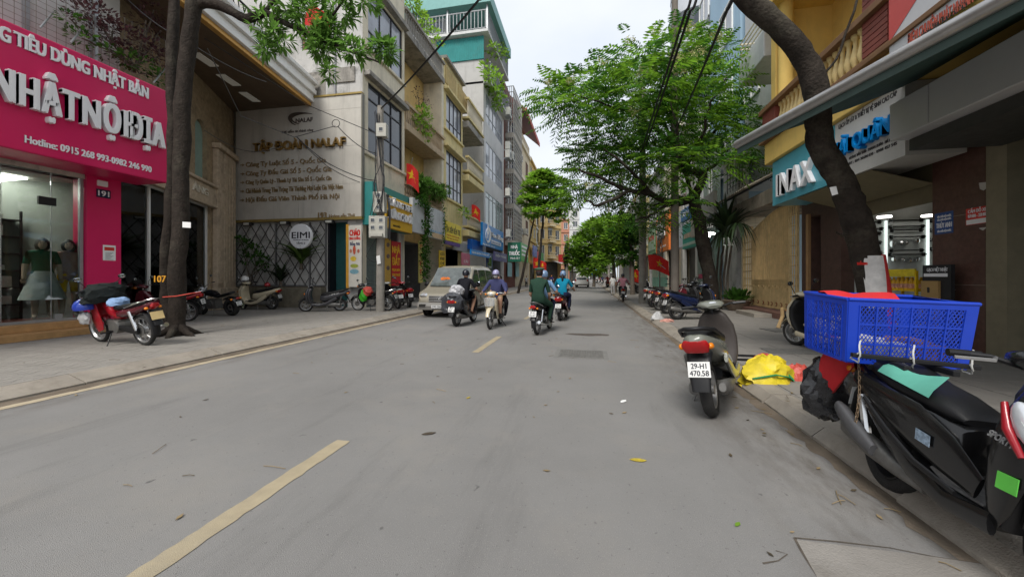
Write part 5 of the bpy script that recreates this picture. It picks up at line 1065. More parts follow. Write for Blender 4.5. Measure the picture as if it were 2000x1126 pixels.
# ---------------- the farther shop row with its signs
def shop_house(name,label,u0,u1,z1,m,floors,cols): return plain_house(name,label,FW6.sh(-.3),SR(u0,-.3),SR(u1,-.3),z1,m,cols,floors,z0=4.6,depth=9)
shop_house('shop_house', 'grey green shop house behind the leaning tree trunk', 1396, 1362, 9, mat('grey green render', (.22, .26, .22), .85, var=.2, streak=.5), 1, 2)
shop_house('shop_house', 'white shop house with the teal sign', 1361.8, 1330, 12, W_PLA, 2, 2)
shop_house('shop_house', 'beige shop house with the white and orange signs', 1329.8, 1298, 13, M_CREAM, 3, 2)
shop_house('shop_house', 'grey shop house with the hanging red flag', 1297.8, 1268, 12, W_GREY, 3, 3)
shop_house('shop_house', 'dim yellow shop house behind the far trees', 1267.8, 1240, 13, M_YEL, 3, 3)
shop_house('shop_house', 'farthest white shop house behind the trees', 1239.8, 1205, 13, W_PLA, 3, 6)
MB().fbox(FW6, (SR(1440), SR(1396), PV, 4.6), -1.2, -1).build('alley_wall', mat('dark green wall', (.03, .06, .05), .8, var=.3), rtN)
fs_ = FW6.sh(.9)
th = signbox('shop_sign', 'orange sign with a tilted white plate past the smooth pole', fs_, 1306, 1281, 1306, 411, 487, mat('orange panel', (.64, .16, .03), .45, var=.1), .25)
text3('lettering', 'PHỞ\nBÒ', fs_.hit(1284, 462, .03), fs_.hit(1299, 450, .03) - fs_.hit(1284, 462, .03), UP * 1.2, fs_.n, .02, M_INKB, th, .02); o = MB().prism([fs_.hit(u, v, .005) for u, v in ((1283, 441), (1298, 428), (1299, 459), (1284, 470))], fs_.n * .04); o.build('white_plate', M_WHITE, th)
T('HỒNG', 1284, 1297, 1300, 440, 450, .02, .04, fs_.sh(.05), M_INKB); T('NHUNG', 1284, 1297, 1300, 453, 463, .02, .04, fs_.sh(.05), M_INKB); T('ĐT: 0912', 1287, 1300, 1300, 477, 481, .01, .03, fs_)
th = signbox('shop_sign', 'green framed sign with pink letters left of the orange sign', fs_, 1280, 1266, 1280, 440, 493, mat('green sign frame', (.12, .26, .13), .5, var=.15), .2)
MB().fbox(fs_, fs_.rect(1279, 1267.5, 446, 486, at=1280), .003, .03).build('pale_field', mat('pale green field', (.32, .42, .3), .6, var=.3, vs=1.5), th); T('BÚN', 1268, 1278, 1280, 456, 466, .04, .05, fs_, M_RED)
th = signbox('shop_sign', 'blank grey white sign box behind the smooth pole', FW6.sh(.7), 1332, 1308, 1332, 410, 482, mat('grey white box', (.5, .53, .56), .5, var=.05), .3)
ft_ = FW6.sh(1.1)
th = signbox('shop_sign', 'teal green sign with dotted edge beside the dark trunk', ft_, 1364, 1333, 1364, 425, 478, mat('teal green panel', (.05, .36, .27), .45, var=.08), .3)
MB().fbox(ft_, ft_.rect(1363, 1334, 467, 473, at=1364), .003, .02).build('pale_band', mat('pale mint', (.5, .6, .5), .5), th); MB().fbox(ft_, ft_.rect(1363, 1336, 446, 456, at=1364), .003, .02).build('pale_band', mat('peach band', (.55, .42, .3), .5, var=.3, vs=3), th)
th = signbox('shop_sign', 'small blue sign above the teal green one', FW6.sh(.8), 1347, 1330, 1347, 400, 425, mat('cobalt panel', (.03, .14, .38), .5, var=.2), .2); T('ẢNH', 1333, 1345, 1347, 408, 416, .02, .05, FW6.sh(.8))
th = signbox('shop_sign', 'beige photo sign with blue square right of the trunk', FW6.sh(1.3), 1366, 1349, 1366, 418, 458, mat('beige panel', (.48, .43, .36), .5, var=.15), .2)
th = signbox('tarp_sign', 'sagging grey tarpaulin sign above the two lit bulbs', FW6.sh(1.0), 1394, 1367, 1394, 372, 438, mat('grey tarpaulin', (.42, .40, .37), .7, var=.15, streak=.4), .15)
for k,(u,v) in enumerate(((1379,461),(1388,456))):
 p_ = FW6.hit(u, v, .6); t_ = thing('bulb_lamp', ('lit bulb hanging before the dark shop, lower one', 'lit bulb hanging before the dark shop, upper one')[k], 'lamp', p_); MB().ball(p_, (.22, .12, .07), 10, 6).build('bulb', mat('lit bulb', (1, .98, .9), emit=8, var=0), t_); MB().tube([p_ + UP * .06, p_ + UP * .5], .012, 4).build('cord', M_BLACK, t_)
th = signbox('side_sign', 'tall pale narrow sign edge left of the box pole', FW6.sh(1.6), 1252, 1242, 1252, 372, 500, mat('pale narrow sign', (.5, .5, .48), .5, var=.2, vs=.7), .2)
for k, (u0, u1, lab) in enumerate(((1286, 1274, 'mint green glass door poster past the red flag'), (1302, 1290, 'second mint green door poster, nearer the smooth pole'))):
 th = signbox('door_poster', lab, FW6.sh(.1), u1 if u1 > u0 else u0, u0 if u1 > u0 else u1, u0, 508, 560, mat('mint poster', (.16, .4, .3), .5, var=.25, vs=1.2), .05, cat='poster'); MB().fbox(FW6, FW6.sh(.1).rect(u0, u1, 526, 541), .103, .11).build('print', mat('pale print', (.4, .5, .38), .6, var=.3, vs=3), th)
th = signbox('pink_board', 'small red and violet board on the pavement behind the trunk', FW6.sh(.8), 1373, 1364, 1373, 535, 544, mat('red violet board', (.5, .05, .12), .5, var=.3, vs=3), .05, cat='board')
# ================================================================ trees,poles,wires
M_BARK = mat('dark bark', (.034, .027, .022), .95, var=.45, vs=7, bump=1.2, bs=26, grime=.4, dirt=(.13, .12, .09), spec=.15)
M_BARK2 = mat('grey bark', (.12, .10, .08), .95, var=.35, vs=6, bump=.8, bs=24, spec=.15)
def leafmat(name,col,tr=.5): return mat(name,col,.5,var=.25,vs=.8,island=.55,spec=.35,trans=tr)
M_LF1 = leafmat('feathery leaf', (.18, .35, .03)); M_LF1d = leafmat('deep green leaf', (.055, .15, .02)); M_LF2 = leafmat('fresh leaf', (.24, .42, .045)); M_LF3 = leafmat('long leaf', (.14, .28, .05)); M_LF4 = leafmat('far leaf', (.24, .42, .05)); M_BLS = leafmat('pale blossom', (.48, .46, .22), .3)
M_PUR = leafmat('purple leaf', (.10, .045, .05), .3)
NR = np.random.default_rng(11)
def noisy(path,k,amp):
 P = [Vector(p) for p in path]; out = []
 for i in range(len(P) - 1):
  p0,p1,p2,p3 = P[max(i - 1,0)],P[i],P[i + 1],P[min(i + 2,len(P) - 1)]
  for j in range(k):
   t = j / k; q = .5 * ((2 * p1) + (p2 - p0) * t + (2 * p0 - 5 * p1 + 4 * p2 - p3) * t * t + (3 * p1 - p0 - 3 * p2 + p3) * t ** 3)
   out.append(q + Vector(NR.normal(0,amp,3)))
 out.append(P[-1]); return out
def limb(mb,path,r0,r1,n=8,k=5,amp=.012,knob=.1):
 P = noisy(path,k,amp); m = len(P); mb.tube(P,[(r0 + (r1 - r0) * i / (m - 1)) * (1 + NR.uniform(-knob,knob)) for i in range(m)],n); return P
def leafcloud(name,pos,dirs,parent,m,kind,size,jit=.3):
 V,F = [],[]; n = len(pos)
 def add(vs,per):
  pass
 d = dirs / np.maximum(np.linalg.norm(dirs,axis=1,keepdims=True),1e-6)
 up = np.tile([0,0,1.],(n,1)); side = np.cross(d,up); side /= np.maximum(np.linalg.norm(side,axis=1,keepdims=True),1e-3); nor = np.cross(side,d)
 sz = size * NR.uniform(1 - jit,1 + jit,(n,1)); base = 0
 def quads(Q):
  nonlocal base
  k = Q.shape[0]; V.append(Q.reshape(-1,3)); F.extend([(base + 4 * i,base + 4 * i + 1,base + 4 * i + 2,base + 4 * i + 3) for i in range(k)]); base += 4 * k
 if kind == 'pinnate':
  N = 7
  for j in range(N):
   t = .12 + .88 * j / (N - 1); c = pos + d * sz * t - up * sz * .32 * t * t; w = .34 * math.sin(math.pi * (.18 + .72 * t))
   for s in (-1,1):
    tip = c + side * s * sz * w + d * sz * .13 - up * sz * .07 - up * sz * .1 * NR.uniform(0,1,(n,1)); mid = (c + tip) / 2; wd = d * sz * .048
    quads(np.stack([c,mid - wd,tip,mid + wd],1))
 elif kind == 'whorl':
  for j in range(8):
   a = 2 * math.pi * j / 8 + NR.uniform(-.3,.3,(n,1)); e = (side * np.cos(a) + nor * np.sin(a)) * .8 + d * .55 - up * NR.uniform(0,.5,(n,1)); e /= np.linalg.norm(e,axis=1,keepdims=True)
   ss = sz * NR.uniform(.6,1.1,(n,1)); tip = pos + e * ss; mid = pos + e * ss * .55 + up * ss * .05; w = np.cross(e,up); w /= np.maximum(np.linalg.norm(w,axis=1,keepdims=True),1e-3)
   quads(np.stack([pos,mid - w * ss * .12,tip,mid + w * ss * .12],1))
 else:
  tip = pos + d * sz; mid = pos + d * sz * .5 + nor * sz * .06; quads(np.stack([pos,mid - side * sz * .3,tip,mid + side * sz * .3],1))
 return raw(name,np.concatenate(V),F,m,parent)
def clump(c,r,n,zc=None,flat=.75):
 v = NR.normal(0,1,(n,3)); v /= np.linalg.norm(v,axis=1,keepdims=True); v *= NR.uniform(.25,1,(n,1)) ** .6
 return np.array(c[:]) + v * np.array([r,r,r * flat]),v + np.array([0,0,.15])
# ---------------- the dark trunk by the pink shop
b = G(345,655,PV); zt = FW.dot(b - CAM)
th = thing('street_tree', 'dark forked street tree with painted number before the pink shop', 'tree', b)
mb = MB()
def TP_(u,v,dz=0.): return D(u,v,zt + dz)
limb(mb,[TP_(345,662),TP_(345,600),TP_(350,480),TP_(355,330),TP_(358,180),TP_(372,60),TP_(385,-30),TP_(395,-140)],.175,.15,12,5,.012,.07)
limb(mb,[TP_(335,640,.25),TP_(322,560,.25),TP_(330,430,.2),TP_(338,300,.15),TP_(335,120,.2),TP_(345,-60,.3)],.11,.11,10)
for k in range(6): a = k * 1.05; limb(mb,[b + Vector((0,0,.25)),b + Vector((math.cos(a) * .3,math.sin(a) * .3,.06)),b + Vector((math.cos(a) * .5,math.sin(a) * .5,-.02))],.11,.03,6,3)
trk = mb.build('trunk', M_BARK, th, smooth=60)
mb = MB(); br = limb(mb,[TP_(372,10),TP_(420,8),TP_(480,36),TP_(515,25),TP_(545,40),TP_(620,75),TP_(700,105),TP_(740,122)],.13,.015,8,5,.01)
limb(mb,[TP_(515,26),TP_(540,-5),TP_(570,-50)],.05,.03,6); limb(mb,[TP_(612,72),TP_(650,30),TP_(690,-30)],.04,.02,6); limb(mb,[TP_(390,-30),TP_(470,-60),TP_(640,-40),TP_(720,-20)],.1,.02,6)
mb.build('branch', M_BARK, th, smooth=60)
ps,ds = [],[]
for (u,v,r_,n_) in ((520,45,34,22),(545,75,24,16),(600,30,40,36),(625,75,26,24),(560,10,36,26),(650,62,22,24),(632,95,24,26),(690,98,22,26),(660,20,36,30),(742,92,16,18),(760,100,20,22),(642,140,14,10),(700,-8,40,34),(500,0,40,24),(520,95,14,12)):
 p_,q_ = clump(D(u,v,zt),r_ / FPX * zt,n_); ps.append(p_); ds.append(q_)
leafcloud('crown', np.concatenate(ps), np.concatenate(ds), th, M_LF3, 'whorl', .26)
p_ = TP_(352,540) + Vector((-.02,0,0)) - FW * .40
text3('lettering', '107', TP_(330, 550) - FW * .36, RT * .26, UP * .14, -FW, .01, mat('orange paint', (.6, .28, .02), .7), th, .03)
t_ = thing('tree_tag', 'small white paper tag tied on the dark trunk', 'tag', TP_(363, 440)); MB().prism([TP_(357, 433, -.36), TP_(373, 434, -.36), TP_(373, 445, -.36), TP_(357, 444, -.36)], -FW * .01).build('card', M_WHITE, t_)
t_ = thing('rope', 'thin red cord tied around the dark trunk', 'cord', TP_(345, 580)); MB().tube([TP_(318, 580, -.36), TP_(345, 578, -.40), TP_(372, 573, -.36), TP_(392, 570, -.1)], .012, 5).build('cord', mat('red cord', (.5, .05, .03), .6), t_)
# ---------------- leaning trunk before the tile shop
b = D(1722,722,5.6); b.z = PV
th = thing('leaning_tree', 'dark leaning tree trunk with a paper poster before the tile shop', 'tree', b); mb = MB()
Q = [(u,v,5.6 - max(0,480 - v) * .0007) for u,v in ((1722,730),(1712,600),(1686,480),(1669,420),(1651,370),(1637,340),(1611,300),(1598,250),(1597,200),(1587,150),(1563,100),(1517,50),(1463,0),(1400,-70))]
limb(mb, [D(*q) for q in Q], .19, .13, 14, 4, .006, .06); mb.build('trunk', M_BARK, th, smooth=60)
mb = MB(); limb(mb, [D(1600, 150, 5.5), D(1640, 100, 5.4), D(1700, -100, 5.2)], .02, .015, 5); limb(mb, [D(1665, 455, 5.6), D(1645, 460, 5.5), D(1635, 452, 5.4)], .018, .008, 5); mb.build('branch', M_BARK, th)
def wrap(name,pts,m,parent):
 L_,R_ = [],[]
 rs = []
 for (u,v,w_,c0,c1) in pts:
  ring = []
  for k in range(7): a = c0 + (c1 - c0) * k / 6; c_ = D(u,v,5.6); ring.append(c_ + RT * w_ * .64 * math.sin(a) - FW * w_ * .64 * math.cos(a))
  rs.append(ring)
 mb = MB(); mb.rings(rs,cap=False,close=False); return mb.build(name,m,parent,smooth=60)
pt = thing('tree_poster', 'red and white paper poster wrapped around the leaning trunk', 'poster', D(1695, 540, 5.3))
wrap('red_half', [(1695, 498, .3, .05, 1.3), (1701, 535, .302, .0, 1.3), (1708, 580, .305, -.1, 1.3), (1714, 640, .31, -.2, 1.3)], mat('poster red', (.55, .035, .035), .5), pt); wrap('white_half', [(1695, 500, .306, -1.2, .2), (1701, 535, .308, -1.2, .15), (1705, 560, .31, -1.2, .05), (1710, 600, .314, -1.2, -.1)], mat('poster white', (.62, .6, .58), .5, var=.2, vs=9), pt)
text3('lettering', 'TUYỂN DỤNG', D(1674, 517, 5.38), RT * .15, UP * .035, -FW, .004, M_RED, pt, .02)
t_ = thing('tree_tag', 'small white number card on the leaning trunk', 'tag', D(1627, 372, 5.2)); MB().prism([D(u, v, 5.25) for u, v in ((1620, 366), (1632, 364), (1636, 379), (1625, 382))], -FW * .01).build('card', M_WHITE, t_)
# ---------------- the feathery tree over the parked scooters
b = G(1396,603,PV); zt = FW.dot(b - CAM)
th = thing('feathery_tree', 'big tree with feathery leaves and pale blossom over the parked scooters', 'tree', b); mb = MB()
def TQ(u,v,dz=0.): return D(u,v,zt + dz)
limb(mb,[TQ(1397,606),TQ(1388,560),TQ(1372,470),TQ(1360,410),TQ(1352,385)],.3,.23,12,5,.02)
limb(mb,[TQ(1355,392),TQ(1372,350),TQ(1370,338),TQ(1335,330),TQ(1320,300,.5),TQ(1312,240,.8),TQ(1300,150,1)],.2,.05,10,5,.02)
limb(mb,[TQ(1352,390),TQ(1310,395,-.3),TQ(1270,378,-.8),TQ(1230,372,-1.2),TQ(1180,350,-1.5),TQ(1130,330,-1.6)],.17,.04,8,5,.03)
limb(mb,[TQ(1352,392),TQ(1320,388,.8),TQ(1285,400,1.5),TQ(1240,395,2)],.16,.04,8,5,.03)
mb.build('trunk', M_BARK, th, smooth=60)
mb = MB()
for Q in ([(1340,332,0),(1310,280,-.5),(1250,230,-1),(1190,205,-1.5),(1110,180,-2)],[(1320,300,.5),(1290,230,1.5),(1240,190,2.2),(1180,170,2.5)],[(1335,330,0),(1370,270,-1.5),(1390,200,-2),(1420,150,-2.2)],[(1335,330,0),(1390,260,1),(1440,230,1.5),(1490,220,1.5)],[(1312,240,.8),(1330,170,.5),(1350,110,0),(1340,90,0)],[(1270,378,-.8),(1230,330,-2),(1180,290,-2.4)],[(1320,300,.5),(1270,290,1),(1200,290,1.2),(1140,290,1.5)],[(1352,385,0),(1330,300,-2),(1310,200,-2.5)],[(1360,345,0),(1430,300,.4),(1460,290,0)],[(1230,372,-1.2),(1170,400,-1.6),(1140,385,-1.6)],[(1310,395,-.3),(1270,420,-.6),(1240,430,-.8)]):
 limb(mb,[TQ(*q) for q in Q],.09,.02,6,4,.03)
mb.build('branch', M_BARK, th, smooth=60)
CL = [(1300,150,90),(1250,190,80),(1350,180,80),(1200,180,70),(1140,190,55),(1085,185,40),(1100,210,32),(1250,120,45),(1320,95,60),(1380,110,48),(1400,160,45),(1340,240,85),(1280,260,85),(1220,260,70),(1170,250,50),(1180,310,60),(1240,320,60),(1300,320,60),(1140,300,34),(1160,345,50),(1110,380,24),(1145,370,38),(1200,360,50),(1400,240,60),(1450,210,40),(1470,240,38),(1430,280,50),(1480,290,26),(1390,310,40),(1250,380,40),(1275,420,32),(1245,440,28),(1220,405,34),(1330,400,30),(1130,175,30),(1170,150,30),(1460,330,22),(1075,190,22)]
ps,ds = [],[]
for (u,v,r_) in CL:
 dz = NR.uniform(-2.2,2.2); p_,q_ = clump(D(u,v,zt + dz),r_ / FPX * zt,int(r_ * r_ * .03) + 8,flat=.62); ps.append(p_); ds.append(q_ * [1,1,.4])
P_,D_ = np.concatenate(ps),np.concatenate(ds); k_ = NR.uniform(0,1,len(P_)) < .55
cr = leafcloud('crown', P_[k_], D_[k_], th, M_LF1, 'pinnate', .72); leafcloud('shade_leaves', P_[~k_] + NR.normal(0, .25, (int((~k_).sum()), 3)), D_[~k_], th, M_LF1d, 'pinnate', .72)  # darker leaf colour, mixed in at random, paints the crown's inner shade
ps = []
for (u,v,r_,n_) in ((1265,135,20,260),(1315,118,18,200),(1330,130,18,200),(1362,105,16,160),(1345,55,12,110),(1180,118,12,90),(1070,160,8,60),(1115,155,9,70),(1230,80,10,80),(1280,60,9,70),(1400,70,12,100),(1150,360,9,60),(1240,215,12,80)):
 p_,q_ = clump(D(u,v,zt - 2.3),r_ / FPX * zt,n_); ps.append(p_)
P_ = np.concatenate(ps); leafcloud('blossom', P_, NR.normal(0, 1, P_.shape), th, M_BLS, 'oval', .07)
# ---------------- young tree on the left pavement,and the far trees
def round_tree(name, label, base, zc, trunkpx, clumps, m, kind='oval', size=.22, dens=.05, trunk_r=.12, blades=None, flat=.5, mt=None):
 t_ = thing(name, label, 'tree', base); mb = MB()
 for Q in trunkpx: limb(mb,[D(u,v,zc) for u,v in Q],trunk_r,trunk_r * .4,7,4,.02)
 mb.build('trunk', mt or M_BARK2, t_, smooth=60); ps, ds = [], []
 for (u,v,r_) in clumps:
  rr = r_ / FPX * zc; p_,q_ = clump(D(u,v,zc + NR.uniform(-1,1) * rr),rr,max(12,int(r_ * r_ * dens)),flat=flat); ps.append(p_); ds.append(q_ * [1,1,.5])
 leafcloud('crown', np.concatenate(ps), np.concatenate(ds), t_, m, kind, size); return t_
bb_ = G(1016,570,PV); zz = FW.dot(bb_ - CAM)
round_tree('young_tree', 'young street tree with layered light green crown on the far pavement', bb_, zz, [[(1012, 572), (1020, 540), (1032, 480), (1040, 440), (1046, 410)], [(1052, 560), (1054, 500), (1060, 440), (1062, 400), (1060, 370)], [(1060, 400), (1080, 380), (1095, 365)], [(1046, 410), (1035, 395), (1028, 385)]],
   [(1060,350,30),(1045,362,24),(1085,360,26),(1065,385,34),(1035,392,24),(1095,385,22),(1075,410,26),(1040,415,20),(1100,405,14),(1060,340,16),(1030,375,12),(1105,395,10),(1090,425,14)],M_LF2,size=.34,dens=1.3,trunk_r=.14,flat=.4,mt=M_BARK)
far = [('bushy green street tree at the far bend', 1158, 46, [[(1160, 560), (1160, 480)]], [(1150, 470, 28), (1130, 480, 24), (1122, 500, 18), (1165, 520, 20), (1140, 525, 14), (1175, 460, 30), (1160, 500, 24), (1135, 505, 18), (1185, 490, 26), (1150, 450, 18)]),
  ('tall leafy tree leaning over the far lane', 1195, 34, [[(1200, 570), (1198, 500), (1190, 440)]], [(1185, 440, 26), (1200, 470, 28), (1215, 440, 26), (1180, 480, 22), (1210, 500, 22), (1225, 470, 20), (1160, 440, 16), (1172, 508, 14)]),
  ('dense dark tree beside the far box pole', 1232, 29, [[(1236, 575), (1234, 510), (1228, 460)]], [(1225, 455, 22), (1238, 480, 20), (1240, 440, 20), (1222, 500, 16), (1205, 455, 16), (1242, 510, 14)]),
  ('yellow green tree low over the distant traffic', 1122, 70, [[(1116, 556), (1120, 500)]], [(1120, 500, 16), (1132, 515, 14), (1112, 515, 10), (1125, 490, 12), (1145, 520, 14)]),
  ('farthest tree closing the street', 1160, 95, [[(1165, 552), (1165, 530)]], [(1150, 520, 16), (1170, 515, 16), (1185, 520, 14), (1165, 530, 12), (1140, 532, 9)])]
for lab,u,zc,tr,cl in far:
 base = D(u,540,zc); base.z = PV
 sz_ = 9.0 / FPX * zc
 round_tree('street_tree', lab, base, zc, tr, [c for c in cl], M_LF4 if 'dark' not in lab else M_LF1d, size=max(.3, sz_), dens=1.1, trunk_r=.2, flat=.75)
# ---------------- utility poles
M_POLE = mat('concrete pole', (.27, .25, .22), .9, var=.25, vs=3, streak=.4, grime=.5, bump=.3); M_METER = mat('grey beige meter case', (.44, .43, .38), .6, var=.1, grime=.25)
def pole(name,label,base,u,vt,zc,r0,r1,m=M_POLE):
 top = D(u, vt, zc); t_ = thing(name, label, 'pole', base); MB().tube([base, base.lerp(Vector((base.x, base.y, top.z)), .5), Vector((base.x, base.y, top.z))], [r0, (r0 + r1) / 2, r1], 16).build('shaft', m, t_, smooth=50); return t_, Vector((base.x, base.y, top.z))
b1 = G(743,608,PV); z1_ = FW.dot(b1 - CAM)
pA, pAt = pole('utility_pole', 'concrete utility pole carrying stacked grey meter boxes', b1, 743, 208, z1_, .17, .12)
def meterbox(parent,label,u0,u1,v0,v1,zc,cols,rows,tray=True):
 a,b_ = D(u0,v1,zc),D(u1,v1,zc); fr = Fr2((a.x,a.y,0),(b_.x,b_.y,0),1)
 if fr.n.y > 0: fr.n = -fr.n
 L_ = (Vector((b_.x - a.x,b_.y - a.y,0))).length; z0,zt_ = D(u0,v1,zc).z,D(u0,v0,zc).z
 t_ = thing('meter_box', label, 'meter box', fr.pt(L_ / 2, z0), 'electric meter boxes')
 MB().fbox(fr, (0, L_, z0, zt_), -.3, 0).build('case', M_METER, t_, bevel=.015)
 for i in range(cols):
  for j in range(rows):
   c_ = L_ * (i + .5) / cols; z_ = z0 + (zt_ - z0) * (.3 if tray else .08) + (zt_ - z0) * (.66 if tray else .9) * (j + .5) / rows; w_ = .07
   f_ = MB().fbox(fr, (c_ - w_ * 1.3, c_ + w_ * 1.3, z_ - w_ * 1.2, z_ + w_ * 1.2), .001, .014).build('meter_window', mat('pale meter rim', (.5, .49, .45), .5), t_); MB().fbox(fr, (c_ - w_, c_ + w_, z_ - w_ * .9, z_ + w_ * .9), .0145, .018).build('meter_pane', G_DK, f_)
 if tray: MB().fbox(fr, (L_ * .12, L_ * .88, z0 + (zt_ - z0) * .05, z0 + (zt_ - z0) * .2), .001, .12).build('tray', M_METER, t_, bevel=.01)
 return t_
meterbox(pA, 'grey meter box with four windows low on the utility pole', 720, 752, 421, 464, z1_ - .32, 2, 2); meterbox(pA, 'narrow grey meter box with three windows, middle of the utility pole', 728, 751, 374, 414, z1_ - .32, 1, 3, False); meterbox(pA, 'small grey junction box at the top of the utility pole', 734, 754, 240, 266, z1_ - .3, 1, 1, False)
mb = MB()
for k in range(7):
 x_ = NR.uniform(-.16,.16); P = [pAt + Vector((x_,-.16,-.2 - k * .05)),D(742 + NR.uniform(-9,9),300,z1_ - .2),D(738 + NR.uniform(-12,14),360,z1_ - .35),D(735 + NR.uniform(-14,22),420,z1_ - .36)]; mb.tube(noisy(P,4,.01),.014,5)
for k in range(4): P = [D(755 + k * 1.5,380,z1_ - .1),D(760 + k,420,z1_ - .15),D(758 + k,463 + k * 2,z1_ - .12)]; mb.tube(noisy(P,4,.01),.018,5)
mb.tube(noisy([D(736,464,z1_ - .2),D(720,490,z1_ - .2),D(716,502,z1_ - .2),D(728,510,z1_ - .2),D(740,511,z1_ - .2)],5,.0),.012,5)
o = mb.build('cable_bundle', M_BLACK, pA, smooth=60); o['kind'] = 'stuff'
t_ = thing('paper_notice', 'white paper notice tied to the utility pole', 'notice', D(739, 510, z1_ - .2)); MB().prism([D(u, v, z1_ - .2) for u, v in ((735, 500), (742, 498), (744, 514), (737, 516))], -FW * .01).build('sheet', M_WHITE, t_)
for (u, vb, vt, zc_, lab, r0, r1, m_, box) in ((1255, 592, 150, 19.6, 'concrete pole with a grey box beside the red flag', .2, .14, M_POLE, (1244, 1264, 401, 432)), (1318, 604, -60, 15.6, 'slim smooth dark pole in front of the feathery tree', .17, .12, mat('smooth grey pole', (.15, .13, .11), .8, var=.2, vs=2), None), (1213, 566, 330, 39, 'far concrete pole with a pale meter box among the trees', .22, .16, M_POLE, (1208, 1219, 492, 509)), (1107, 562, 460, 46, 'far left pole crowded with cables by the colonial house', .2, .16, M_POLE, None), (1189, 556, 400, 60, 'farthest concrete pole among the tree crowns', .2, .16, M_POLE, None)):
 bs_ = G(u, vb, PV); zc_ = FW.dot(bs_ - CAM); pp, pt_ = pole('utility_pole', lab, bs_, u, vt, zc_, r0, r1, m_)
 if box: meterbox(pp, 'grey meter box on the %s' % ('pole beside the red flag', 'far pole among the trees')[u < 1230], *box, zc_ - .3, 2, 2)
bs_ = G(1107,562,PV); mb = MB(); zf_ = FW.dot(bs_ - CAM)
for k in range(14): mb.tube([D(1107 + NR.uniform(-3,3),470 + k,zf_),D(1104 + NR.uniform(-6,4),500 + k,zf_ - .2),D(1106 + NR.uniform(-3,4),530,zf_)],.04,4)
t_ = thing('cable_tangle', 'tangle of black cables on the far left pole', 'cables', D(1107, 500, zf_)); o = mb.build('cables', M_BLACK, t_); o['kind'] = 'stuff'
# ---------------- overhead wires
def wire(label,pts,r=.018,sag=.0,n=14,m=M_BLACK):
 P = [Vector(p) for p in pts]; out = []
 for i in range(len(P) - 1):
  for j in range(n): t = j / n; q = P[i].lerp(P[i + 1],t); q.z -= sag * 4 * t * (1 - t); out.append(q)
 out.append(P[-1]); t_ = MB().tube(out, r, 5).build('overhead_wire', m, None, smooth=60); return tag(t_, label, 'wire')
wire('thick black cable running from the meter pole up over the street', [pAt + Vector((0, 0, -.1)), D(935, 0, 9), D(960, -40, 8)], .03, .1)
wire('black cable over the street crossing the feathery tree, left one', [D(1205, 440, 30), D(1340, 20, 7.4), D(1352, -20, 7.2)], .028, .1); wire('black cable over the street crossing the feathery tree, middle one', [D(1208, 440, 30), D(1349, 20, 7.4), D(1364, -20, 7.2)], .028, .1); wire('single black cable ending by the pale blue tower', [D(1318, 260, 15), D(1420, 20, 6.5), D(1440, -30, 6.2)], .028, .05)
zN = FW.dot(FN.pt(eN, 0) - CAM) - .8; M_GW = mat('grey wire', (.1, .1, .1), .6)
wire('grey wire across the stone showroom and the board top', [D(405, 95, zN - 4), D(470, 226, zN - 1.5), D(575, 268, zN), D(655, 246, zN)], .016, 0, m=M_GW); wire('black wire drooping from the wire ring to the meter pole', [D(660, 247, zN), D(705, 287, zN), D(742, 300, z1_ - .1)], .018, .06)
wire('black wire slanting over the company board to its lower corner', [D(580, 268, zN), D(640, 318, zN), D(704, 346, zN), D(742, 352, z1_ - .1)], .02, .05); wire('second black wire slanting over the company board', [D(582, 270, zN), D(640, 325, zN), D(703, 356, zN)], .016, .05); wire('thin wire from the canopy to the top of the meter pole', [D(400, 75, zN - 4), D(600, 205, zN), D(743, 265, z1_ - .1)], .016, 0)
wire('grey wire sagging below the board title', [D(400, 255, zN - 3), D(462, 290, zN), D(500, 296, zN), D(552, 286, zN)], .014, .03, m=M_GW); wire('wire passing behind the trunk over the magenta sign', [D(250, 0, 9), D(365, 80, 9.2), D(520, 160, 12)], .012, .1)
mb = MB(); c_ = D(656, 241, zN); mb.tube([c_ + RT * .16 * math.cos(q * .45) + UP * .16 * math.sin(q * .45) for q in range(15)], .014, 5); tag(mb.build('wire_ring', M_BLACK, None), 'loop of black wire hanging before the company board', 'wire')
wire('thin far wire across the gap in the trees', [D(1110, 400, 40), D(1135, 405, 40), D(1175, 402, 40)], .03, .2)
# ---------------- plants on buildings
def plant(name, label, base, clumps, m, kind, size, dens, cat='plant', stems=True):
 t_ = thing(name,label,cat,base); ps,ds = [],[]
 for (p_,r_,n_) in clumps: a,b_ = clump(p_,r_,n_); ps.append(a); ds.append(b_)
 if stems:
  mb = MB()
  for (p_,r_,n_) in clumps: mb.tube(noisy([base,(Vector(base) + Vector(p_)) / 2 + Vector(NR.normal(0,.05,3)),p_],3,.02),[.02] * 7,4)
  mb.build('stem', M_BARK2, t_)
 leafcloud('leaves', np.concatenate(ps), np.concatenate(ds), t_, m, kind, size); return t_
def onF(fr,d,lst,zk): return [(fr.hit(u,v,d),r_,n_) for u,v,r_,n_ in lst]
plant('balcony_plant', 'bright green shrub on the mouldy top balcony', FC.hit(815, 60), onF(FC, -.3, [(806, 12, .5, 90), (815, 28, .5, 90), (826, 38, .45, 70), (834, 48, .5, 80), (846, 66, .45, 70), (855, 82, .35, 50), (800, 2, .5, 80)], 0), M_LF2, 'oval', .2, 1)
plant('balcony_plant', 'bright green shrub spilling over the second balcony', FC.hit(826, 240), onF(FC, .25, [(824, 215, .4, 80), (830, 232, .45, 100), (822, 245, .35, 60), (838, 255, .35, 60), (832, 268, .3, 40), (812, 232, .2, 30)], 0), M_LF2, 'oval', .2, 1)
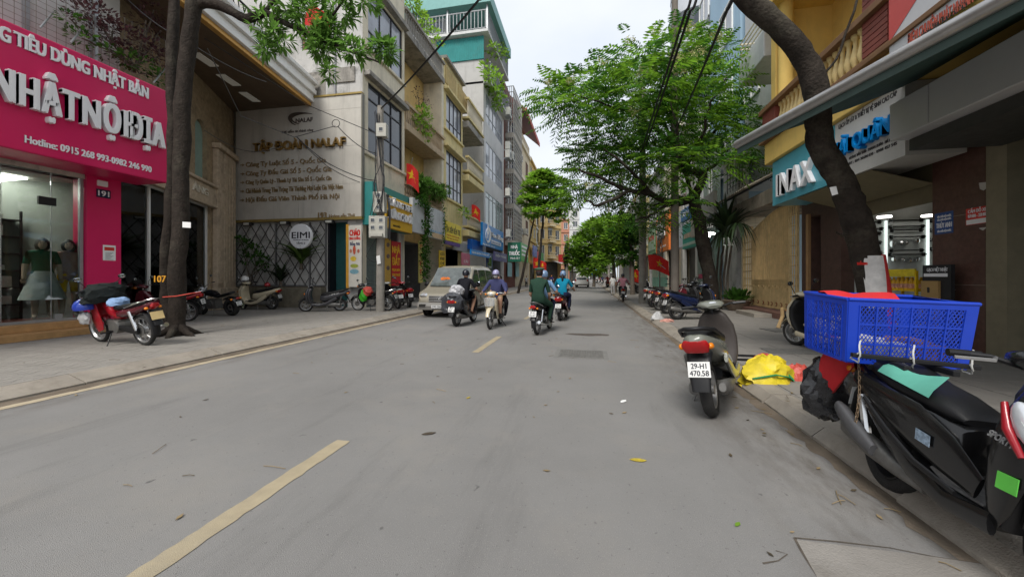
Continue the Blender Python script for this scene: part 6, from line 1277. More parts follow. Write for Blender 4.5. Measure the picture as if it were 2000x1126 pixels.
plant('balcony_plant', 'long leaved plants crowding the lowest balcony behind the flag', FC.hit(830, 380), onF(FC, .2, [(815, 355, .45, 50), (828, 362, .55, 70), (842, 370, .5, 60), (855, 380, .5, 50), (866, 372, .4, 30), (820, 375, .4, 50)], 0), M_LF3, 'whorl', .42, 1)
plant('bare_creeper', 'bare brown creeper by the air conditioner', FC.hit(820, 210), onF(FC, -.2, [(815, 180, .4, 20), (828, 190, .5, 20), (835, 205, .4, 20), (820, 200, .3, 16)], 0), M_PUR, 'oval', .12, 1)
zI = FY.Z(806,385)
plant('ivy_curtain', 'hanging curtain of ivy between the white sign sheets', FY.hit(834, 392), [(FY.hit(832 + NR.uniform(-6, 6), v, .05), .24, 44) for v in range(390, 545, 6)] + [(FY.hit(815 + k * 4, 392 + k * 3, .05), .25, 40) for k in range(5)], M_LF1d, 'oval', .17, 1, stems=False)
plant('ivy_strand', 'thin ivy strand on the edge of the faded sheet', FY2.hit(868, 410), [(FY2.hit(867 + NR.uniform(-2, 2), v, .05), .14, 12) for v in range(405, 480, 5)], M_LF1d, 'oval', .14, 1, stems=False)
plant('balcony_plant', 'trailing green plant on the tall grey house', FC.hit(960, 150, .7), onF(FC, .9, [(958, 145, .7, 60), (965, 160, .9, 90), (970, 180, .8, 80), (975, 195, .7, 60), (950, 132, .5, 40), (973, 205, .5, 40)], 0), M_LF2, 'oval', .4, 1)
plant('terrace_plant', 'row of terrace plants high on the tall grey house', FC.hit(972, 110, .6), onF(FC, .7, [(962, 95, .6, 40), (972, 105, .7, 50), (980, 95, .5, 40), (985, 110, .5, 30)], 0), M_LF4, 'oval', .35, 1)
plant('rail_plant', 'small weeds on the middle end balcony of the pale yellow house', FC.hit(912, 415, .3), onF(FC, .5, [(905, 414, .4, 40), (914, 418, .3, 30)], 0), M_LF4, 'oval', .25, 1)
# purple shrub in the mesh above the pink sign
plant('purple_shrub', 'bare purple leaved shrub behind wire mesh above the magenta sign', FS.hit(260, 140, -.6), onF(FS, -.5, [(165, 25, .35, 150), (195, 30, .35, 150), (220, 60, .4, 170), (250, 75, .4, 160), (285, 40, .4, 150), (290, 95, .4, 150), (310, 110, .35, 140), (180, 55, .3, 90), (240, 100, .35, 120), (300, 20, .3, 80), (315, 60, .3, 90)], 0), M_PUR, 'oval', .09, 1)
plant('green_weeds', 'green weeds tangled in the mesh above the magenta sign', FS.hit(250, 125, -.5), onF(FS, -.4, [(135, 35, .22, 40), (160, 75, .25, 50), (205, 100, .25, 50), (250, 118, .3, 80), (275, 125, .3, 80), (310, 150, .25, 60)], 0), M_LF1d, 'oval', .11, 1)
th = thing('wire_mesh', 'rusty wire mesh fence standing above the magenta sign', 'fence', FS.pt(6, zt if False else 6.6, -.45)); mb = MB()
for k in range(42): a = 2 + k * .16; mb.fbox(FS,(a,a + .008,6.55,8.2),-.454,-.446)
for k in range(13): mb.fbox(FS,(2,8.7,6.6 + k * .13,6.608 + k * .13),-.462,-.455)
o = mb.build('mesh_wires', mat('rusty wire', (.2, .18, .15), .7), th); o['kind'] = 'stuff'
for k in range(3): MB().fbox(FS, (2.2 + k * 2.4, 2.26 + k * 2.4, 6.3, 8.3), -.5, -.44).build('post', M_STEEL, th)
# plants by the lattice wall
def strappy(label, base, n, L_, m, lean=.6, w=.06, name='strappy_plant'):
 t_ = thing(name, label, 'plant', base); rs = MB()
 for k in range(n):
  a = NR.uniform(0,6.28); l_ = L_ * NR.uniform(.6,1.1); le = NR.uniform(.15,lean); mb = rs; pts = []
  for j in range(6): t = j / 5; pts.append(Vector(base) + Vector((math.cos(a) * l_ * le * t * t * 1.3,math.sin(a) * l_ * le * t * t * 1.3,l_ * (t - .38 * le * t * t * 1.6))))
  sd_ = Vector((-math.sin(a),math.cos(a),0)); A_,B_ = [],[]
  for j,p_ in enumerate(pts): wd = w * (math.sin(math.pi * (.12 + .86 * j / 5))); A_.append(p_ + sd_ * wd); B_.append(p_ - sd_ * wd)
  rs.rings([A_,B_],cap=False,close=False)
 rs.build('leaves', m, t_, smooth=60); MB().tube([Vector(base) - UP * .15, Vector(base) + UP * .15], [.09, .05], 7).build('stem', M_BARK2, t_); return t_
M_STR = leafmat('strappy leaf', (.085, .15, .03), .3); M_STRd = leafmat('dark strappy leaf', (.03, .055, .02), .2)
strappy('tall strappy green plant below the round sign', FN.hit(588, 520, .3), 60, 1.9, M_STR, .9, .08); strappy('dark strappy plant in the planter beside the cream scooter', FN.hit(548, 555, .3), 36, 1.3, M_STRd, .9, .05)
plant('leafy_shrub', 'small leaved shrub in front of the lattice beside the stone pilaster', FN.hit(490, 556, .3), onF(FN, .3, [(480, 480, .4, 80), (495, 490, .45, 90), (505, 505, .4, 80), (512, 520, .35, 60), (480, 505, .3, 50), (470, 470, .3, 40), (520, 510, .3, 40)], 0), M_LF1d, 'oval', .15, 1)
# dark dracaena and pot by the gate
th = strappy('dark drooping dracaena tree before the tan gate', FW6.hit(1418, 470, .9), 70, 2.1, M_STRd, 1.0, .09, 'dracaena'); mb = MB()
for k in range(4): limb(mb,[FW6.hit(1405 + k * 6,600,.8),FW6.hit(1400 + k * 7,540,.8),FW6.hit(1405 + k * 8,480,.9)],.05,.04,6)
mb.build('stalk', M_BARK2, th, smooth=60)
for (u,v) in ((1400,420),(1440,440),(1415,455)):
 q_ = FW6.hit(u,v,.9); rs = MB()
 for k in range(36):
  a = NR.uniform(0,6.28); l_ = NR.uniform(.8,1.5); pts = [q_ + Vector((math.cos(a) * l_ * .55 * t,math.sin(a) * l_ * .55 * t,l_ * (.5 * t - 1.1 * t * t))) for t in (0,.25,.5,.75,1)]; sd_ = Vector((-math.sin(a),math.cos(a),0)); rs.rings([[p_ + sd_ * .045 * math.sin(math.pi * (.1 + .88 * j / 4)) for j,p_ in enumerate(pts)],[p_ - sd_ * .045 * math.sin(math.pi * (.1 + .88 * j / 4)) for j,p_ in enumerate(pts)]],cap=False,close=False)
 rs.build('leaf_head', M_STRd, th, smooth=60)
pb = G(1440, 606, PV); th = thing('plant_pot', 'wide stone pot of green weeds beside the tan gate', 'plant pot', pb); MB().lathe([(0, 0), (.28, 0), (.34, .05), (.5, .38), (.54, .42), (.5, .44), (.45, .4), (0, .36)], pb, n=20).build('pot', mat('mossy stone pot', (.2, .15, .11), .9, var=.3, vs=6, grime=.5), th, smooth=40)
p_, q_ = clump(pb + Vector((0, 0, .55)), .5, 220, flat=.5); leafcloud('weeds', p_, q_ + [0, 0, .8], th, M_LF1d, 'oval', .22)
# ================================================================ motorbikes (x forward,y left,z up,origin on the ground between the axles)
M_TYRE = mat('tyre rubber', (.022, .021, .02), .85, var=.25, vs=20, bump=.4, bs=120, grime=.4, dirt=(.09, .08, .065)); M_ALLOY = mat('alloy', (.42, .42, .42), .35, .8, var=.15); M_ENG = mat('engine metal', (.17, .165, .155), .5, .6, var=.3, vs=9, grime=.4); M_SEAT = mat('black vinyl', (.009, .009, .01), .5, spec=.3, var=.15, bump=.1, bs=200)
M_RLENS = mat('red lens', (.35, .008, .01), .15, spec=.6); M_OLENS = mat('amber lens', (.7, .2, .01), .2); M_CLENS = mat('clear lens', (.55, .57, .6), .08, .3, spec=.8); M_PLATE = mat('plate white', (.68, .68, .66), .45, var=.08); M_MIR = mat('mirror', (.6, .65, .7), .05, 1.); M_PLK = mat('dull black plastic', (.011, .011, .012), .45, var=.25, grime=.15, spec=.3, dirt=(.06, .055, .048))
def paint(name, c): return mat('paint ' + name, c, .25, var=.05, vs=3, coat=.35, spec=.4, grime=.15, dirt=tuple(x * .6 + .02 for x in c))
def loft(mb,st,n=14,p=2.5,cap=True,y0=0.):
 rs = []
 for i,s in enumerate(st):
  x,z,hw,hh = s[:4]; a,b = st[max(i - 1,0)],st[min(i + 1,len(st) - 1)]; t = Vector((b[0] - a[0],0,b[1] - a[1])).normalized(); nr = Vector((-t.z,0,t.x)); yo = s[4] if len(s) > 4 else y0; r = []
  for k in range(n):
   q = 2 * math.pi * k / n; c,sn = math.cos(q),math.sin(q); c = math.copysign(abs(c) ** (2 / p),c); sn = math.copysign(abs(sn) ** (2 / p),sn); r.append(Vector((x,yo + hw * c,z)) + nr * hh * sn)
  rs.append(r)
 return mb.rings(rs,cap)
def wheel(root,x,R_,rt,style,y=0.,col=None):
 mb = MB(); c = (x,y,R_); ri = R_ - rt * 1.75
 mb.lathe([(ri, -rt * .75), (ri + .012, -rt * .8), (ri - .012, 0), (ri + .012, rt * .8), (ri, rt * .75), (ri - .02, 0)], c, 'y', 28, True); mb.lathe([(.0, -.05), (.05, -.05), (.045, 0), (.05, .05), (0, .05)], c, 'y', 14)
 if style == 'spoke':
  for k in range(18): a = k * math.pi / 9; s_ = .035 * (1 if k % 2 else -1); mb.tube([(x + .04 * math.cos(a + .5),y + s_,R_ + .04 * math.sin(a + .5)),(x + ri * math.cos(a),y,R_ + ri * math.sin(a))],.004,4)
  mb.lathe([(.0, -.03), (.075, -.03), (.075, .03), (0, .03)], c, 'y', 16)
 else:
  for k in range(5):
   a = k * 2 * math.pi / 5 + .3
   for w_ in (-.12,.12): mb.tube([(x + .04 * math.cos(a),y,R_ + .04 * math.sin(a)),(x + ri * .6 * math.cos(a + w_ * .8),y,R_ + ri * .6 * math.sin(a + w_ * .8)),(x + ri * math.cos(a + w_ * 2),y,R_ + ri * math.sin(a + w_ * 2))],[.022,.014,.013],5)
 w_ = mb.build('wheel', col or M_ALLOY, root, smooth=45)
 prof = []
 for k in range(12): a = 2 * math.pi * k / 12; prof.append((R_ - rt * .9 + rt * .9 * math.cos(a),rt * math.sin(a)))
 MB().lathe(prof, c, 'y', 32, True).build('tyre', M_TYRE, w_, smooth=60)
 mb = MB(); mb.lathe([(.05, y + .05 - y), (.1, .052), (.1, .058), (.05, .06)], c, 'y', 18); mb.build('brake_disc', M_ENG, w_); return w_
def plate_(root,x,z,lines,w=.19,h=.14,tilt=R(-15),m=None):
 U = Vector((0,-1,0)); V = Vector((math.sin(tilt) * -1,0,math.cos(tilt))); N = Vector((-math.cos(tilt),0,-math.sin(tilt) * 1)); o = Vector((x,w / 2,z))
 pl_ = MB().prism([o, o + U * w, o + U * w + V * h, o + V * h], -N * .006).build('number_plate', m or M_PLATE, root)
 for i, b in enumerate(lines): text3('lettering', b, o + U * w * (.16 if i == 0 else .08) + V * h * (.56 - .46 * i) + N * .001, U * w * (.68 if i == 0 else .84), V * h * .33, N, .002, M_INK, pl_, .03)
def bars(root,x,z,steer,grip,w=.33,rise=.04,col=None,mirrors=True,mz=.2):
 S_ = Matrix.Rotation(steer, 4, 'Z'); Mx = Matrix.Translation((x, 0, z)) @ S_
 mb = MB(Mx); mb.tube([(0, 0, -.06), (0, 0, 0)], .02, 6); mb.tube([(-.1, -w, rise), (-.06, -.2, rise), (0, -.08, 0), (0, .08, 0), (-.06, .2, rise), (-.1, w, rise)], .012, 7); hb = mb.build('handlebar', M_CHR if col is None else col, root, smooth=50)
 for s in (-1,1):
  MB(Mx).tube([(-.1, s * (w + .02), rise), (-.08, s * (w - .11), rise)], .018, 8).build('grip', M_PLK, hb); MB(Mx).tube([(-.03, s * (w - .13), rise), (.0, s * (w - .1), rise - .01), (-.05, s * (w + .03), rise - .015)], [.008, .009, .008], 5).build('lever', M_ALLOY, hb)
  if mirrors:
   mr = MB(Mx); mr.tube([(-.02, s * (w - .15), rise), (-.0, s * (w - .1), rise + mz * .6), (-.02, s * (w - .04), rise + mz)], .006, 5); mr.ball((-.03, s * (w - .02), rise + mz + .04), (.02, .062, .045), 10, 7); mo = mr.build('mirror', M_PLK, hb, smooth=60); MB(Mx).ball((-.047, s * (w - .02), rise + mz + .04), (.006, .053, .037), 10, 6).build('mirror_glass', M_MIR, mo, smooth=60)
 return Mx
def arcfender(root, x, R_, a0, a1, hw, m, name='front_fender', rad=.03):
 mb = MB(); rs = []
 for k in range(9):
  a = R(a0 + (a1 - a0) * k / 8); e = .75 + .25 * math.sin(math.pi * k / 8); cx,cz = math.cos(a),math.sin(a); ring = []
  for j in range(9): q = (j / 8 - .5) * 2; rr = R_ + rad + .018 * (1 - q * q); ring.append((x + cx * rr,q * hw * e,R_ + cz * rr))
  for j in range(8,-1,-1): q = (j / 8 - .5) * 2; rr = R_ + rad + .018 * (1 - q * q) - .008; ring.append((x + cx * rr,q * hw * e * .97,R_ + cz * rr))
  rs.append(ring)
 mb.rings(rs); return mb.build(name,m,root,smooth=50)
def pair_(fn,M,name,m,r,smooth=None,mx=None):
 for s in (-1,1):
  mb = MB(M); fn(mb,s); o = mb.build(name,m,r,smooth=smooth)
  if mx is not None: o.matrix_local = mx
def scooter(label, col, accent=None, wheelc=None, steer=R(12), lines=('29-H1', '470.58'), group=None, seatm=None, mirrors=True, name='motor_scooter', lean=0., inner=None):
 r = thing(name, label, 'motor scooter', (0, 0, 0), group, world=False); ac = accent or M_PLK; rr = .265; inner = inner or ac
 wheel(r, -.62, rr, .055, 'alloy', col=wheelc); Rf = Matrix.Translation((.62, 0, 0)) @ Matrix.Rotation(steer, 4, 'Z') @ Matrix.Translation((-.62, 0, 0))
 wf = wheel(r, .62, rr, .05, 'alloy', col=wheelc); wf.matrix_local = Rf
 f_ = arcfender(r,.62,rr,25,165,.075,col); f_.matrix_local = Rf
 pair_(lambda mb, s: (mb.tube([(.62, s * .085, rr), (.56, s * .085, .5)], .022, 7)), MB().M, 'fork', M_ENG, r, mx=Rf)
 loft(MB(), [(.06, .47, .11, .05), (.02, .5, .145, .15), (-.12, .55, .165, .16), (-.35, .6, .19, .15), (-.6, .68, .18, .12), (-.8, .745, .145, .085), (-.97, .8, .09, .05), (-1.0, .81, .05, .03)], 18, 2.6).build('rear_body', col, r, smooth=50)
 mb = MB(); loft(mb, [(-.3, .36, .1, .06), (-.1, .3, .17, .06), (.1, .285, .185, .05), (.3, .29, .185, .05), (.4, .33, .15, .05)], 14, 3.2); mb.build('floorboard', M_PLK, r, smooth=50)
 mb = MB(); [loft(mb, [(.38, .3, .02, .05), (.1, .27, .022, .045), (-.15, .33, .025, .06), (-.38, .46, .025, .07), (-.55, .56, .02, .05)], 10, 2.4, y0=s * .185) for s in (-1, 1)]; mb.build('side_trim', col, r, smooth=50)
 loft(MB(), [(.38, .3, .165, .045), (.44, .45, .205, .05), (.47, .62, .215, .055), (.46, .78, .2, .06), (.41, .9, .15, .06), (.385, .95, .1, .05)], 16, 2.8).build('leg_shield', inner, r, smooth=50)
 loft(MB(), [(.46, .34, .14, .05), (.545, .5, .185, .07), (.565, .66, .19, .09), (.55, .8, .165, .08), (.49, .92, .11, .05)], 16, 2.4).build('front_cowl', col, r, smooth=50)
 pair_(lambda mb, s: (mb.ball((.62, s * .1, .72), (.04, .06, .045), 10, 6, Matrix.Rotation(R(-30), 3, 'Y'))), MB().M, 'front_indicator', M_OLENS, r, smooth=60)
 Mx = bars(r,.36,1.0,steer,None,mirrors=mirrors,col=M_PLK)
 mb = MB(Mx); loft(mb, [(-.13, .02, .07, .02), (-.08, .04, .12, .04), (0, .045, .155, .055), (.09, .02, .14, .06), (.15, -.02, .08, .04)], 14, 2.4); mb.build('handlebar_cowl', col, r, smooth=50)
 mb = MB(Mx); mb.ball((.125, 0, .0), (.045, .105, .05), 14, 8, Matrix.Rotation(R(25), 3, 'Y')); mb.build('headlight', M_CLENS, r, smooth=60); mb = MB(Mx); mb.ball((-.06, 0, .065), (.05, .07, .02), 12, 6); mb.build('dashboard', M_MIR if False else M_CLENS, r, smooth=60)
 loft(MB(), [(.05, .665, .09, .02), (.0, .685, .13, .05), (-.18, .71, .165, .065), (-.4, .745, .18, .06), (-.55, .79, .175, .065), (-.76, .825, .14, .05), (-.84, .835, .09, .02)], 16, 2.7).build('seat', seatm or M_SEAT, r, smooth=50)
 mb = MB(); mb.tube([(-.62, .17, .8), (-.82, .15, .87), (-.97, .08, .9), (-.99, 0, .9), (-.97, -.08, .9), (-.82, -.15, .87), (-.62, -.17, .8)], .02, 8); mb.build('grab_rail', M_PLK, r, smooth=50)
 mb = MB(); loft(mb, [(-.955, .68, .1, .015), (-.99, .745, .125, .03), (-1.0, .79, .1, .025)], 12, 2.3); mb.build('tail_light', M_RLENS, r, smooth=50); pair_(lambda mb, s: (mb.ball((-.95, s * .125, .735), (.05, .028, .03), 8, 6)), MB().M, 'rear_indicator', M_OLENS, r, smooth=60)
 loft(MB(), [(-.83, .66, .115, .03), (-.93, .56, .1, .025), (-.99, .42, .085, .015), (-1.02, .33, .075, .01)], 12, 3).build('rear_fender', M_PLK, r, smooth=50); plate_(r, -1.005, .46, lines)
 mb = MB(); loft(mb, [(-.66, .27, .05, .06), (-.45, .28, .055, .09), (-.2, .3, .05, .09), (-.08, .32, .04, .06)], 12, 2.4, y0=.13); mb.build('engine_case', M_ENG, r, smooth=50); mb = MB(); mb.tube([(-.62, .13, .3), (-.72, .14, .62)], .03, 8); mb.build('rear_shock', M_ENG, r)
 mb = MB(); loft(mb, [(-.05, .25, .03, .03), (-.3, .26, .04, .045), (-.55, .29, .055, .065), (-.85, .34, .055, .07), (-.9, .35, .03, .04)], 12, 2.3, y0=-.16); mb.build('exhaust', M_ENG, r, smooth=50)
 mb = MB(); mb.tube([(-.15, .14, .24), (-.22, .25, .02)], .012, 6); mb.build('stand', M_ENG, r); return r
def underbone(label, col, accent=None, lines=('29-F1', '238.15'), group=None, basket=False, steer=0., name='motorbike', shield=None, gold=False, mirrors=True, platem=None, rack=False):
 r = thing(name, label, 'motorbike', (0, 0, 0), group, world=False); ac = accent or col; rr = .285; ac2 = shield or col
 wheel(r, -.61, rr, .04, 'spoke'); Rf = Matrix.Translation((.62, 0, 0)) @ Matrix.Rotation(steer, 4, 'Z') @ Matrix.Translation((-.62, 0, 0)); wf = wheel(r, .62, rr, .036, 'spoke'); wf.matrix_local = Rf
 f_ = arcfender(r, .62, rr, 15, 160, .06, ac2); f_.matrix_local = Rf; arcfender(r, -.61, rr, 95, 195, .07, M_PLK, 'rear_fender', .05)
 pair_(lambda mb, s: (mb.tube([(.62, s * .075, rr), (.5, s * .075, .66), (.44, s * .06, .85)], .018, 7)), MB().M, 'fork', M_ENG, r, mx=Rf)
 loft(MB(), [(.42, .86, .045, .06), (.32, .72, .055, .08), (.18, .58, .06, .08), (0, .52, .07, .07), (-.12, .55, .08, .08)], 12, 2.4).build('frame_cover', col, r, smooth=50)
 mb = MB()
 for s in (-1,1): loft(mb,[(.4,.84,.012,.07),(.4,.66,.014,.11),(.36,.5,.016,.13),(.3,.36,.014,.12),(.27,.27,.01,.08)],10,2.6,y0=s * .15)
 loft(mb, [(.43, .5, .13, .02), (.45, .7, .15, .025), (.44, .88, .12, .02)], 12, 3); mb.build('leg_shield', ac2, r, smooth=50)
 loft(MB(), [(-.06, .56, .08, .07), (-.25, .6, .115, .09), (-.5, .64, .12, .085), (-.75, .71, .1, .06), (-.95, .77, .06, .035), (-1.0, .785, .03, .02)], 14, 2.5).build('tail_body', ac, r, smooth=50)
 loft(MB(), [(.0, .66, .07, .02), (-.05, .68, .1, .04), (-.25, .7, .125, .05), (-.5, .735, .125, .05), (-.75, .78, .11, .045), (-.86, .8, .07, .02)], 14, 2.7).build('seat', M_SEAT, r, smooth=50)
 mb = MB(); mb.box((.02, 0, .36), (.3, .2, .18)); loft(mb, [(.1, .36, .06, .07), (.32, .4, .055, .06)], 12, 3); mb.lathe([(0, -.13), (.11, -.13), (.12, -.1), (.12, .1), (.11, .13), (0, .13)], (-.05, 0, .34), 'y', 18); mb.build('engine', M_ENG, r, smooth=40)
 mb = MB(); loft(mb, [(-.1, .34, .02, .05), (-.4, .3, .022, .055), (-.64, .285, .022, .06)], 10, 2.6, y0=.1); mb.tube([(-.08, -.1, .33), (-.61, -.1, .285)], .022, 6); mb.build('chain_case', M_PLK, r, smooth=50)
 pair_(lambda mb, s: (mb.tube([(-.61, s * .11, .3), (-.5, s * .12, .64)], [.026, .026], 8)), MB().M, 'rear_shock', M_RLENS if False else M_CHR, r)
 mb = MB(); mb.tube([(.3, -.06, .36), (.28, -.13, .22), (0, -.14, .2), (-.35, -.14, .24), (-.6, -.15, .28), (-.95, -.15, .36)], [.018, .018, .02, .03, .045, .042], 10); mb.build('exhaust', M_CHR, r, smooth=50)
 Mx = bars(r, .4, .97, steer, None, mirrors=mirrors, mz=.17); mb = MB(Mx); loft(mb, [(-.1, .0, .07, .03), (0, .03, .14, .06), (.08, .01, .13, .07), (.13, -.02, .09, .05)], 14, 2.5); mb.build('handlebar_cowl', col, r, smooth=50)
 mb = MB(Mx); mb.ball((.115, 0, .005), (.04, .085, .055), 14, 8); mb.build('headlight', M_CLENS, r, smooth=60); pair_(lambda mb, s: (mb.ball((.07, s * .165, 0), (.035, .03, .03), 8, 6)), MB(Mx).M, 'front_indicator', M_OLENS, r, smooth=60)
 mb = MB(); loft(mb, [(-.93, .69, .06, .02), (-.99, .74, .075, .035), (-1.0, .78, .05, .02)], 12, 2.3); mb.build('tail_light', M_RLENS, r, smooth=50); pair_(lambda mb, s: (mb.ball((-.93, s * .1, .7), (.035, .03, .025), 8, 6)), MB().M, 'rear_indicator', M_OLENS, r, smooth=60)
 mb = MB(); loft(mb, [(-.85, .64, .05, .01), (-.98, .5, .06, .008), (-1.03, .4, .07, .006)], 8, 3); mb.build('mudguard', M_PLK, r, smooth=50); plate_(r, -1.035, .5, lines, m=platem)
 pair_(lambda mb, s: (mb.tube([(-.4, s * .13, .7), (-.7, s * .14, .78), (-.95, s * .09, .85), (-1.0, 0, .86)], .01, 6)), MB().M, 'grab_rail', M_CHR, r, smooth=50)
 mb = MB(); [mb.tube([(.0, s * .1, .27), (.0, s * .3, .27)], .014, 6) for s in (-1, 1)]; mb.tube([(.0, .14, .26), (-.1, .3, .01)], .011, 6); mb.build('foot_rest', M_PLK, r)
 if basket:
  mb = MB()
  for k in range(8): z = .66 + .03 * k; w_ = .12 + .005 * k; mb.tube([(.52,-w_,z),(.72 + .004 * k,-w_,z),(.72 + .004 * k,w_,z),(.52,w_,z),(.52,-w_,z)],.005,4)
  for k in range(9): y = -.12 + .03 * k; mb.tube([(.53,y,.65),(.72,y,.65),(.75,y * 1.25,.88)],.004,4)
  mb.build('basket', M_STEEL, r)
 return r
def cruiser(label,lines):
 r = thing('motorbike', label, 'motorbike', (0, 0, 0), None, world=False); wheel(r, -.68, .31, .085, 'alloy', col=M_PLK); wheel(r, .72, .32, .06, 'alloy', col=M_PLK); pk = paint('gloss black', (.006, .006, .008))
 arcfender(r, .72, .32, 30, 150, .075, pk); arcfender(r, -.68, .31, 40, 175, .12, pk, 'rear_fender', .05); pair_(lambda mb, s: (mb.tube([(.72, s * .1, .32), (.45, s * .1, .95)], .025, 8)), MB().M, 'fork', M_CHR, r)
 loft(MB(), [(.4, .82, .08, .06), (.2, .8, .15, .12), (0, .76, .14, .11), (-.15, .72, .08, .05)], 16, 2.3).build('fuel_tank', pk, r, smooth=50); loft(MB(), [(-.05, .68, .1, .04), (-.25, .68, .16, .05), (-.5, .74, .15, .05), (-.8, .82, .11, .04)], 16, 2.5).build('seat', M_SEAT, r, smooth=50)
 mb = MB(); mb.box((.08, 0, .42), (.42, .26, .34)); [mb.lathe([(.0, 0), (.1, 0), (.1, .03), (.0, .03)], (.08, .13 * s, .45), 'y', 16) for s in (-1, 1)]; mb.build('engine', M_ENG, r); mb = MB(); [mb.tube([(.3, -.14, .45), (.3, -.17, .25 + k * .1), (-.4, -.18, .24 + k * .1), (-.95, -.19, .27 + k * .1)], [.03, .03, .045, .045], 10) for k in range(2)]; mb.build('exhaust', M_CHR, r, smooth=50)
 bars(r, .42, 1.02, R(20), None, .38, .1); mb = MB(); mb.ball((.55, 0, .9), (.09, .1, .1), 14, 9); mb.build('headlight', M_CLENS, r, smooth=60); mb = MB(); mb.ball((-1.0, 0, .62), (.04, .07, .04), 10, 6); mb.build('tail_light', M_RLENS, r, smooth=60); pair_(lambda mb, s: (mb.ball((-.92, s * .17, .6), (.04, .04, .04), 8, 6)), MB().M, 'rear_indicator', M_OLENS, r, smooth=60); plate_(r, -1.06, .38, lines); mb = MB(); mb.tube([(-.1, .15, .3), (-.18, .32, .01)], .014, 6); mb.build('stand', M_ENG, r); return r
PLACED = {}
def place(r,rear,fu,z=PV,s=1.,far=True,lean=0.,L=1.24,key=None):
 p = G(rear[0],rear[1],z); d = ray(fu,540); d.z = 0; d.normalize(); o = Vector((0,0,0)); L *= s
 a = Vector((p.x,p.y,0)); t = a.dot(d); perp = (a - d * t).length; h = math.sqrt(max(L * L - perp * perp,0)); f = d * (t + (h if far else -h)); th_ = math.atan2(f.y - a.y,f.x - a.x)
 M = Matrix.Translation(a + Vector((math.cos(th_), math.sin(th_), 0)) * (.62 * s) + Vector((0, 0, z))) @ Matrix.Rotation(th_, 4, 'Z') @ Matrix.Rotation(-lean, 4, 'X') @ Matrix.Scale(s, 4)
 r.matrix_world = M
 if key: PLACED[key] = M
 return r
P_RED = paint('red', (.28, .008, .015)); P_DRED = paint('dark red', (.10, .012, .02)); P_BLK = paint('black', (.007, .007, .009)); P_GRY = paint('graphite', (.045, .045, .05)); P_CRM = paint('cream', (.55, .48, .34)); P_SIL = paint('silver grey', (.24, .245, .23)); P_NAVY = paint('navy', (.008, .014, .045)); P_WHT = paint('white', (.65, .65, .64)); P_OLV = paint('olive grey', (.16, .165, .14)); M_YPL = mat('plate yellow', (.70, .52, .24), .5)
place(underbone('red step-through motorbike with a jacket over its bars by the pink shop', P_RED, P_DRED, ('', ''), platem=M_YPL, gold=True), (287, 674), 200, s=1.12, lean=R(7), key='A')
place(underbone('dark red motorbike half hidden behind the dark forked tree', P_DRED, P_RED, ('29-M1', '441.8')), (368, 627), 266, s=1.1, lean=R(6), key='B')
place(cruiser('black fat tyred cruiser motorbike beside the dark forked tree', ('29-A1', '0214')), (452, 616), 392, s=1.02, lean=R(8), L=1.4)
place(scooter('cream scooter with a helmet on its bars beside the stone pilaster', P_CRM, steer=R(-10), lines=('29-S6', '311.72'), inner=P_CRM), (532, 604), 474, s=1.08, lean=R(7), key='D')
place(scooter('old grey and maroon scooter side-on below the lattice wall', P_GRY, P_PLK if False else None, lines=('29-K9', '5521'), inner=P_GRY), (664, 607), 598, s=1.0, lean=R(6), far=True, key='E')
place(underbone('black motorbike with green and red bags behind the meter pole', P_BLK, lines=('30-F4', '778'), mirrors=True), (757, 607), 700, s=1.05, lean=R(6), key='F1'); place(scooter('silver scooter nose to the wall just right of the meter pole', P_SIL, lines=('29-G1', '602.4')), (778, 603), 755, s=1.05, lean=R(5)); place(scooter('red scooter parked beside the front of the van', P_RED, lines=('29-L5', '091.3')), (800, 600), 786, s=1.05, lean=R(5))
place(scooter('dark scooter ridden away by the rider in black', P_GRY, steer=0, lines=('29-D1', '880.1')), (892, 637), 924, z=0, key='G', s=1.02)
place(underbone('old cream moped with a front basket ridden towards the camera', P_CRM, P_CRM, ('29-N2', '6604'), basket=True, shield=P_CRM, mirrors=False), (977, 632), 957, z=0, far=False, key='H', s=1.02)
place(underbone('black motorbike carrying the green uniformed pillion rider', P_BLK, lines=('29-X3', '152.07')), (1049, 653), 1073, z=0, key='I', s=1.0); place(scooter('dark red scooter ridden by the woman in teal', P_DRED, steer=0, lines=('29-E2', '336.81')), (1094, 626), 1106, z=0, key='J')
gp = 'scooters parked nose-in at the far kerb'
place(scooter('navy blue scooter first in the parked row, red seat edge', P_NAVY, lines=('29-V7', '140.2'), group=gp), (1322, 624), 1394, s=1.05, lean=R(6), far=True, key='K')
for k, (ur, vr, fu, c, kd, lab) in enumerate(((1303, 613, 1365, P_BLK, 1, 'black scooter second in the parked row behind the navy one'), (1288, 606, 1345, P_DRED, 2, 'dark red motorbike third in the parked row'), (1276, 600, 1328, P_SIL, 1, 'silver scooter fourth in the parked row, nearest the box pole'), (1345, 592, 1385, P_WHT, 1, 'white scooter behind the parked row by the dark trunk'), (1325, 590, 1366, P_GRY, 1, 'graphite scooter behind the parked row'), (1238, 572, 1260, P_GRY, 2, 'dark motorbike parked past the box pole'), (1246, 572, 1268, P_WHT, 1, 'white scooter parked past the box pole'))):
 place(scooter(lab, c, lines=('29-T%d' % k, '20%d.6' % k), group=gp) if kd == 1 else underbone(lab, c, lines=('29-B%d' % k, '71%d.3' % k), group=gp), (ur, vr), fu, s=1.03, lean=R(6))
place(scooter('silver grey scooter seen from behind in the road, numbered plate', P_OLV, None, lines=('29-H1', '470.58'), steer=R(22), mirrors=False, inner=mat('brown black plastic', (.05, .042, .038), .5, var=.2)), (1393, 812), 1419, z=0, lean=R(8), key='M', s=1.09)
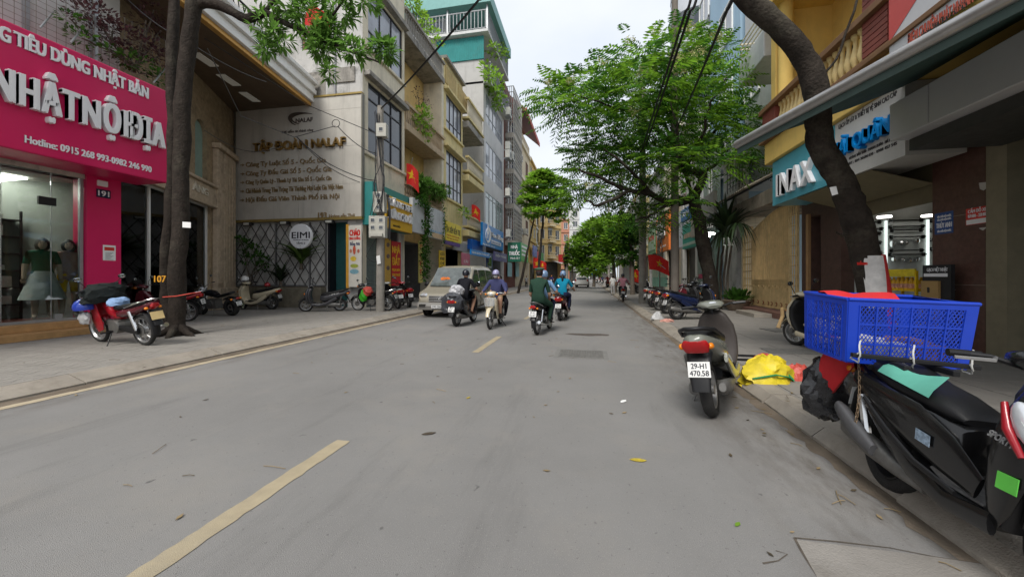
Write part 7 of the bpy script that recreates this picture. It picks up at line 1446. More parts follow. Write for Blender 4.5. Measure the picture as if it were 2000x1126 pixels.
place(scooter('cream scooter with chrome front peeping out behind the blue crate', P_CRM, lines=('29-Y1', '555.0')), (1668, 700), 1556, s=1.0, far=True, lean=R(5), key='N')
place(underbone('red motorbike ridden by the person in pink shirt', P_DRED, lines=('29-P5', '4413')), (1217, 589), 1216, z=0, key='Q'); place(scooter('red scooter ridden far down the lane', P_RED, steer=0), (1187, 563), 1186, z=0, key='R'); place(scooter('white scooter coming on behind the teal rider', P_WHT, steer=0), (1078, 560), 1076, z=0, far=False, key='S')
FARB = underbone('tiny grey motorbike in the distant traffic right of the small van', P_GRY, lines=('', ''), group='distant motorbikes')
for k, (u, v, lab) in enumerate(((1165, 553, None), (1171, 552, 'near the blue road sign'), (1176, 555, 'second from the far pavement'), (1158, 551, 'farthest one'), (1196, 560, 'beside the far pole'), (1203, 561, 'nearest the far pavement'), (1092, 560, 'behind the dim stalls'))): place(dup(FARB, (0, 0, 0), 0, 'tiny grey motorbike in the distance, ' + lab) if lab else FARB, (u, v), u + 2, z=0)
# ================================================================ people (one skinned body each)
SKIN = mat('skin', (.36, .2, .13), .55, var=.06); SKIN2 = mat('pale plastic skin', (.50, .37, .28), .4, var=.03); HAIR = mat('black hair', (.012, .01, .01), .5, bump=.4, bs=150)
def cloth(n, c): return mat('cloth ' + n, c, .9, var=.15, vs=9, bump=.25, bs=35, spec=.15)
def person(label, J, mats, M=None, hat=None, face=0., hair=False, mask=None, name='person', cat='person', fingers=True, plumps=1., skirt=None, pony=False, sleeves='short', legs='long', shoe=None, skin=SKIN, group=None):
 top,bot = mats; shoe = shoe or M_PLK; q = plumps
 E = [('pel', 'wst'), ('wst', 'chs'), ('chs', 'nek'), ('nek', 'hd0'), ('hd0', 'hd1')]; rad = dict(pel=.15, wst=.135, chs=.155, nek=.06, hd0=.075, hd1=.085)
 for s in 'LR': E += [('chs', 'sh' + s), ('sh' + s, 'el' + s), ('el' + s, 'wr' + s), ('wr' + s, 'ha' + s), ('pel', 'hp' + s), ('hp' + s, 'kn' + s), ('kn' + s, 'an' + s), ('an' + s, 'to' + s)]; rad.update({'sh' + s: .075, 'el' + s: .048, 'wr' + s: .032, 'ha' + s: .034, 'hp' + s: .105, 'kn' + s: .07, 'an' + s: .045, 'to' + s: .035})
 names = list(rad); P = {k: Vector(J[k]) for k in names}; me = bpy.data.meshes.new('body'); me.from_pydata([P[k] for k in names], [(names.index(a), names.index(b)) for a, b in E], []); o = bpy.data.objects.new('body', me); sc.collection.objects.link(o)
 o.modifiers.new('k', 'SKIN'); o.modifiers.new('s', 'SUBSURF').levels = 2
 for k, sv in zip(names, me.skin_vertices[0].data): f = q if k in ('pel', 'wst', 'chs', 'hpL', 'hpR') else 1; sv.radius = (rad[k] * f, rad[k] * f); sv.use_root = k == 'pel'
 dg = bpy.context.evaluated_depsgraph_get(); dg.update(); b = bpy.data.meshes.new_from_object(o.evaluated_get(dg)); bpy.data.objects.remove(o)
 ms = [skin,top,bot,shoe,HAIR,M_INK]
 cls = {}
 for a,c in E:
  k = a[:2] + c[:2]
  cls[(a, c)] = 0 if 'hd' in k or c == 'nek' and False else 3 if c.startswith('to') else (2 if legs == 'long' else 0) if c.startswith('an') else 2 if c[:2] in ('kn', 'hp') else 0 if c[:2] == 'ha' else (1 if sleeves == 'long' else 0) if c[:2] == 'wr' else 1
 vs = [Vector(v.co) for v in b.vertices]; fs = [tuple(p.vertices) for p in b.polygons]; mi = []
 for p in b.polygons:
  c = p.center; best = (9,0)
  for (a,e),m_ in cls.items():
   A,B = P[a],P[e]; ab = B - A; t = max(0,min(1,(c - A).dot(ab) / max(ab.length_squared,1e-8))); d = (A + ab * t - c).length / (rad[a] + (rad[e] - rad[a]) * t)
   if a == 'nek' and t < .35: m2 = 1
   elif e[:2] == 'el' and sleeves == 'short' and t > .78: m2 = 0
   elif sleeves == 'none' and e[:2] == 'el': m2 = 0
   else: m2 = m_
   if legs == 'short' and e[:2] == 'kn' and t > .8: m2 = 0
   if d < best[0]: best = (d,m2)
  mi.append(best[1])
 bpy.data.meshes.remove(b); mb = MB(); mb.v = [tuple(v) for v in vs]; mb.f = fs; mb.m = mi
 hd = (P['hd0'] + P['hd1']) / 2; up = (P['hd1'] - P['hd0']).normalized(); fw = Vector((math.cos(face), math.sin(face), 0)); fw = (fw - up * fw.dot(up)).normalized(); sd = up.cross(fw); R3 = Matrix((fw, sd, up)).transposed()
 W = lambda x,y,z: hd + R3 @ Vector((x,y,z))
 mb.mi = 0; mb.ball(hd,(.1,.078,.125),16,12,R3); mb.ball(W(.1,0,-.015),(.018,.014,.025),8,6,R3); [mb.ball(W(.0,s * .08,-.01),(.02,.012,.032),8,6,R3) for s in (-1,1)]
 mb.mi = 5; [mb.ball(W(.092,s * .033,.018),(.008,.014,.007),8,5,R3) for s in (-1,1)]; [mb.ball(W(.09,s * .034,.042),(.008,.02,.004),8,4,R3) for s in (-1,1)]; mb.mi = 3; mb.ball(W(.092,0,-.06),(.008,.024,.006),8,4,R3)
 if fingers:
  mb.mi = 0
  for s in 'LR':
   h, wv = P['ha' + s], (P['ha' + s] - P['wr' + s]).normalized(); sy = 1 if s == 'L' else -1; ac = wv.cross(UP); ac = ac.normalized() if ac.length > .1 else Vector((0, 1, 0)); dn = ac.cross(wv)
   if dn.z > 0: dn = -dn
   for k in range(4): o_ = h + ac * (.026 - .0175 * k) + wv * .01; l_ = (.9,1,.95,.75)[k]; mb.tube([o_,o_ + wv * .035 * l_ + dn * .006,o_ + wv * .052 * l_ + dn * .028,o_ + wv * .035 * l_ + dn * .046],[.0095,.009,.0085,.007],6)
   o_ = h + ac * sy * -.03 - wv * .015; mb.tube([o_,o_ + ac * sy * -.014 + wv * .025 + dn * .012,o_ + wv * .045 + dn * .03],[.011,.0095,.007],6)
 o = mb.build(name,ms,None,smooth=70); tag(o,label,cat,group)
 if hair or pony:
  h_ = MB(); h_.ball(W(-.014,0,.022),(.105,.09,.12),16,12,R3)
  if hair == 'bob': h_.ball(W(-.03, 0, -.02), (.1, .115, .15), 14, 10, R3)
  if pony: h_.tube([W(-.1,0,.02),W(-.16,0,-.05),W(-.15,0,-.2),W(-.13,0,-.3)],[.03,.04,.035,.01],8)
  h_.build('hair', HAIR, o, smooth=70)
 if hat and hat[0] == 'helmet':
  h_ = MB(); n = 18; rs = []
  for i in range(8):
   a = math.pi * .62 * i / 7; ring = []
   for k in range(n): t = 2 * math.pi * k / n; ring.append(W(-.005 + .128 * math.sin(a) * math.cos(t),.108 * math.sin(a) * math.sin(t),.03 + .125 * math.cos(a) - (.02 if math.cos(t) < 0 and i > 5 else 0)))
   rs.append(ring)
  h_.rings(rs); ho = h_.build('helmet', hat[1], o, smooth=60); v_ = MB(); v_.rings([[W(.105 * math.cos(t), .105 * math.sin(t), .018), W(.165 * math.cos(t), .12 * math.sin(t), -.002), W(.165 * math.cos(t), .12 * math.sin(t), -.01), W(.1 * math.cos(t), .1 * math.sin(t), .008)] for t in [R(a) for a in range(-65, 66, 13)]]); v_.build('visor', M_PLK, ho, smooth=60)
 if hat and hat[0] == 'cap':
  h_ = MB(); ring = lambda rx,ry,z,t: [W(-.005 + rx * math.cos(a * .35 + .0),ry * math.sin(a * .35),z + t * math.cos(a * .35)) for a in range(18)]
  h_.rings([ring(.1, .083, .035, 0), ring(.106, .09, .075, 0), ring(.15, .135, .12, .01), ring(.152, .138, .135, .015), ring(.08, .07, .15, .01), ring(.01, .01, .152, 0)]); ho = h_.build('uniform_cap', hat[1], o, smooth=60); k_ = MB(); k_.rings([ring(.104, .088, .03, 0), ring(.108, .092, .072, 0)], cap=False); k_.build('cap_band', mat('crimson band', (.16, .01, .015), .7), ho, smooth=60)
 if mask: m_ = MB(); m_.ball(W(.05, 0, -.045), (.064, .07, .058), 12, 8, R3); m_.build('face_mask', mask, o, smooth=70)
 if skirt:
  z0, z1, r0, r1, mt = skirt; s_ = MB(); c = P['pel']; n = 28; s_.rings([[(c.x + (r0 + (r1 - r0) * f) * (1 + .05 * f * math.sin(a * 9)) * math.cos(a), c.y + (r0 + (r1 - r0) * f) * (1 + .05 * f * math.sin(a * 9)) * math.sin(a), z0 + (z1 - z0) * f) for a in [2 * math.pi * k / n for k in range(n)]] for f in (0, .3, .6, 1)]); s_.build('skirt', mt, o, smooth=60)
 if M is not None: o.matrix_world = M
 return o
def sit(xh,zs,grip=(.28,.34,1.03),foot=(.1,.17,.3),lean=.12,reach=None,knee=None,tall=1.):
 t = tall; J = dict(pel=(xh,0,zs + .12),wst=(xh + .03,0,zs + .3 * t),chs=(xh + lean,0,zs + .5 * t),nek=(xh + lean + .03,0,zs + .64 * t),hd0=(xh + lean + .05,0,zs + .72 * t),hd1=(xh + lean + .05,0,zs + .82 * t))
 for s, y in (('L', 1), ('R', -1)):
  g = grip; sh = Vector((xh + lean, y * .19, zs + .56 * t)); h = Vector((g[0], y * g[1], g[2])); m = (sh + h) / 2 + Vector((-.04, y * .07, -.1)); J['sh' + s] = sh; J['el' + s] = m; J['wr' + s] = h + (m - h).normalized() * .07; J['ha' + s] = h
  hp = Vector((xh + .02, y * .1, zs + .08)); an = Vector((foot[0], y * foot[1], foot[2] + .09)); k = knee or (xh + .42, .2, zs + .06); J['hp' + s] = hp; J['kn' + s] = Vector((k[0], y * k[1], k[2])); J['an' + s] = an; J['to' + s] = an + Vector((.16, y * .02, -.06))
 return J
def stand(h=1.62,turn=0.,arm=.2):
 k = h / 1.7; J = dict(pel=(0,0,.92 * k),wst=(0,0,1.08 * k),chs=(0,0,1.28 * k),nek=(0,0,1.44 * k),hd0=(.01,0,1.53 * k),hd1=(.01,0,1.62 * k))
 for s, y in (('L', 1), ('R', -1)): J.update({'sh' + s: (0, y * .17 * k, 1.37 * k), 'el' + s: (-.02, y * (.21 + arm * .2) * k, 1.1 * k), 'wr' + s: (.05, y * (.22 + arm * .25) * k, .88 * k), 'ha' + s: (.07, y * (.22 + arm * .25) * k, .82 * k), 'hp' + s: (0, y * .09 * k, .88 * k), 'kn' + s: (.02, y * .1 * k, .48 * k), 'an' + s: (0, y * .1 * k, .08 * k), 'to' + s: (.14, y * .12 * k, .03)})
 return J
C_BLK = cloth('black', (.012, .012, .016)); C_NAV = cloth('navy', (.02, .025, .06)); C_PLD = cloth('plaid', (.05, .055, .13)); C_GRN = cloth('army green', (.018, .045, .03)); C_LBL = cloth('light blue', (.16, .28, .45)); C_TEA = cloth('teal', (.005, .17, .27)); C_PNK = cloth('pink', (.5, .22, .26)); C_GRY = cloth('grey', (.3, .3, .3)); C_KHA = cloth('khaki', (.25, .17, .09)); C_WHT = cloth('white', (.6, .6, .58)); H_BLK = paint('helmet black', (.012, .013, .02)); H_LAV = paint('helmet lavender', (.3, .29, .45)); H_BLU = paint('helmet slate blue', (.14, .22, .35))
person('man in black shirt and shorts with black helmet riding away', sit(-.12, .78), (C_BLK, C_BLK), PLACED['G'], ('helmet', H_BLK), legs='short', shoe=cloth('brown shoe', (.12, .06, .04)))
person('woman in white face mask and lavender helmet riding the old moped', sit(-.22, .76, lean=.1, grip=(.3, .34, 1.0)), (C_PLD, C_KHA), PLACED['H'], ('helmet', H_LAV), mask=C_WHT, sleeves='long', legs='short'); person('child in dark trousers sitting behind the masked woman on the moped', sit(-.6, .78, lean=.08, grip=(-.25, .17, .95), foot=(-.4, .22, .28), knee=(-.28, .28, .7), tall=.8), (C_PLD, C_BLK), PLACED['H'], hair=True)
person('driver in light blue shirt in front of the green uniformed pillion', sit(-.08, .76), (C_LBL, C_NAV), PLACED['I'], ('helmet', H_BLU)); person('officer in green uniform and peaked cap riding pillion', sit(-.5, .8, lean=.06, grip=(-.18, .2, .88), foot=(-.15, .2, .27), knee=(-.12, .26, .74), tall=1.02), (C_GRN, C_GRN), PLACED['I'], ('cap', cloth('cap green', (.05, .10, .065))), plumps=1.12, hair=True)
person('woman in teal shirt and slate blue helmet riding away', sit(-.2, .8), (C_TEA, C_NAV), PLACED['J'], ('helmet', H_BLU), pony=True); person('person in pink checked shirt and black helmet riding along the kerb', sit(-.2, .78), (C_PNK, C_BLK), PLACED['Q'], ('helmet', H_BLK)); person('tiny rider in red far down the lane', sit(-.2, .78), (cloth('coral', (.45, .08, .07)), C_BLK), PLACED['R'], ('helmet', paint('helmet pale', (.5, .4, .4)))); person('man in violet shirt and orange helmet riding towards the camera', sit(-.2, .78), (cloth('violet', (.06, .05, .2)), C_NAV), PLACED['S'], ('helmet', paint('helmet orange', (.6, .2, .04))))
def walker(label, u, v, mats, turn, **k): p = G(u, v, 0 if u < 1200 else PV); return person(label, stand(1.6), mats, Matrix.Translation(p) @ Matrix.Rotation(turn, 4, 'Z'), hair=True, fingers=False, **k)
walker('pedestrian in white blouse and patterned trousers walking beside the lane', 1197, 576, (C_WHT, C_GRY), R(95)); walker('shopkeeper in beige standing by the far flag', 1239, 562, (C_KHA, C_KHA), R(200)); walker('person sitting dim by the far left shops', 1028, 562, (C_GRY, C_BLK), R(-60))
for k, (u, v, c) in enumerate(((1165, 553, C_GRY), (1171, 552, C_PNK), (1176, 555, C_NAV), (1196, 560, C_WHT), (1092, 560, C_KHA))): p = G(u, v, 0); person(('tiny rider in grey right of the small van', 'tiny rider in pink near the blue road sign', 'tiny rider in navy second from the far pavement', 'tiny rider in white beside the far pole', 'tiny rider in khaki behind the dim stalls')[k], sit(-.2, .76), (c, C_BLK), Matrix.Translation(p + Vector((.1, .6, 0))) @ Matrix.Rotation(R(88), 4, 'Z'), ('helmet', H_BLK), fingers=False)
# mannequins in the pink shop
for (u, lab, mt, hr, sk, lg, d_) in ((83, 'mannequin in green top and pale long skirt with black bob wig', (cloth('emerald', (.005, .09, .055)), C_WHT), 'bob', (1.02, .42, .15, .33, cloth('pale grey skirt', (.48, .53, .53))), 'short', -.4), (134, 'mannequin in striped top and yellow shorts with brown wig', (cloth('striped rose', (.35, .2, .17)), cloth('mustard yellow', (.75, .46, .02))), 'bob', None, 'short', -.35)):
 p = FA.pt(FA.S(u, d_), FLO + .05, d_); o = person(lab, stand(1.72, arm=.1), mt, Matrix.Translation(p) @ Matrix.Rotation(R(-25), 4, 'Z') @ Matrix.Scale(1.12, 4), None, hair=hr, name='mannequin', cat='mannequin', skirt=sk, legs=lg, skin=SKIN2, shoe=SKIN2)
 MB().lathe([(0, -.045), (.22, -.045), (.22, -.02), (0, -.02)], (0, 0, 0), n=18).build('stand_plate', M_STEEL, o)
# ================================================================ vans
def van(label,col,lines):
 r = thing('van', label, 'van', (0, 0, 0), None, world=False); S_ = [(2.36, .34, .6, .63, .74), (2.31, .29, .76, .8, .84), (2.15, .26, .87, .93, .89), (1.5, .25, 1.03, 1.1, .91), (1.12, .25, 1.05, 1.5, .91), (.74, .25, 1.06, 1.87, .91), (.3, .25, 1.06, 1.95, .915), (-.8, .25, 1.06, 1.98, .915), (-1.9, .27, 1.06, 1.95, .91), (-2.25, .3, 1.06, 1.86, .89), (-2.36, .35, 1.05, 1.72, .86)]
 def sec(x,zb,zl,zt,w): tp = max(0,(zt - zl)) / .9; wt = w - .17 * tp; h = [(w * .88,zb),(w * .985,zb + .1),(w,(zb + zl) / 2),(w * .985,zl),(wt,zt - .09 * min(1,tp * 2) - .01),(wt - .1,zt - .012),(wt * .45,zt),(0,zt + .004)]; return [(x,y,z) for y,z in h] + [(x,-y,z) for y,z in h[::-1][1:]]
 rs = [sec(*s) for s in S_]; mb = MB(); mb.rings(rs); body = mb.build('body', col, r, smooth=38)
 gl = glass('van glass', (.55, .62, .62), .8) if False else mat('van window', (.06, .075, .075), .05, spec=.8, var=.3, vs=2)
 def ww(x,z): w = .913; return w * .985 - (z - 1.06) * .17 / .9 * 1.0
 for s in (-1,1):
  for nm, P in (('door_window', [(1.2, 1.1), (.2, 1.1), (.2, 1.78), (.62, 1.78), (.95, 1.5)]), ('side_window', [(.1, 1.1), (-.95, 1.1), (-.95, 1.8), (.1, 1.78)]), ('side_window', [(-1.05, 1.1), (-2.1, 1.12), (-2.0, 1.76), (-1.05, 1.8)])): MB().prism([(x, s * (ww(x, z) + .004), z) for x, z in P], (0, s * .006, 0)).build(nm, gl, r)
  for x in (.15, -1.0, 1.25): MB().prism([(x - .006, s * .905, .35), (x + .006, s * .905, .35), (x + .006, s * .922, .6), (x + .006, s * .905, 1.06), (x - .006, s * .905, 1.06)], (0, s * .013, 0)).build('door_seam', M_DARK, r)
  MB().bb((.28, s * .905, .9), (.46, s * .93, .94)).build('door_handle', M_PLK, r); MB().bb((-2.2, s * .9, .5), (2.0, s * .928, .6)).build('rub_strip', mat('champagne strip', (.25, .24, .21), .5), r)
  for x in (1.45, -1.4): wheel(r, x, .33, .1, 'alloy', s * .8); MB().lathe([(0, 0), (.42, 0), (.42, .012), (0, .012)], (x, s * .905, .36), 'y', 24).build('wheel_arch', M_DARK, r)
  mb = MB(); loft(mb, [(2.2, .72, .14, .03), (2.3, .78, .15, .1), (2.14, .88, .14, .03)], 10, 2.6, y0=s * .66); o = mb.build('headlight', M_CLENS, r, smooth=50); MB().ball((2.1, s * .83, .8), (.14, .06, .09), 10, 6).build('front_indicator', M_OLENS, r, smooth=60)
  mb = MB(); mb.ball((1.08, s * 1.05, 1.2), (.07, .12, .1), 10, 7); mb.tube([(1.1, s * .9, 1.15), (1.08, s * 1.0, 1.18)], .03, 6); mb.build('wing_mirror', M_PLK, r, smooth=60); MB().bb((-2.37, s * .72, .85), (-2.3, s * .87, 1.15)).build('tail_light', M_RLENS, r)
 P = [(1.47, .76, 1.12), (.78, .7, 1.84)]; mb = MB(); nk = 8; mb.rings([[(x + .03 + (.06 if i == 0 else .03) * (1 - (2 * k / nk - 1) ** 2) * .6, w * (1 - 2 * k / nk), z + .02) for k in range(nk + 1)] for i, (x, w, z) in enumerate(P)] , cap=False, close=False); mb.build('windscreen', mat('windscreen', (.10, .115, .11), .04, spec=.9, var=.5, vs=2.5), r, smooth=50)
 mb = MB(); mb.bb((2.3, -.42, .58), (2.385, .42, .8)); mb.build('grille', M_DARK, r, bevel=.02)
 for k in range(4): MB().bb((2.386, -.42, .6 + k * .055), (2.4, .42, .63 + k * .055)).build('grille_bar', M_CHR, r)
 mb = MB(); mb.tube([(2.405, .085 * math.cos(a * .45), .7 + .045 * math.sin(a * .45)) for a in range(15)], .01, 6); mb.tube([(2.405, .04, .73), (2.405, .02, .7), (2.405, -.02, .7), (2.405, -.04, .67)], .009, 5); mb.tube([(2.405, .03, .67), (2.405, .035, .73)], .008, 5); mb.tube([(2.405, -.035, .67), (2.405, -.03, .73)], .008, 5); mb.build('emblem', M_CHR, r)
 loft(MB(), [(2.42, .3, .8, .03), (2.43, .42, .86, .06), (2.36, .55, .86, .03)], 20, 4).build('front_bumper', mat('grey bumper', (.22, .21, .19), .5, var=.12), r, smooth=50); loft(MB(), [(-2.38, .32, .8, .03), (-2.44, .42, .86, .06), (-2.38, .52, .86, .03)], 20, 4).build('rear_bumper', MATS['grey bumper'], r, smooth=50)
 for s in (-1, 1): MB().bb((2.44, s * .5, .4), (2.492, s * .75, .5)).build('fog_recess', M_DARK, r); MB().tube([(1.53, s * .35, 1.14), (1.45, s * -.1 + .3 * s, 1.2), (1.38, s * .65, 1.25)], .012, 5).build('wiper', M_BLACK, r)
 o = Vector((2.495, -.26, .36)); p_ = MB().prism([o, o + Vector((0, .52, 0)), o + Vector((0, .52, .11)), o + Vector((0, 0, .11))], (.01, 0, 0)).build('number_plate', M_PLATE, r); text3('lettering', lines, o + Vector((.011, .03, .02)), (0, .46, 0), (0, 0, .07), (1, 0, 0), .002, M_INK, p_, .02)
 MB().prism([(-2.37, -.68, 1.1), (-2.37, .68, 1.1), (-2.3, .6, 1.72), (-2.3, -.6, 1.72)], (-.02, 0, .0)).build('rear_window', gl, r); mb = MB(); mb.tube([(.66, .62, 1.945), (-1.7, .62, 1.985)], .016, 6); return r
v1 = van('silver beige van facing the camera, parked at the kerb', mat('champagne paint', (.32, .29, .225), .32, .2, var=.04, coat=.4, grime=.12), '29E-286.15'); v1.matrix_world = Matrix.Translation((-5.32, 15.35, 0)) @ Matrix.Rotation(R(-90), 4, 'Z')
for k, (lab, u, v, c, rot) in enumerate((('small white van far down the lane', 1137, 561, mat('white van paint', (.6, .6, .58), .35, coat=.3), 88),)):
 v2 = dup(v1,G(u,v,0) + Vector((0,2.2,0)),R(rot),lab)
 for ch in v2.children:
  if ch.name.startswith('body'): ch.data = ch.data.copy(); ch.data.materials[0] = c
# ================================================================ the black scooter with the blue crate
hr = scooter('black scooter under the blue crate at the kerb, nearest the camera', paint('dusty black', (.0065, .0065, .007)), None, wheelc=M_PLK, steer=R(6), lines=('', ''), mirrors=False, inner=M_PLK)
pr0 = CAM + FW * 2.7 + RT * 2.66; pf0 = CAM + FW * 1.5 + RT * 2.36; dv = (pf0 - pr0); th_ = math.atan2(dv.y, dv.x); HM = Matrix.Translation(((pr0.x + pf0.x) / 2, (pr0.y + pf0.y) / 2, 0)) @ Matrix.Rotation(th_, 4, 'Z') @ Matrix.Rotation(R(-4), 4, 'X') @ Matrix.Diagonal((.93, .97, 1.06, 1)); hr.matrix_world = HM
for s in (-1,1):
 loft(MB(), [(.3, .42, .012, .06), (.1, .5, .02, .11), (-.15, .57, .025, .13), (-.45, .63, .025, .1), (-.75, .72, .02, .05)], 12, 2.2, y0=s * .185).build('side_panel', MATS['paint dusty black'], hr, smooth=50); loft(MB(), [(.2, .345, .01, .012), (-.1, .38, .012, .02), (-.35, .47, .012, .02), (-.6, .6, .01, .012)], 8, 2.2, y0=s * .21).build('side_crease', M_PLK, hr, smooth=50)
 loft(MB(), [(.36, .3, .006, .03, s * .17), (.42, .42, .02, .07, s * .2), (.47, .58, .03, .1, s * .215), (.5, .74, .035, .1, s * .21), (.49, .86, .03, .07, s * .18), (.46, .95, .01, .03, s * .13)], 16, 2.).build('shield_wing', MATS['paint dusty black'], hr, smooth=50); loft(MB(), [(.44, .86, .012, .012, s * .225), (.5, .76, .02, .02, s * .25), (.56, .66, .012, .012, s * .24)], 10, 2.3).build('red_accent', P_RED, hr, smooth=50); MB().ball((.535, s * .215, .79), (.05, .035, .1), 12, 8, Matrix.Rotation(R(-28), 3, 'Y')).build('side_lamp', M_CLENS, hr, smooth=60)
loft(MB(), [(.28, .335, .15, .012), (.05, .34, .16, .012), (-.08, .37, .14, .01)], 12, 4).build('foot_mat', mat('scuffed grey mat', (.16, .155, .15), .8, var=.5, vs=14), hr)
MB().prism([(.02, -.2155, .5), (-.09, -.2155, .51), (-.09, -.2155, .57), (.02, -.2155, .56)], (0, -.002, 0)).build('sticker', mat('sticker blue grey', (.25, .33, .42), .4, var=.7, vs=40), hr)
text3('lettering', 'SPORTY', (.4, -.247, .7), (.13, 0, -.02), (.01, 0, .03), (0, -1, 0), .002, mat('grey decal', (.3, .3, .3), .4), hr, .02, .3)
mb = MB(); mb.prism([(.47, -.252, .5), (.56, -.245, .5), (.56, -.24, .57), (.47, -.247, .57)], (0, -.004, 0)); mb.build('side_badge', mat('green tag', (.1, .45, .06), .4, var=.2), hr)
mb = MB(); loft(mb, [(-.45, .3, .025, .04), (-.62, .35, .04, .06), (-.82, .43, .04, .055), (-.9, .46, .028, .038)], 12, 2.3, y0=-.215); mb.build('muffler_guard', mat('scratched grey guard', (.10, .10, .105), .45, .3, var=.2, grime=.4), hr, smooth=50)
mb = MB(); mb.tube([(-.62, -.15, .28), (-.7, -.17, .6)], .028, 8); mb.build('rear_shock', M_CHR, hr)
def hthing(name,label,cat): o = thing(name,label,cat,(0,0,0),None,world=False); o.matrix_world = HM; return o
# the crate
cr = hthing('plastic_crate', 'bright blue lattice plastic crate tied on the black scooter', 'crate'); c0 = CAM + FW * 2.9 + RT * 2.8; cr.matrix_world = Matrix.Translation((c0.x, c0.y, .885)) @ Matrix.Rotation(math.atan2(RT.y, RT.x) - R(9), 4, 'Z') @ Matrix.Rotation(R(2), 4, 'Y') @ Matrix.Rotation(R(3), 4, 'X')
M_CRT = mat('blue crate plastic', (.008, .042, .40), .4, var=.1, vs=5, grime=.12, dirt=(.03, .04, .2), spec=.45); LX, LY, HZ = .37, .24, .455
def cw(side,t,z): f = 1 + .06 * z / HZ; return {0: (t * LX * f,-LY * f,z),1: (t * LX * f,LY * f,z),2: (-LX * f,t * LY * f,z),3: (LX * f,t * LY * f,z)}[side]
for sd in range(4):
 out = Vector(((0,-1,0),(0,1,0),(-1,0,0),(1,0,0))[sd]); mb = MB()
 for (t0,t1,z0,z1) in ((-1,-.82,.01,HZ),(.82,1,.01,HZ),(-.82,.82,0,.025),(-.82,.82,.135,.15),(-.82,.82,.275,.29),(-.82,.82,HZ - .045,HZ)): mb.prism([cw(sd,t0,z0),cw(sd,t1,z0),cw(sd,t1,z1),cw(sd,t0,z1)],out * .006)
 for k in range(7): t = -.82 + 1.64 * k / 6; mb.prism([cw(sd,t - .012,.02),cw(sd,t + .012,.02),cw(sd,t + .012,HZ - .04),cw(sd,t - .012,HZ - .04)],out * .011)
 wl_ = mb.build('side_wall', M_CRT, cr); mb = MB(); lx = (LX if sd < 2 else LY) * 1.64; n = int(lx / .024)
 for (za,zb) in ((.025,.135),(.15,.275),(.29,HZ - .045)):
  hh = zb - za; sl = hh / lx * 2 * 1.1
  for k in range(-4,n + 4):
   for sg in (1,-1):
    a = -.82 + 1.64 * k / n; b_ = a + sg * hh * .62 / lx * 1.64 * 1.0; ta,tb = a,b_; z0,z1 = za,zb
    if max(ta,tb) < -.82 or min(ta,tb) > .82: continue
    def at(t): return za + (zb - za) * (t - a) / (b_ - a)
    if ta < -.82: z0,ta = at(-.82),-.82
    if ta > .82: z0,ta = at(.82),.82
    if tb < -.82: z1,tb = at(-.82),-.82
    if tb > .82: z1,tb = at(.82),.82
    w_ = .0028 / lx * 1.64; mb.prism([cw(sd,ta - w_,z0),cw(sd,ta + w_,z0),cw(sd,tb + w_,z1),cw(sd,tb - w_,z1)],out * (.003 + .001 * sg))
 o = mb.build('lattice', M_CRT, wl_); o['kind'] = 'stuff'
mb = MB(); mb.tube([cw(0, -1, HZ), cw(0, 1, HZ), cw(1, 1, HZ), cw(1, -1, HZ), cw(0, -1, HZ)], .014, 8); mb.build('rim', M_CRT, cr, smooth=50); MB().bb((-LX, -LY, 0), (LX, LY, .008)).build('base', M_CRT, cr)
ct = hthing('crate_load', 'brown and white goods lying inside the blue crate', 'goods'); ct.matrix_world = cr.matrix_world.copy()
for k in range(9): x, y = -.24 + .24 * (k % 3), -.13 + .13 * (k // 3); MB().box((x, y, .06 + .02 * (k % 2)), (.2, .11, .09 + .03 * (k % 3)), Matrix.Rotation(k * .3, 3, 'Z')).build('parcel', mat('goods %d' % (k % 3), ((.25, .22, .2), (.5, .5, .5), (.2, .1, .06))[k % 3], .8, var=.3, vs=9), ct, bevel=.015)
fl_ = hthing('red_cloth', 'folded red cloth lying on the rim of the blue crate', 'cloth'); fl_.matrix_world = cr.matrix_world.copy(); M_RCL = mat('red cloth sheet', (.55, .02, .025), .7, var=.12, trans=.15)
mb = MB(); mb.rings([[(-.3 + .5 * t, LY * 1.05 + .02 * math.sin(t * 7), HZ + .012 + .012 * math.sin(t * 11)) for t in np.linspace(0, 1, 12)], [(-.3 + .5 * t, LY * .7, HZ + .02 + .015 * math.sin(t * 9)) for t in np.linspace(0, 1, 12)], [(-.28 + .48 * t, LY * .45, HZ - .02) for t in np.linspace(0, 1, 12)]], cap=False, close=False); mb.build('cloth', M_RCL, fl_, smooth=60)
rk = hthing('carrier_rack', 'black carrier bars and ties holding the blue crate', 'rack'); rk.matrix_world = HM
for y in (-.12, .14): MB().bb((-1.02, y - .02, .835), (-.35, y + .02, .87)).build('bar', M_PLK, rk, bevel=.005)
for x in (-.95, -.5): MB().bb((x - .02, -.36, .872), (x + .02, .36, .9)).build('bar', M_PLK, rk, bevel=.005)
for x, y in ((-.96, -.33), (-.5, -.33), (-.5, -.02), (-.5, .3)): MB().tube(noisy([(x + .03, y, .99), (x + .04, y - .01, .93), (x + .03, y, .87), (x - .01, y + .02, .84), (x - .03, y - .02, .86), (x + .03, y, .91)], 3, .003), .005, 5).build('tie', mat('white cord', (.6, .6, .57), .7), rk, smooth=60)
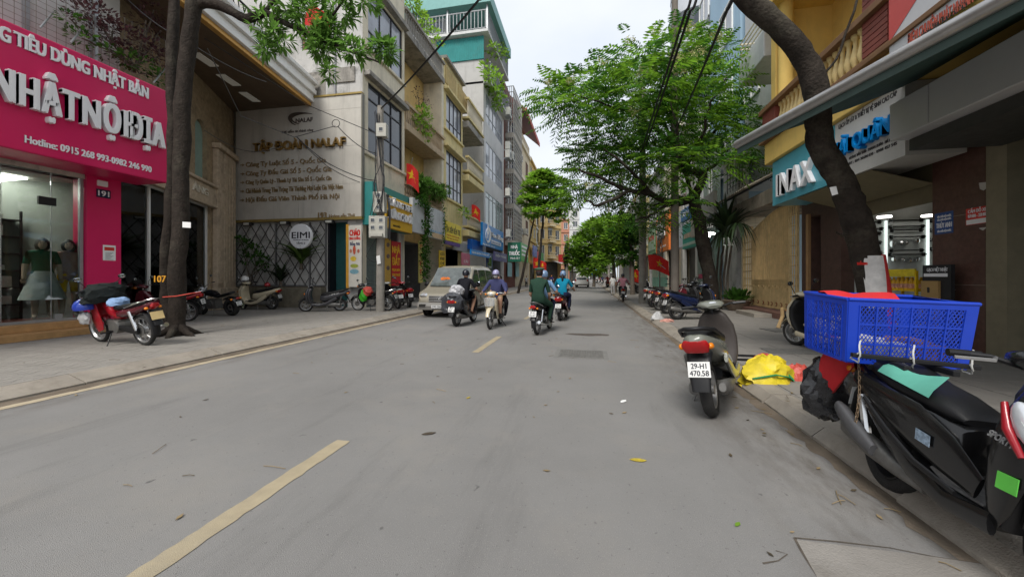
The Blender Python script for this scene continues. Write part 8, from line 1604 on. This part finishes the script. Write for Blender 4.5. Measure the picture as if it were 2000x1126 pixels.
gc = hthing('green_cloth', 'mint green rag under the carrier bars', 'cloth'); mb = MB(); mb.rings([[(-.5 + .42 * t, -.1 - .02 * math.sin(t * 5), .868 - .03 * math.sin(t * 3) ** 2) for t in np.linspace(0, 1, 10)], [(-.5 + .46 * t, -.17 - .01 * math.sin(t * 8), .84 - .05 * t) for t in np.linspace(0, 1, 10)], [(-.5 + .46 * t, -.2, .8 - .05 * t) for t in np.linspace(0, 1, 10)]], cap=False, close=False); mb.build('cloth', mat('mint cloth', (.12, .42, .32), .7, trans=.2), gc, smooth=60)
chn = hthing('steel_chain', 'rusty steel chain hanging by the rear wheel of the black scooter', 'chain'); lk = MB(); lk.tube([(.008 * math.cos(a), 0, .019 * math.sin(a)) for a in np.linspace(0, 2 * math.pi, 11)], .0032, 5); me_ = mesh_of(lk, mat('rusty chain', (.28, .2, .13), .5, .6, var=.3), 60)
for k in range(15): t = k / 14; o = bpy.data.objects.new('link', me_); sc.collection.objects.link(o); o.parent = chn; o.location = (-.72 + .08 * t + .03 * math.sin(3 * t), -.2 - .03 * t, .83 - .42 * t); o.rotation_euler = (0, -.2, 1.57 * (k % 2) + .4)
def sheetbag(name,label,cat,M,prof,m,n=26,seed=3,amp=.12):
 g_ = np.random.default_rng(seed); ph = g_.uniform(0,6.28,6); o = thing(name,label,cat,(0,0,0),None,world=False); mb = MB(); rs = []
 pr2 = [tuple(a + (b - a) * f for a,b in zip(prof[i],prof[i + 1])) for i in range(len(prof) - 1) for f in (0,.34,.67)] + [prof[-1]]; jt = lambda: 1 + g_.uniform(-.07,.07) * amp / .12
 for i,(z,rx,ry,xo,yo) in enumerate(pr2): rs.append([(xo + rx * jt() * math.cos(a) * (1 + amp * math.sin(3 * a + ph[0] + i * .9) + amp * .6 * math.sin(7 * a + ph[1] + i * 2.1)),yo + ry * jt() * math.sin(a) * (1 + amp * math.sin(4 * a + ph[2] + i * 1.3) + amp * .5 * math.sin(9 * a + ph[3] - i)),z + amp * .12 * math.sin(5 * a + ph[4] + i)) for a in [2 * math.pi * k / n for k in range(n)]])
 mb.rings(rs); mb.build('skin', m, o, smooth=24); o.matrix_world = M; return o
M_BAG = mat('black bag plastic', (.016, .016, .018), .28, var=.2, vs=12, bump=.9, bs=14, spec=.6)
sheetbag('black_bag', 'crumpled black plastic bag hanging behind the black scooter', 'bag', HM @ Matrix.Translation((-1.22, -.14, .27)) @ Matrix.Scale(1.2, 4), [(.0, .03, .04, 0, 0), (.03, .1, .12, 0, 0), (.15, .12, .16, .0, 0), (.3, .1, .15, .02, 0), (.4, .06, .1, .03, 0)], M_BAG)
o = hthing('red_flag_cloth', 'red cloth hanging from the tail of the black scooter', 'cloth'); mb = MB(); mb.rings([[(-.86 - .34 * t, -.17 + .06 * math.sin(t * 6), .93 + .03 * t) for t in np.linspace(0, 1, 9)], [(-.88 - .4 * t, -.2 + .07 * math.sin(t * 7 + 1), .76) for t in np.linspace(0, 1, 9)], [(-1.0 - .3 * t, -.22 + .05 * math.sin(t * 8), .52) for t in np.linspace(0, 1, 9)]], cap=False, close=False); mb.build('cloth', M_RCL, o, smooth=60)
# ================================================================ sacks,litter,hose
q = G(1497, 757, 0); sk = sheetbag('yellow_sack', 'yellow printed sack with green strap slumped at the kerb', 'sack', Matrix.Translation(q) @ Matrix.Rotation(.5, 4, 'Z') @ Matrix.Scale(1.45, 4), [(.0, .2, .17, 0, 0), (.05, .26, .2, 0, 0), (.15, .24, .18, .02, .02), (.24, .17, .13, .04, .02), (.29, .07, .06, .05, .02)], mat('yellow sack weave', (.60, .47, .02), .5, var=.3, vs=9, bump=.6, bs=20, grime=.5, dirt=(.5, .22, .06)), seed=5)
mb = MB(); mb.tube([(-.24, -.06, .12), (-.1, -.17, .17), (.05, -.17, .14), (.22, -.1, .06)], .016, 6, flat=.4); mb.tube([(.0, .1, .27), (.08, -.06, .23), (.12, -.17, .1)], .016, 6, flat=.4); mb.build('strap', mat('green strap', (.01, .2, .07), .6), sk, smooth=60)
q = G(1556, 750, .05); sheetbag('red_bag', 'crumpled coral plastic bag beside the yellow sack', 'bag', Matrix.Translation(q) @ Matrix.Scale(1.3, 4), [(.0, .1, .08, 0, 0), (.04, .15, .11, 0, 0), (.12, .13, .1, 0, 0), (.2, .05, .05, .02, 0)], mat('coral plastic', (.62, .10, .075), .4, trans=.3, bump=.6, bs=18), seed=9); q = G(1500, 730, .06); sheetbag('red_bag', 'flat red plastic bag behind the yellow sack', 'bag', Matrix.Translation(q + Vector((.0, .1, 0))), [(.0, .18, .09, 0, 0), (.1, .22, .1, 0, 0), (.24, .14, .06, 0, 0), (.28, .03, .03, 0, 0)], MATS['coral plastic'], seed=2)
q = G(1284, 626, .05); sheetbag('white_bag', 'white plastic bag left on the kerb near the parked row', 'bag', Matrix.Translation(q), [(.0, .16, .14, 0, 0), (.06, .22, .18, 0, 0), (.16, .15, .13, 0, 0), (.3, .05, .05, .02, 0)], mat('white plastic', (.6, .6, .6), .4, trans=.3, bump=.6, bs=14), seed=4); q = G(1304, 628, PV); sheetbag('paper_wad', 'pinkish crushed paper beside the white bag', 'paper', Matrix.Translation(q), [(.0, .2, .1, 0, 0), (.05, .18, .1, 0, 0), (.09, .06, .04, 0, 0)], mat('pink paper', (.5, .25, .2), .8), seed=6)
q = G(1452, 712, .02); th = thing('black_tray', 'black plastic tray on the ground beside the silver grey scooter', 'tray', q); mb = MB()
for a in range(4): mb.box(q + Vector(((.24,0,.07),(-.24,0,.07),(0,.18,.07),(0,-.18,.07))[a]),((.02,.36,.14),(.02,.36,.14),(.46,.02,.14),(.46,.02,.14))[a])
mb.box(q + Vector((0, 0, .012)), (.46, .34, .015)); mb.build('tray', M_PLK, th)
q = G(1527, 640, PV); th = thing('garden_hose', 'black hose coiled over a wooden stick before the tan gate', 'hose', q); mb = MB(); mb.tube([q + RT * (.05 + .32 * (1 - math.cos(a))) + UP * (.1 + .5 * math.sin(a)) + FW * .03 * a for a in np.linspace(0, 3.0, 16)], .03, 8); mb.tube([q + RT * (.12 + .24 * (1 - math.cos(a))) + UP * (.1 + .4 * math.sin(a)) + FW * .05 for a in np.linspace(0, 3.0, 14)], .024, 8); mb.build('hose', M_PLK, th, smooth=60); MB().tube([q - RT * .1, q + RT * .02 + UP * .32, q + RT * .0 + UP * .55], [.05, .045, .04], 8).build('stick', mat('pale wood', (.45, .3, .14), .7), th)
q = G(1532, 645, PV); th = thing('drain_grate', 'square drain cover beside the hose', 'drain cover', q); MB().box(q + Vector((0, 0, .012)), (.9, .6, .02), Matrix.Rotation(.2, 3, 'Z')).build('cover', M_IRON, th)
q = G(1590, 690, PV); th = thing('iron_plate', 'flat steel plate set in the pavement behind the crate', 'plate', q); MB().box(q + Vector((-.3, .1, .009)), (.9, .5, .012)).build('plate', M_IRON, th)
# fallen leaves and twigs
def leaf_at(u, v, s, m, label, rot=0.): p = G(u, v, .006); o = MB().rings([[p + Vector((s * math.cos(rot + a) * 1.5, s * math.sin(rot + a) * .8, .004 + .01 * math.sin(a * 2))) for a in [k * .785 for k in range(8)]]]); o = MB(); o.prism([p + Matrix.Rotation(rot, 3, 'Z') @ Vector((s * x, s * y, 0)) for x, y in ((-1.4, 0), (-.6, .5), (.3, .55), (1.3, .1), (.5, -.45), (-.6, -.4))], (0, 0, .004)); return tag(o.build('fallen_leaf', m, None), label, 'leaf')
M_YLF = mat('yellow leaf', (.42, .32, .03), .6, var=.3, vs=30); leaf_at(1247, 898, .05, M_YLF, 'yellow brown leaf on the near asphalt'); leaf_at(1441, 1023, .022, M_LF2, 'small bright green leaf on the near asphalt', .8); leaf_at(915, 776, .03, M_YLF, 'small yellow green fruit-like leaf mid road', 1.2); leaf_at(838, 846, .05, mat('dry leaf', (.06, .045, .03), .8), 'dark dry leaf left of the lane middle', .5); leaf_at(1218, 783, .05, M_WHITE, 'scrap of white paper strip on the asphalt', 1)
mb = MB()
for k in range(260):
 z = .004
 if k < 90: x,y = RNG.uniform(1.55,2.6),RNG.uniform(2.3,11)
 elif k < 150: x,y = RNG.uniform(-6.95,-6.3),RNG.uniform(2,14)
 elif k < 190: x,y = RNG.uniform(-11,-7.3),RNG.uniform(3,14)
 else: x,y = RNG.uniform(-5,1.8),RNG.uniform(1.6,10)
 z = PV + .013 if (x > 2.34 or x < -7.25) else .135 if 2.1 < x <= 2.34 else .11 if -7.25 <= x < -7.05 else .055 if -7.05 <= x < -6.8 else .008
 s_ = RNG.uniform(.008,.026); a = RNG.uniform(0,6.28); c_,q_ = math.cos(a),math.sin(a)
 if k % 3 == 0: mb.tube([(x - c_ * s_ * 4,y - q_ * s_ * 4,z),(x + c_ * s_,y + q_ * s_ * 1.6,z + .006),(x + c_ * s_ * 4,y + q_ * s_ * 4,z)],.0028,4)
 else: mb.prism([(x + s_ * (c_ * px_ - q_ * py_),y + s_ * (q_ * px_ + c_ * py_),z) for px_,py_ in ((-1.5,0),(0,.6),(1.5,0),(0,-.6))],(0,0,.003))
o = mb.build('leaf_litter', mat('litter', (.17, .125, .065), .9, island=.8, var=.2), None); tag(o, 'scattered twigs and dry leaf litter on the ground', 'litter', kind='stuff')
# ================================================================ flags
M_FLAG = mat('flag red', (.66, .025, .02), .65, var=.08, trans=.35); M_STAR = mat('flag yellow', (.75, .5, .02), .65, trans=.3)
def flag(label,u0,v0,w,h,zc,droop=.5,pole_px=None,seed=0):
 p = D(u0, v0, zc); th = thing('flag', label, 'flag', p, 'red star flags'); nx, nz = 10, 6; rs = []
 def W(a,b): return p + RT * (w * a) - UP * (h * b + droop * h * a * a * .5) + FW * (.14 * w * math.sin(5 * a + seed + b))
 mb = MB(); mb.rings([[W(i / nx, j / nz) for i in range(nx + 1)] for j in range(nz + 1)], cap=False, close=False); mb.build('cloth', M_FLAG, th, smooth=60)
 pts = []
 for k in range(10): r_ = .3 if k % 2 == 0 else .115; a = math.pi / 2 + k * math.pi / 5; pts.append((.5 + r_ * math.cos(a) * h / w,.5 - r_ * math.sin(a)))
 c_ = W(.5,.5); mb = MB()
 for s in (-1,1):
  P = [W(a,b) - FW * .012 * s for a,b in pts]
  for k in range(10): mb.poly(c_ - FW * .012 * s,P[k],P[(k + 1) % 10])
 mb.build('star', M_STAR, th)
 MB().tube([D(*q) for q in pole_px] if pole_px else [p + UP * .3, p - UP * (h + .6)], .02, 6).build('flagpole', M_STEEL, th)
zc1 = FW.dot(FC.hit(800,360) - CAM) - 1.2
flag('red flag with yellow star hanging from the ochre house balcony', 793, 318, .66, 1.1, zc1, .9, [(806, 308, zc1), (790, 372, zc1 + 1)], 1); zc2 = FW.dot(FC.hit(925, 400) - CAM) - 2; flag('small red star flag on the pale yellow house end balcony', 921, 399, .7, 1.0, zc2, .9, [(935, 390, zc2), (905, 415, zc2 + 1.5)], 2); flag('red star flag billowing from the box pole', 1266, 497, 1.1, .75, 19.2, .9, [(1262, 495, 19.4), (1300, 525, 19.0)], 3)
for k, (u, v, w, h, zc, lab) in enumerate(((1041, 503, .9, 1.1, 40, 'red flag below the young street tree'), (1052, 508, .9, 1.0, 44, 'red flag right of the first one by the young tree'), (1230, 522, .9, 1.2, 34, 'dark red flag behind the far pole'), (598, 15, .75, .6, 11.5, 'red flag glimpsed in the branch above the canopy'))): flag(lab, u, v, w, h, zc, .7, None, k)
# round blue road sign far away
p = D(1163, 533, 75); th = thing('road_sign', 'round blue road sign far down the lane', 'road sign', Vector((p.x, p.y, 0))); MB().prism([p + RT * .75 * math.cos(a * .35) + UP * .75 * math.sin(a * .35) for a in range(18)], FW * .04).build('disc', mat('road sign blue', (.02, .10, .4), .4), th); MB().tube([(p.x, p.y + .1, 0), (p.x, p.y + .1, p.z + .7)], .05, 8).build('post', M_STEEL, th)
# ================================================================ things hung on the bikes
def onbike(key,name,label,cat): o = thing(name,label,cat,(0,0,0),None,world=False); o.matrix_world = PLACED[key]; return o
def helmet(key, label, pos, m, r_=.13): o = onbike(key, 'helmet', label, 'helmet'); mb = MB(); mb.rings([[(pos[0] + r_ * 1.15 * math.sin(a) * math.cos(t), pos[1] + r_ * math.sin(a) * math.sin(t), pos[2] + r_ * math.cos(a)) for t in [k * .4189 for k in range(15)]] for a in (.05, .4, .8, 1.2, 1.6, 1.9)]); mb.build('shell', m, o, smooth=60); mb = MB(); mb.rings([[(pos[0] + r_ * 1.18 * math.sin(a) * math.cos(t), pos[1] + r_ * 1.03 * math.sin(a) * math.sin(t), pos[2] + r_ * 1.02 * math.cos(a)) for t in [R(q) for q in range(-60, 61, 15)]] for a in (1.0, 1.15, 1.3)], cap=False, close=False); mb.build('stripe', mat('helmet stripe', (.6, .25, .08), .4), o, smooth=60); MB().tube([(pos[0], pos[1] + r_ * .8, pos[2] - .05), (pos[0], pos[1], pos[2] - .2), (pos[0], pos[1] - r_ * .8, pos[2] - .05)], .008, 5).build('strap', M_BLACK, o)
helmet('A', 'shiny blue helmet with orange stripe hung on the red motorbike', (.5, .22, .72), paint('helmet royal', (.02, .05, .35)), .15); helmet('D', 'white helmet resting on the cream scooter bars', (.36, .05, 1.2), P_WHT); helmet('D', 'small red helmet on the cream scooter seat', (-.5, 0, .96), P_RED, .1)
jk = sheetbag('jacket', 'dark pinstriped jacket thrown over the bars of the red motorbike', 'jacket', PLACED['A'] @ Matrix.Translation((.3, .0, .78)), [(.0, .1, .3, .02, 0), (.12, .14, .3, .02, 0), (.25, .15, .28, .03, 0), (.33, .08, .2, .03, 0)], cloth('pinstripe', (.022, .026, .025)), seed=8); sheetbag('folded_towel', 'light blue folded towel on the seat of the red motorbike', 'towel', PLACED['A'] @ Matrix.Translation((-.02, 0, .73)), [(.0, .13, .15, 0, 0), (.06, .14, .15, 0, 0), (.12, .1, .12, 0, 0)], cloth('pale blue', (.25, .38, .6)), seed=3, amp=.06); sheetbag('white_cloth_bag', 'white bag below the blue helmet on the red motorbike', 'bag', PLACED['A'] @ Matrix.Translation((.5, .24, .42)), [(.0, .1, .05, 0, 0), (.1, .14, .07, 0, 0), (.2, .08, .05, 0, 0)], MATS['white plastic'], seed=7)
sheetbag('green_bag', 'bright green plastic bag hanging on the black motorbike', 'bag', PLACED['F1'] @ Matrix.Translation((.25, .2, .42)), [(.0, .12, .1, 0, 0), (.12, .15, .12, 0, 0), (.28, .1, .09, 0, 0), (.42, .03, .03, 0, 0)], mat('green plastic', (.05, .42, .02), .4, trans=.3, bump=.5, bs=16), seed=1); sheetbag('red_sack', 'coral red bundle on the black motorbike behind the meter pole', 'bag', PLACED['F1'] @ Matrix.Translation((.1, .1, .62)), [(.0, .12, .12, 0, 0), (.12, .2, .18, 0, 0), (.25, .18, .16, 0, 0), (.33, .06, .06, 0, 0)], mat('coral plastic', (.62, .1, .075), .4), seed=12)
sheetbag('delivery_bag', 'big dark grey bag strapped behind the rider in black', 'bag', PLACED['G'] @ Matrix.Translation((-.78, .05, .42)), [(.0, .14, .2, 0, .1), (.12, .2, .32, 0, .05), (.35, .2, .34, 0, 0), (.5, .16, .26, 0, 0), (.58, .06, .1, 0, 0)], mat('grey tarpaulin bag', (.045, .047, .055), .35, bump=.6, bs=12, var=.3), seed=14); sheetbag('clear_bag', 'pale crumpled bag on top of the dark grey bag', 'bag', PLACED['G'] @ Matrix.Translation((-.62, .0, .95)), [(.0, .16, .2, 0, 0), (.1, .2, .22, 0, 0), (.22, .16, .18, 0, 0), (.27, .06, .08, 0, 0)], mat('pale plastic wrap', (.42, .42, .44), .35, var=.3, bump=.6, bs=14), seed=15)
sheetbag('orange_bundle', 'orange bundle lying on the van dashboard', 'bundle', v1.matrix_world @ Matrix.Translation((1.2, -.2, 1.36)), [(.0, .12, .3, 0, 0), (.06, .1, .24, 0, 0), (.12, .04, .1, 0, 0)], mat('orange cloth', (.6, .16, .03), .8), seed=16)
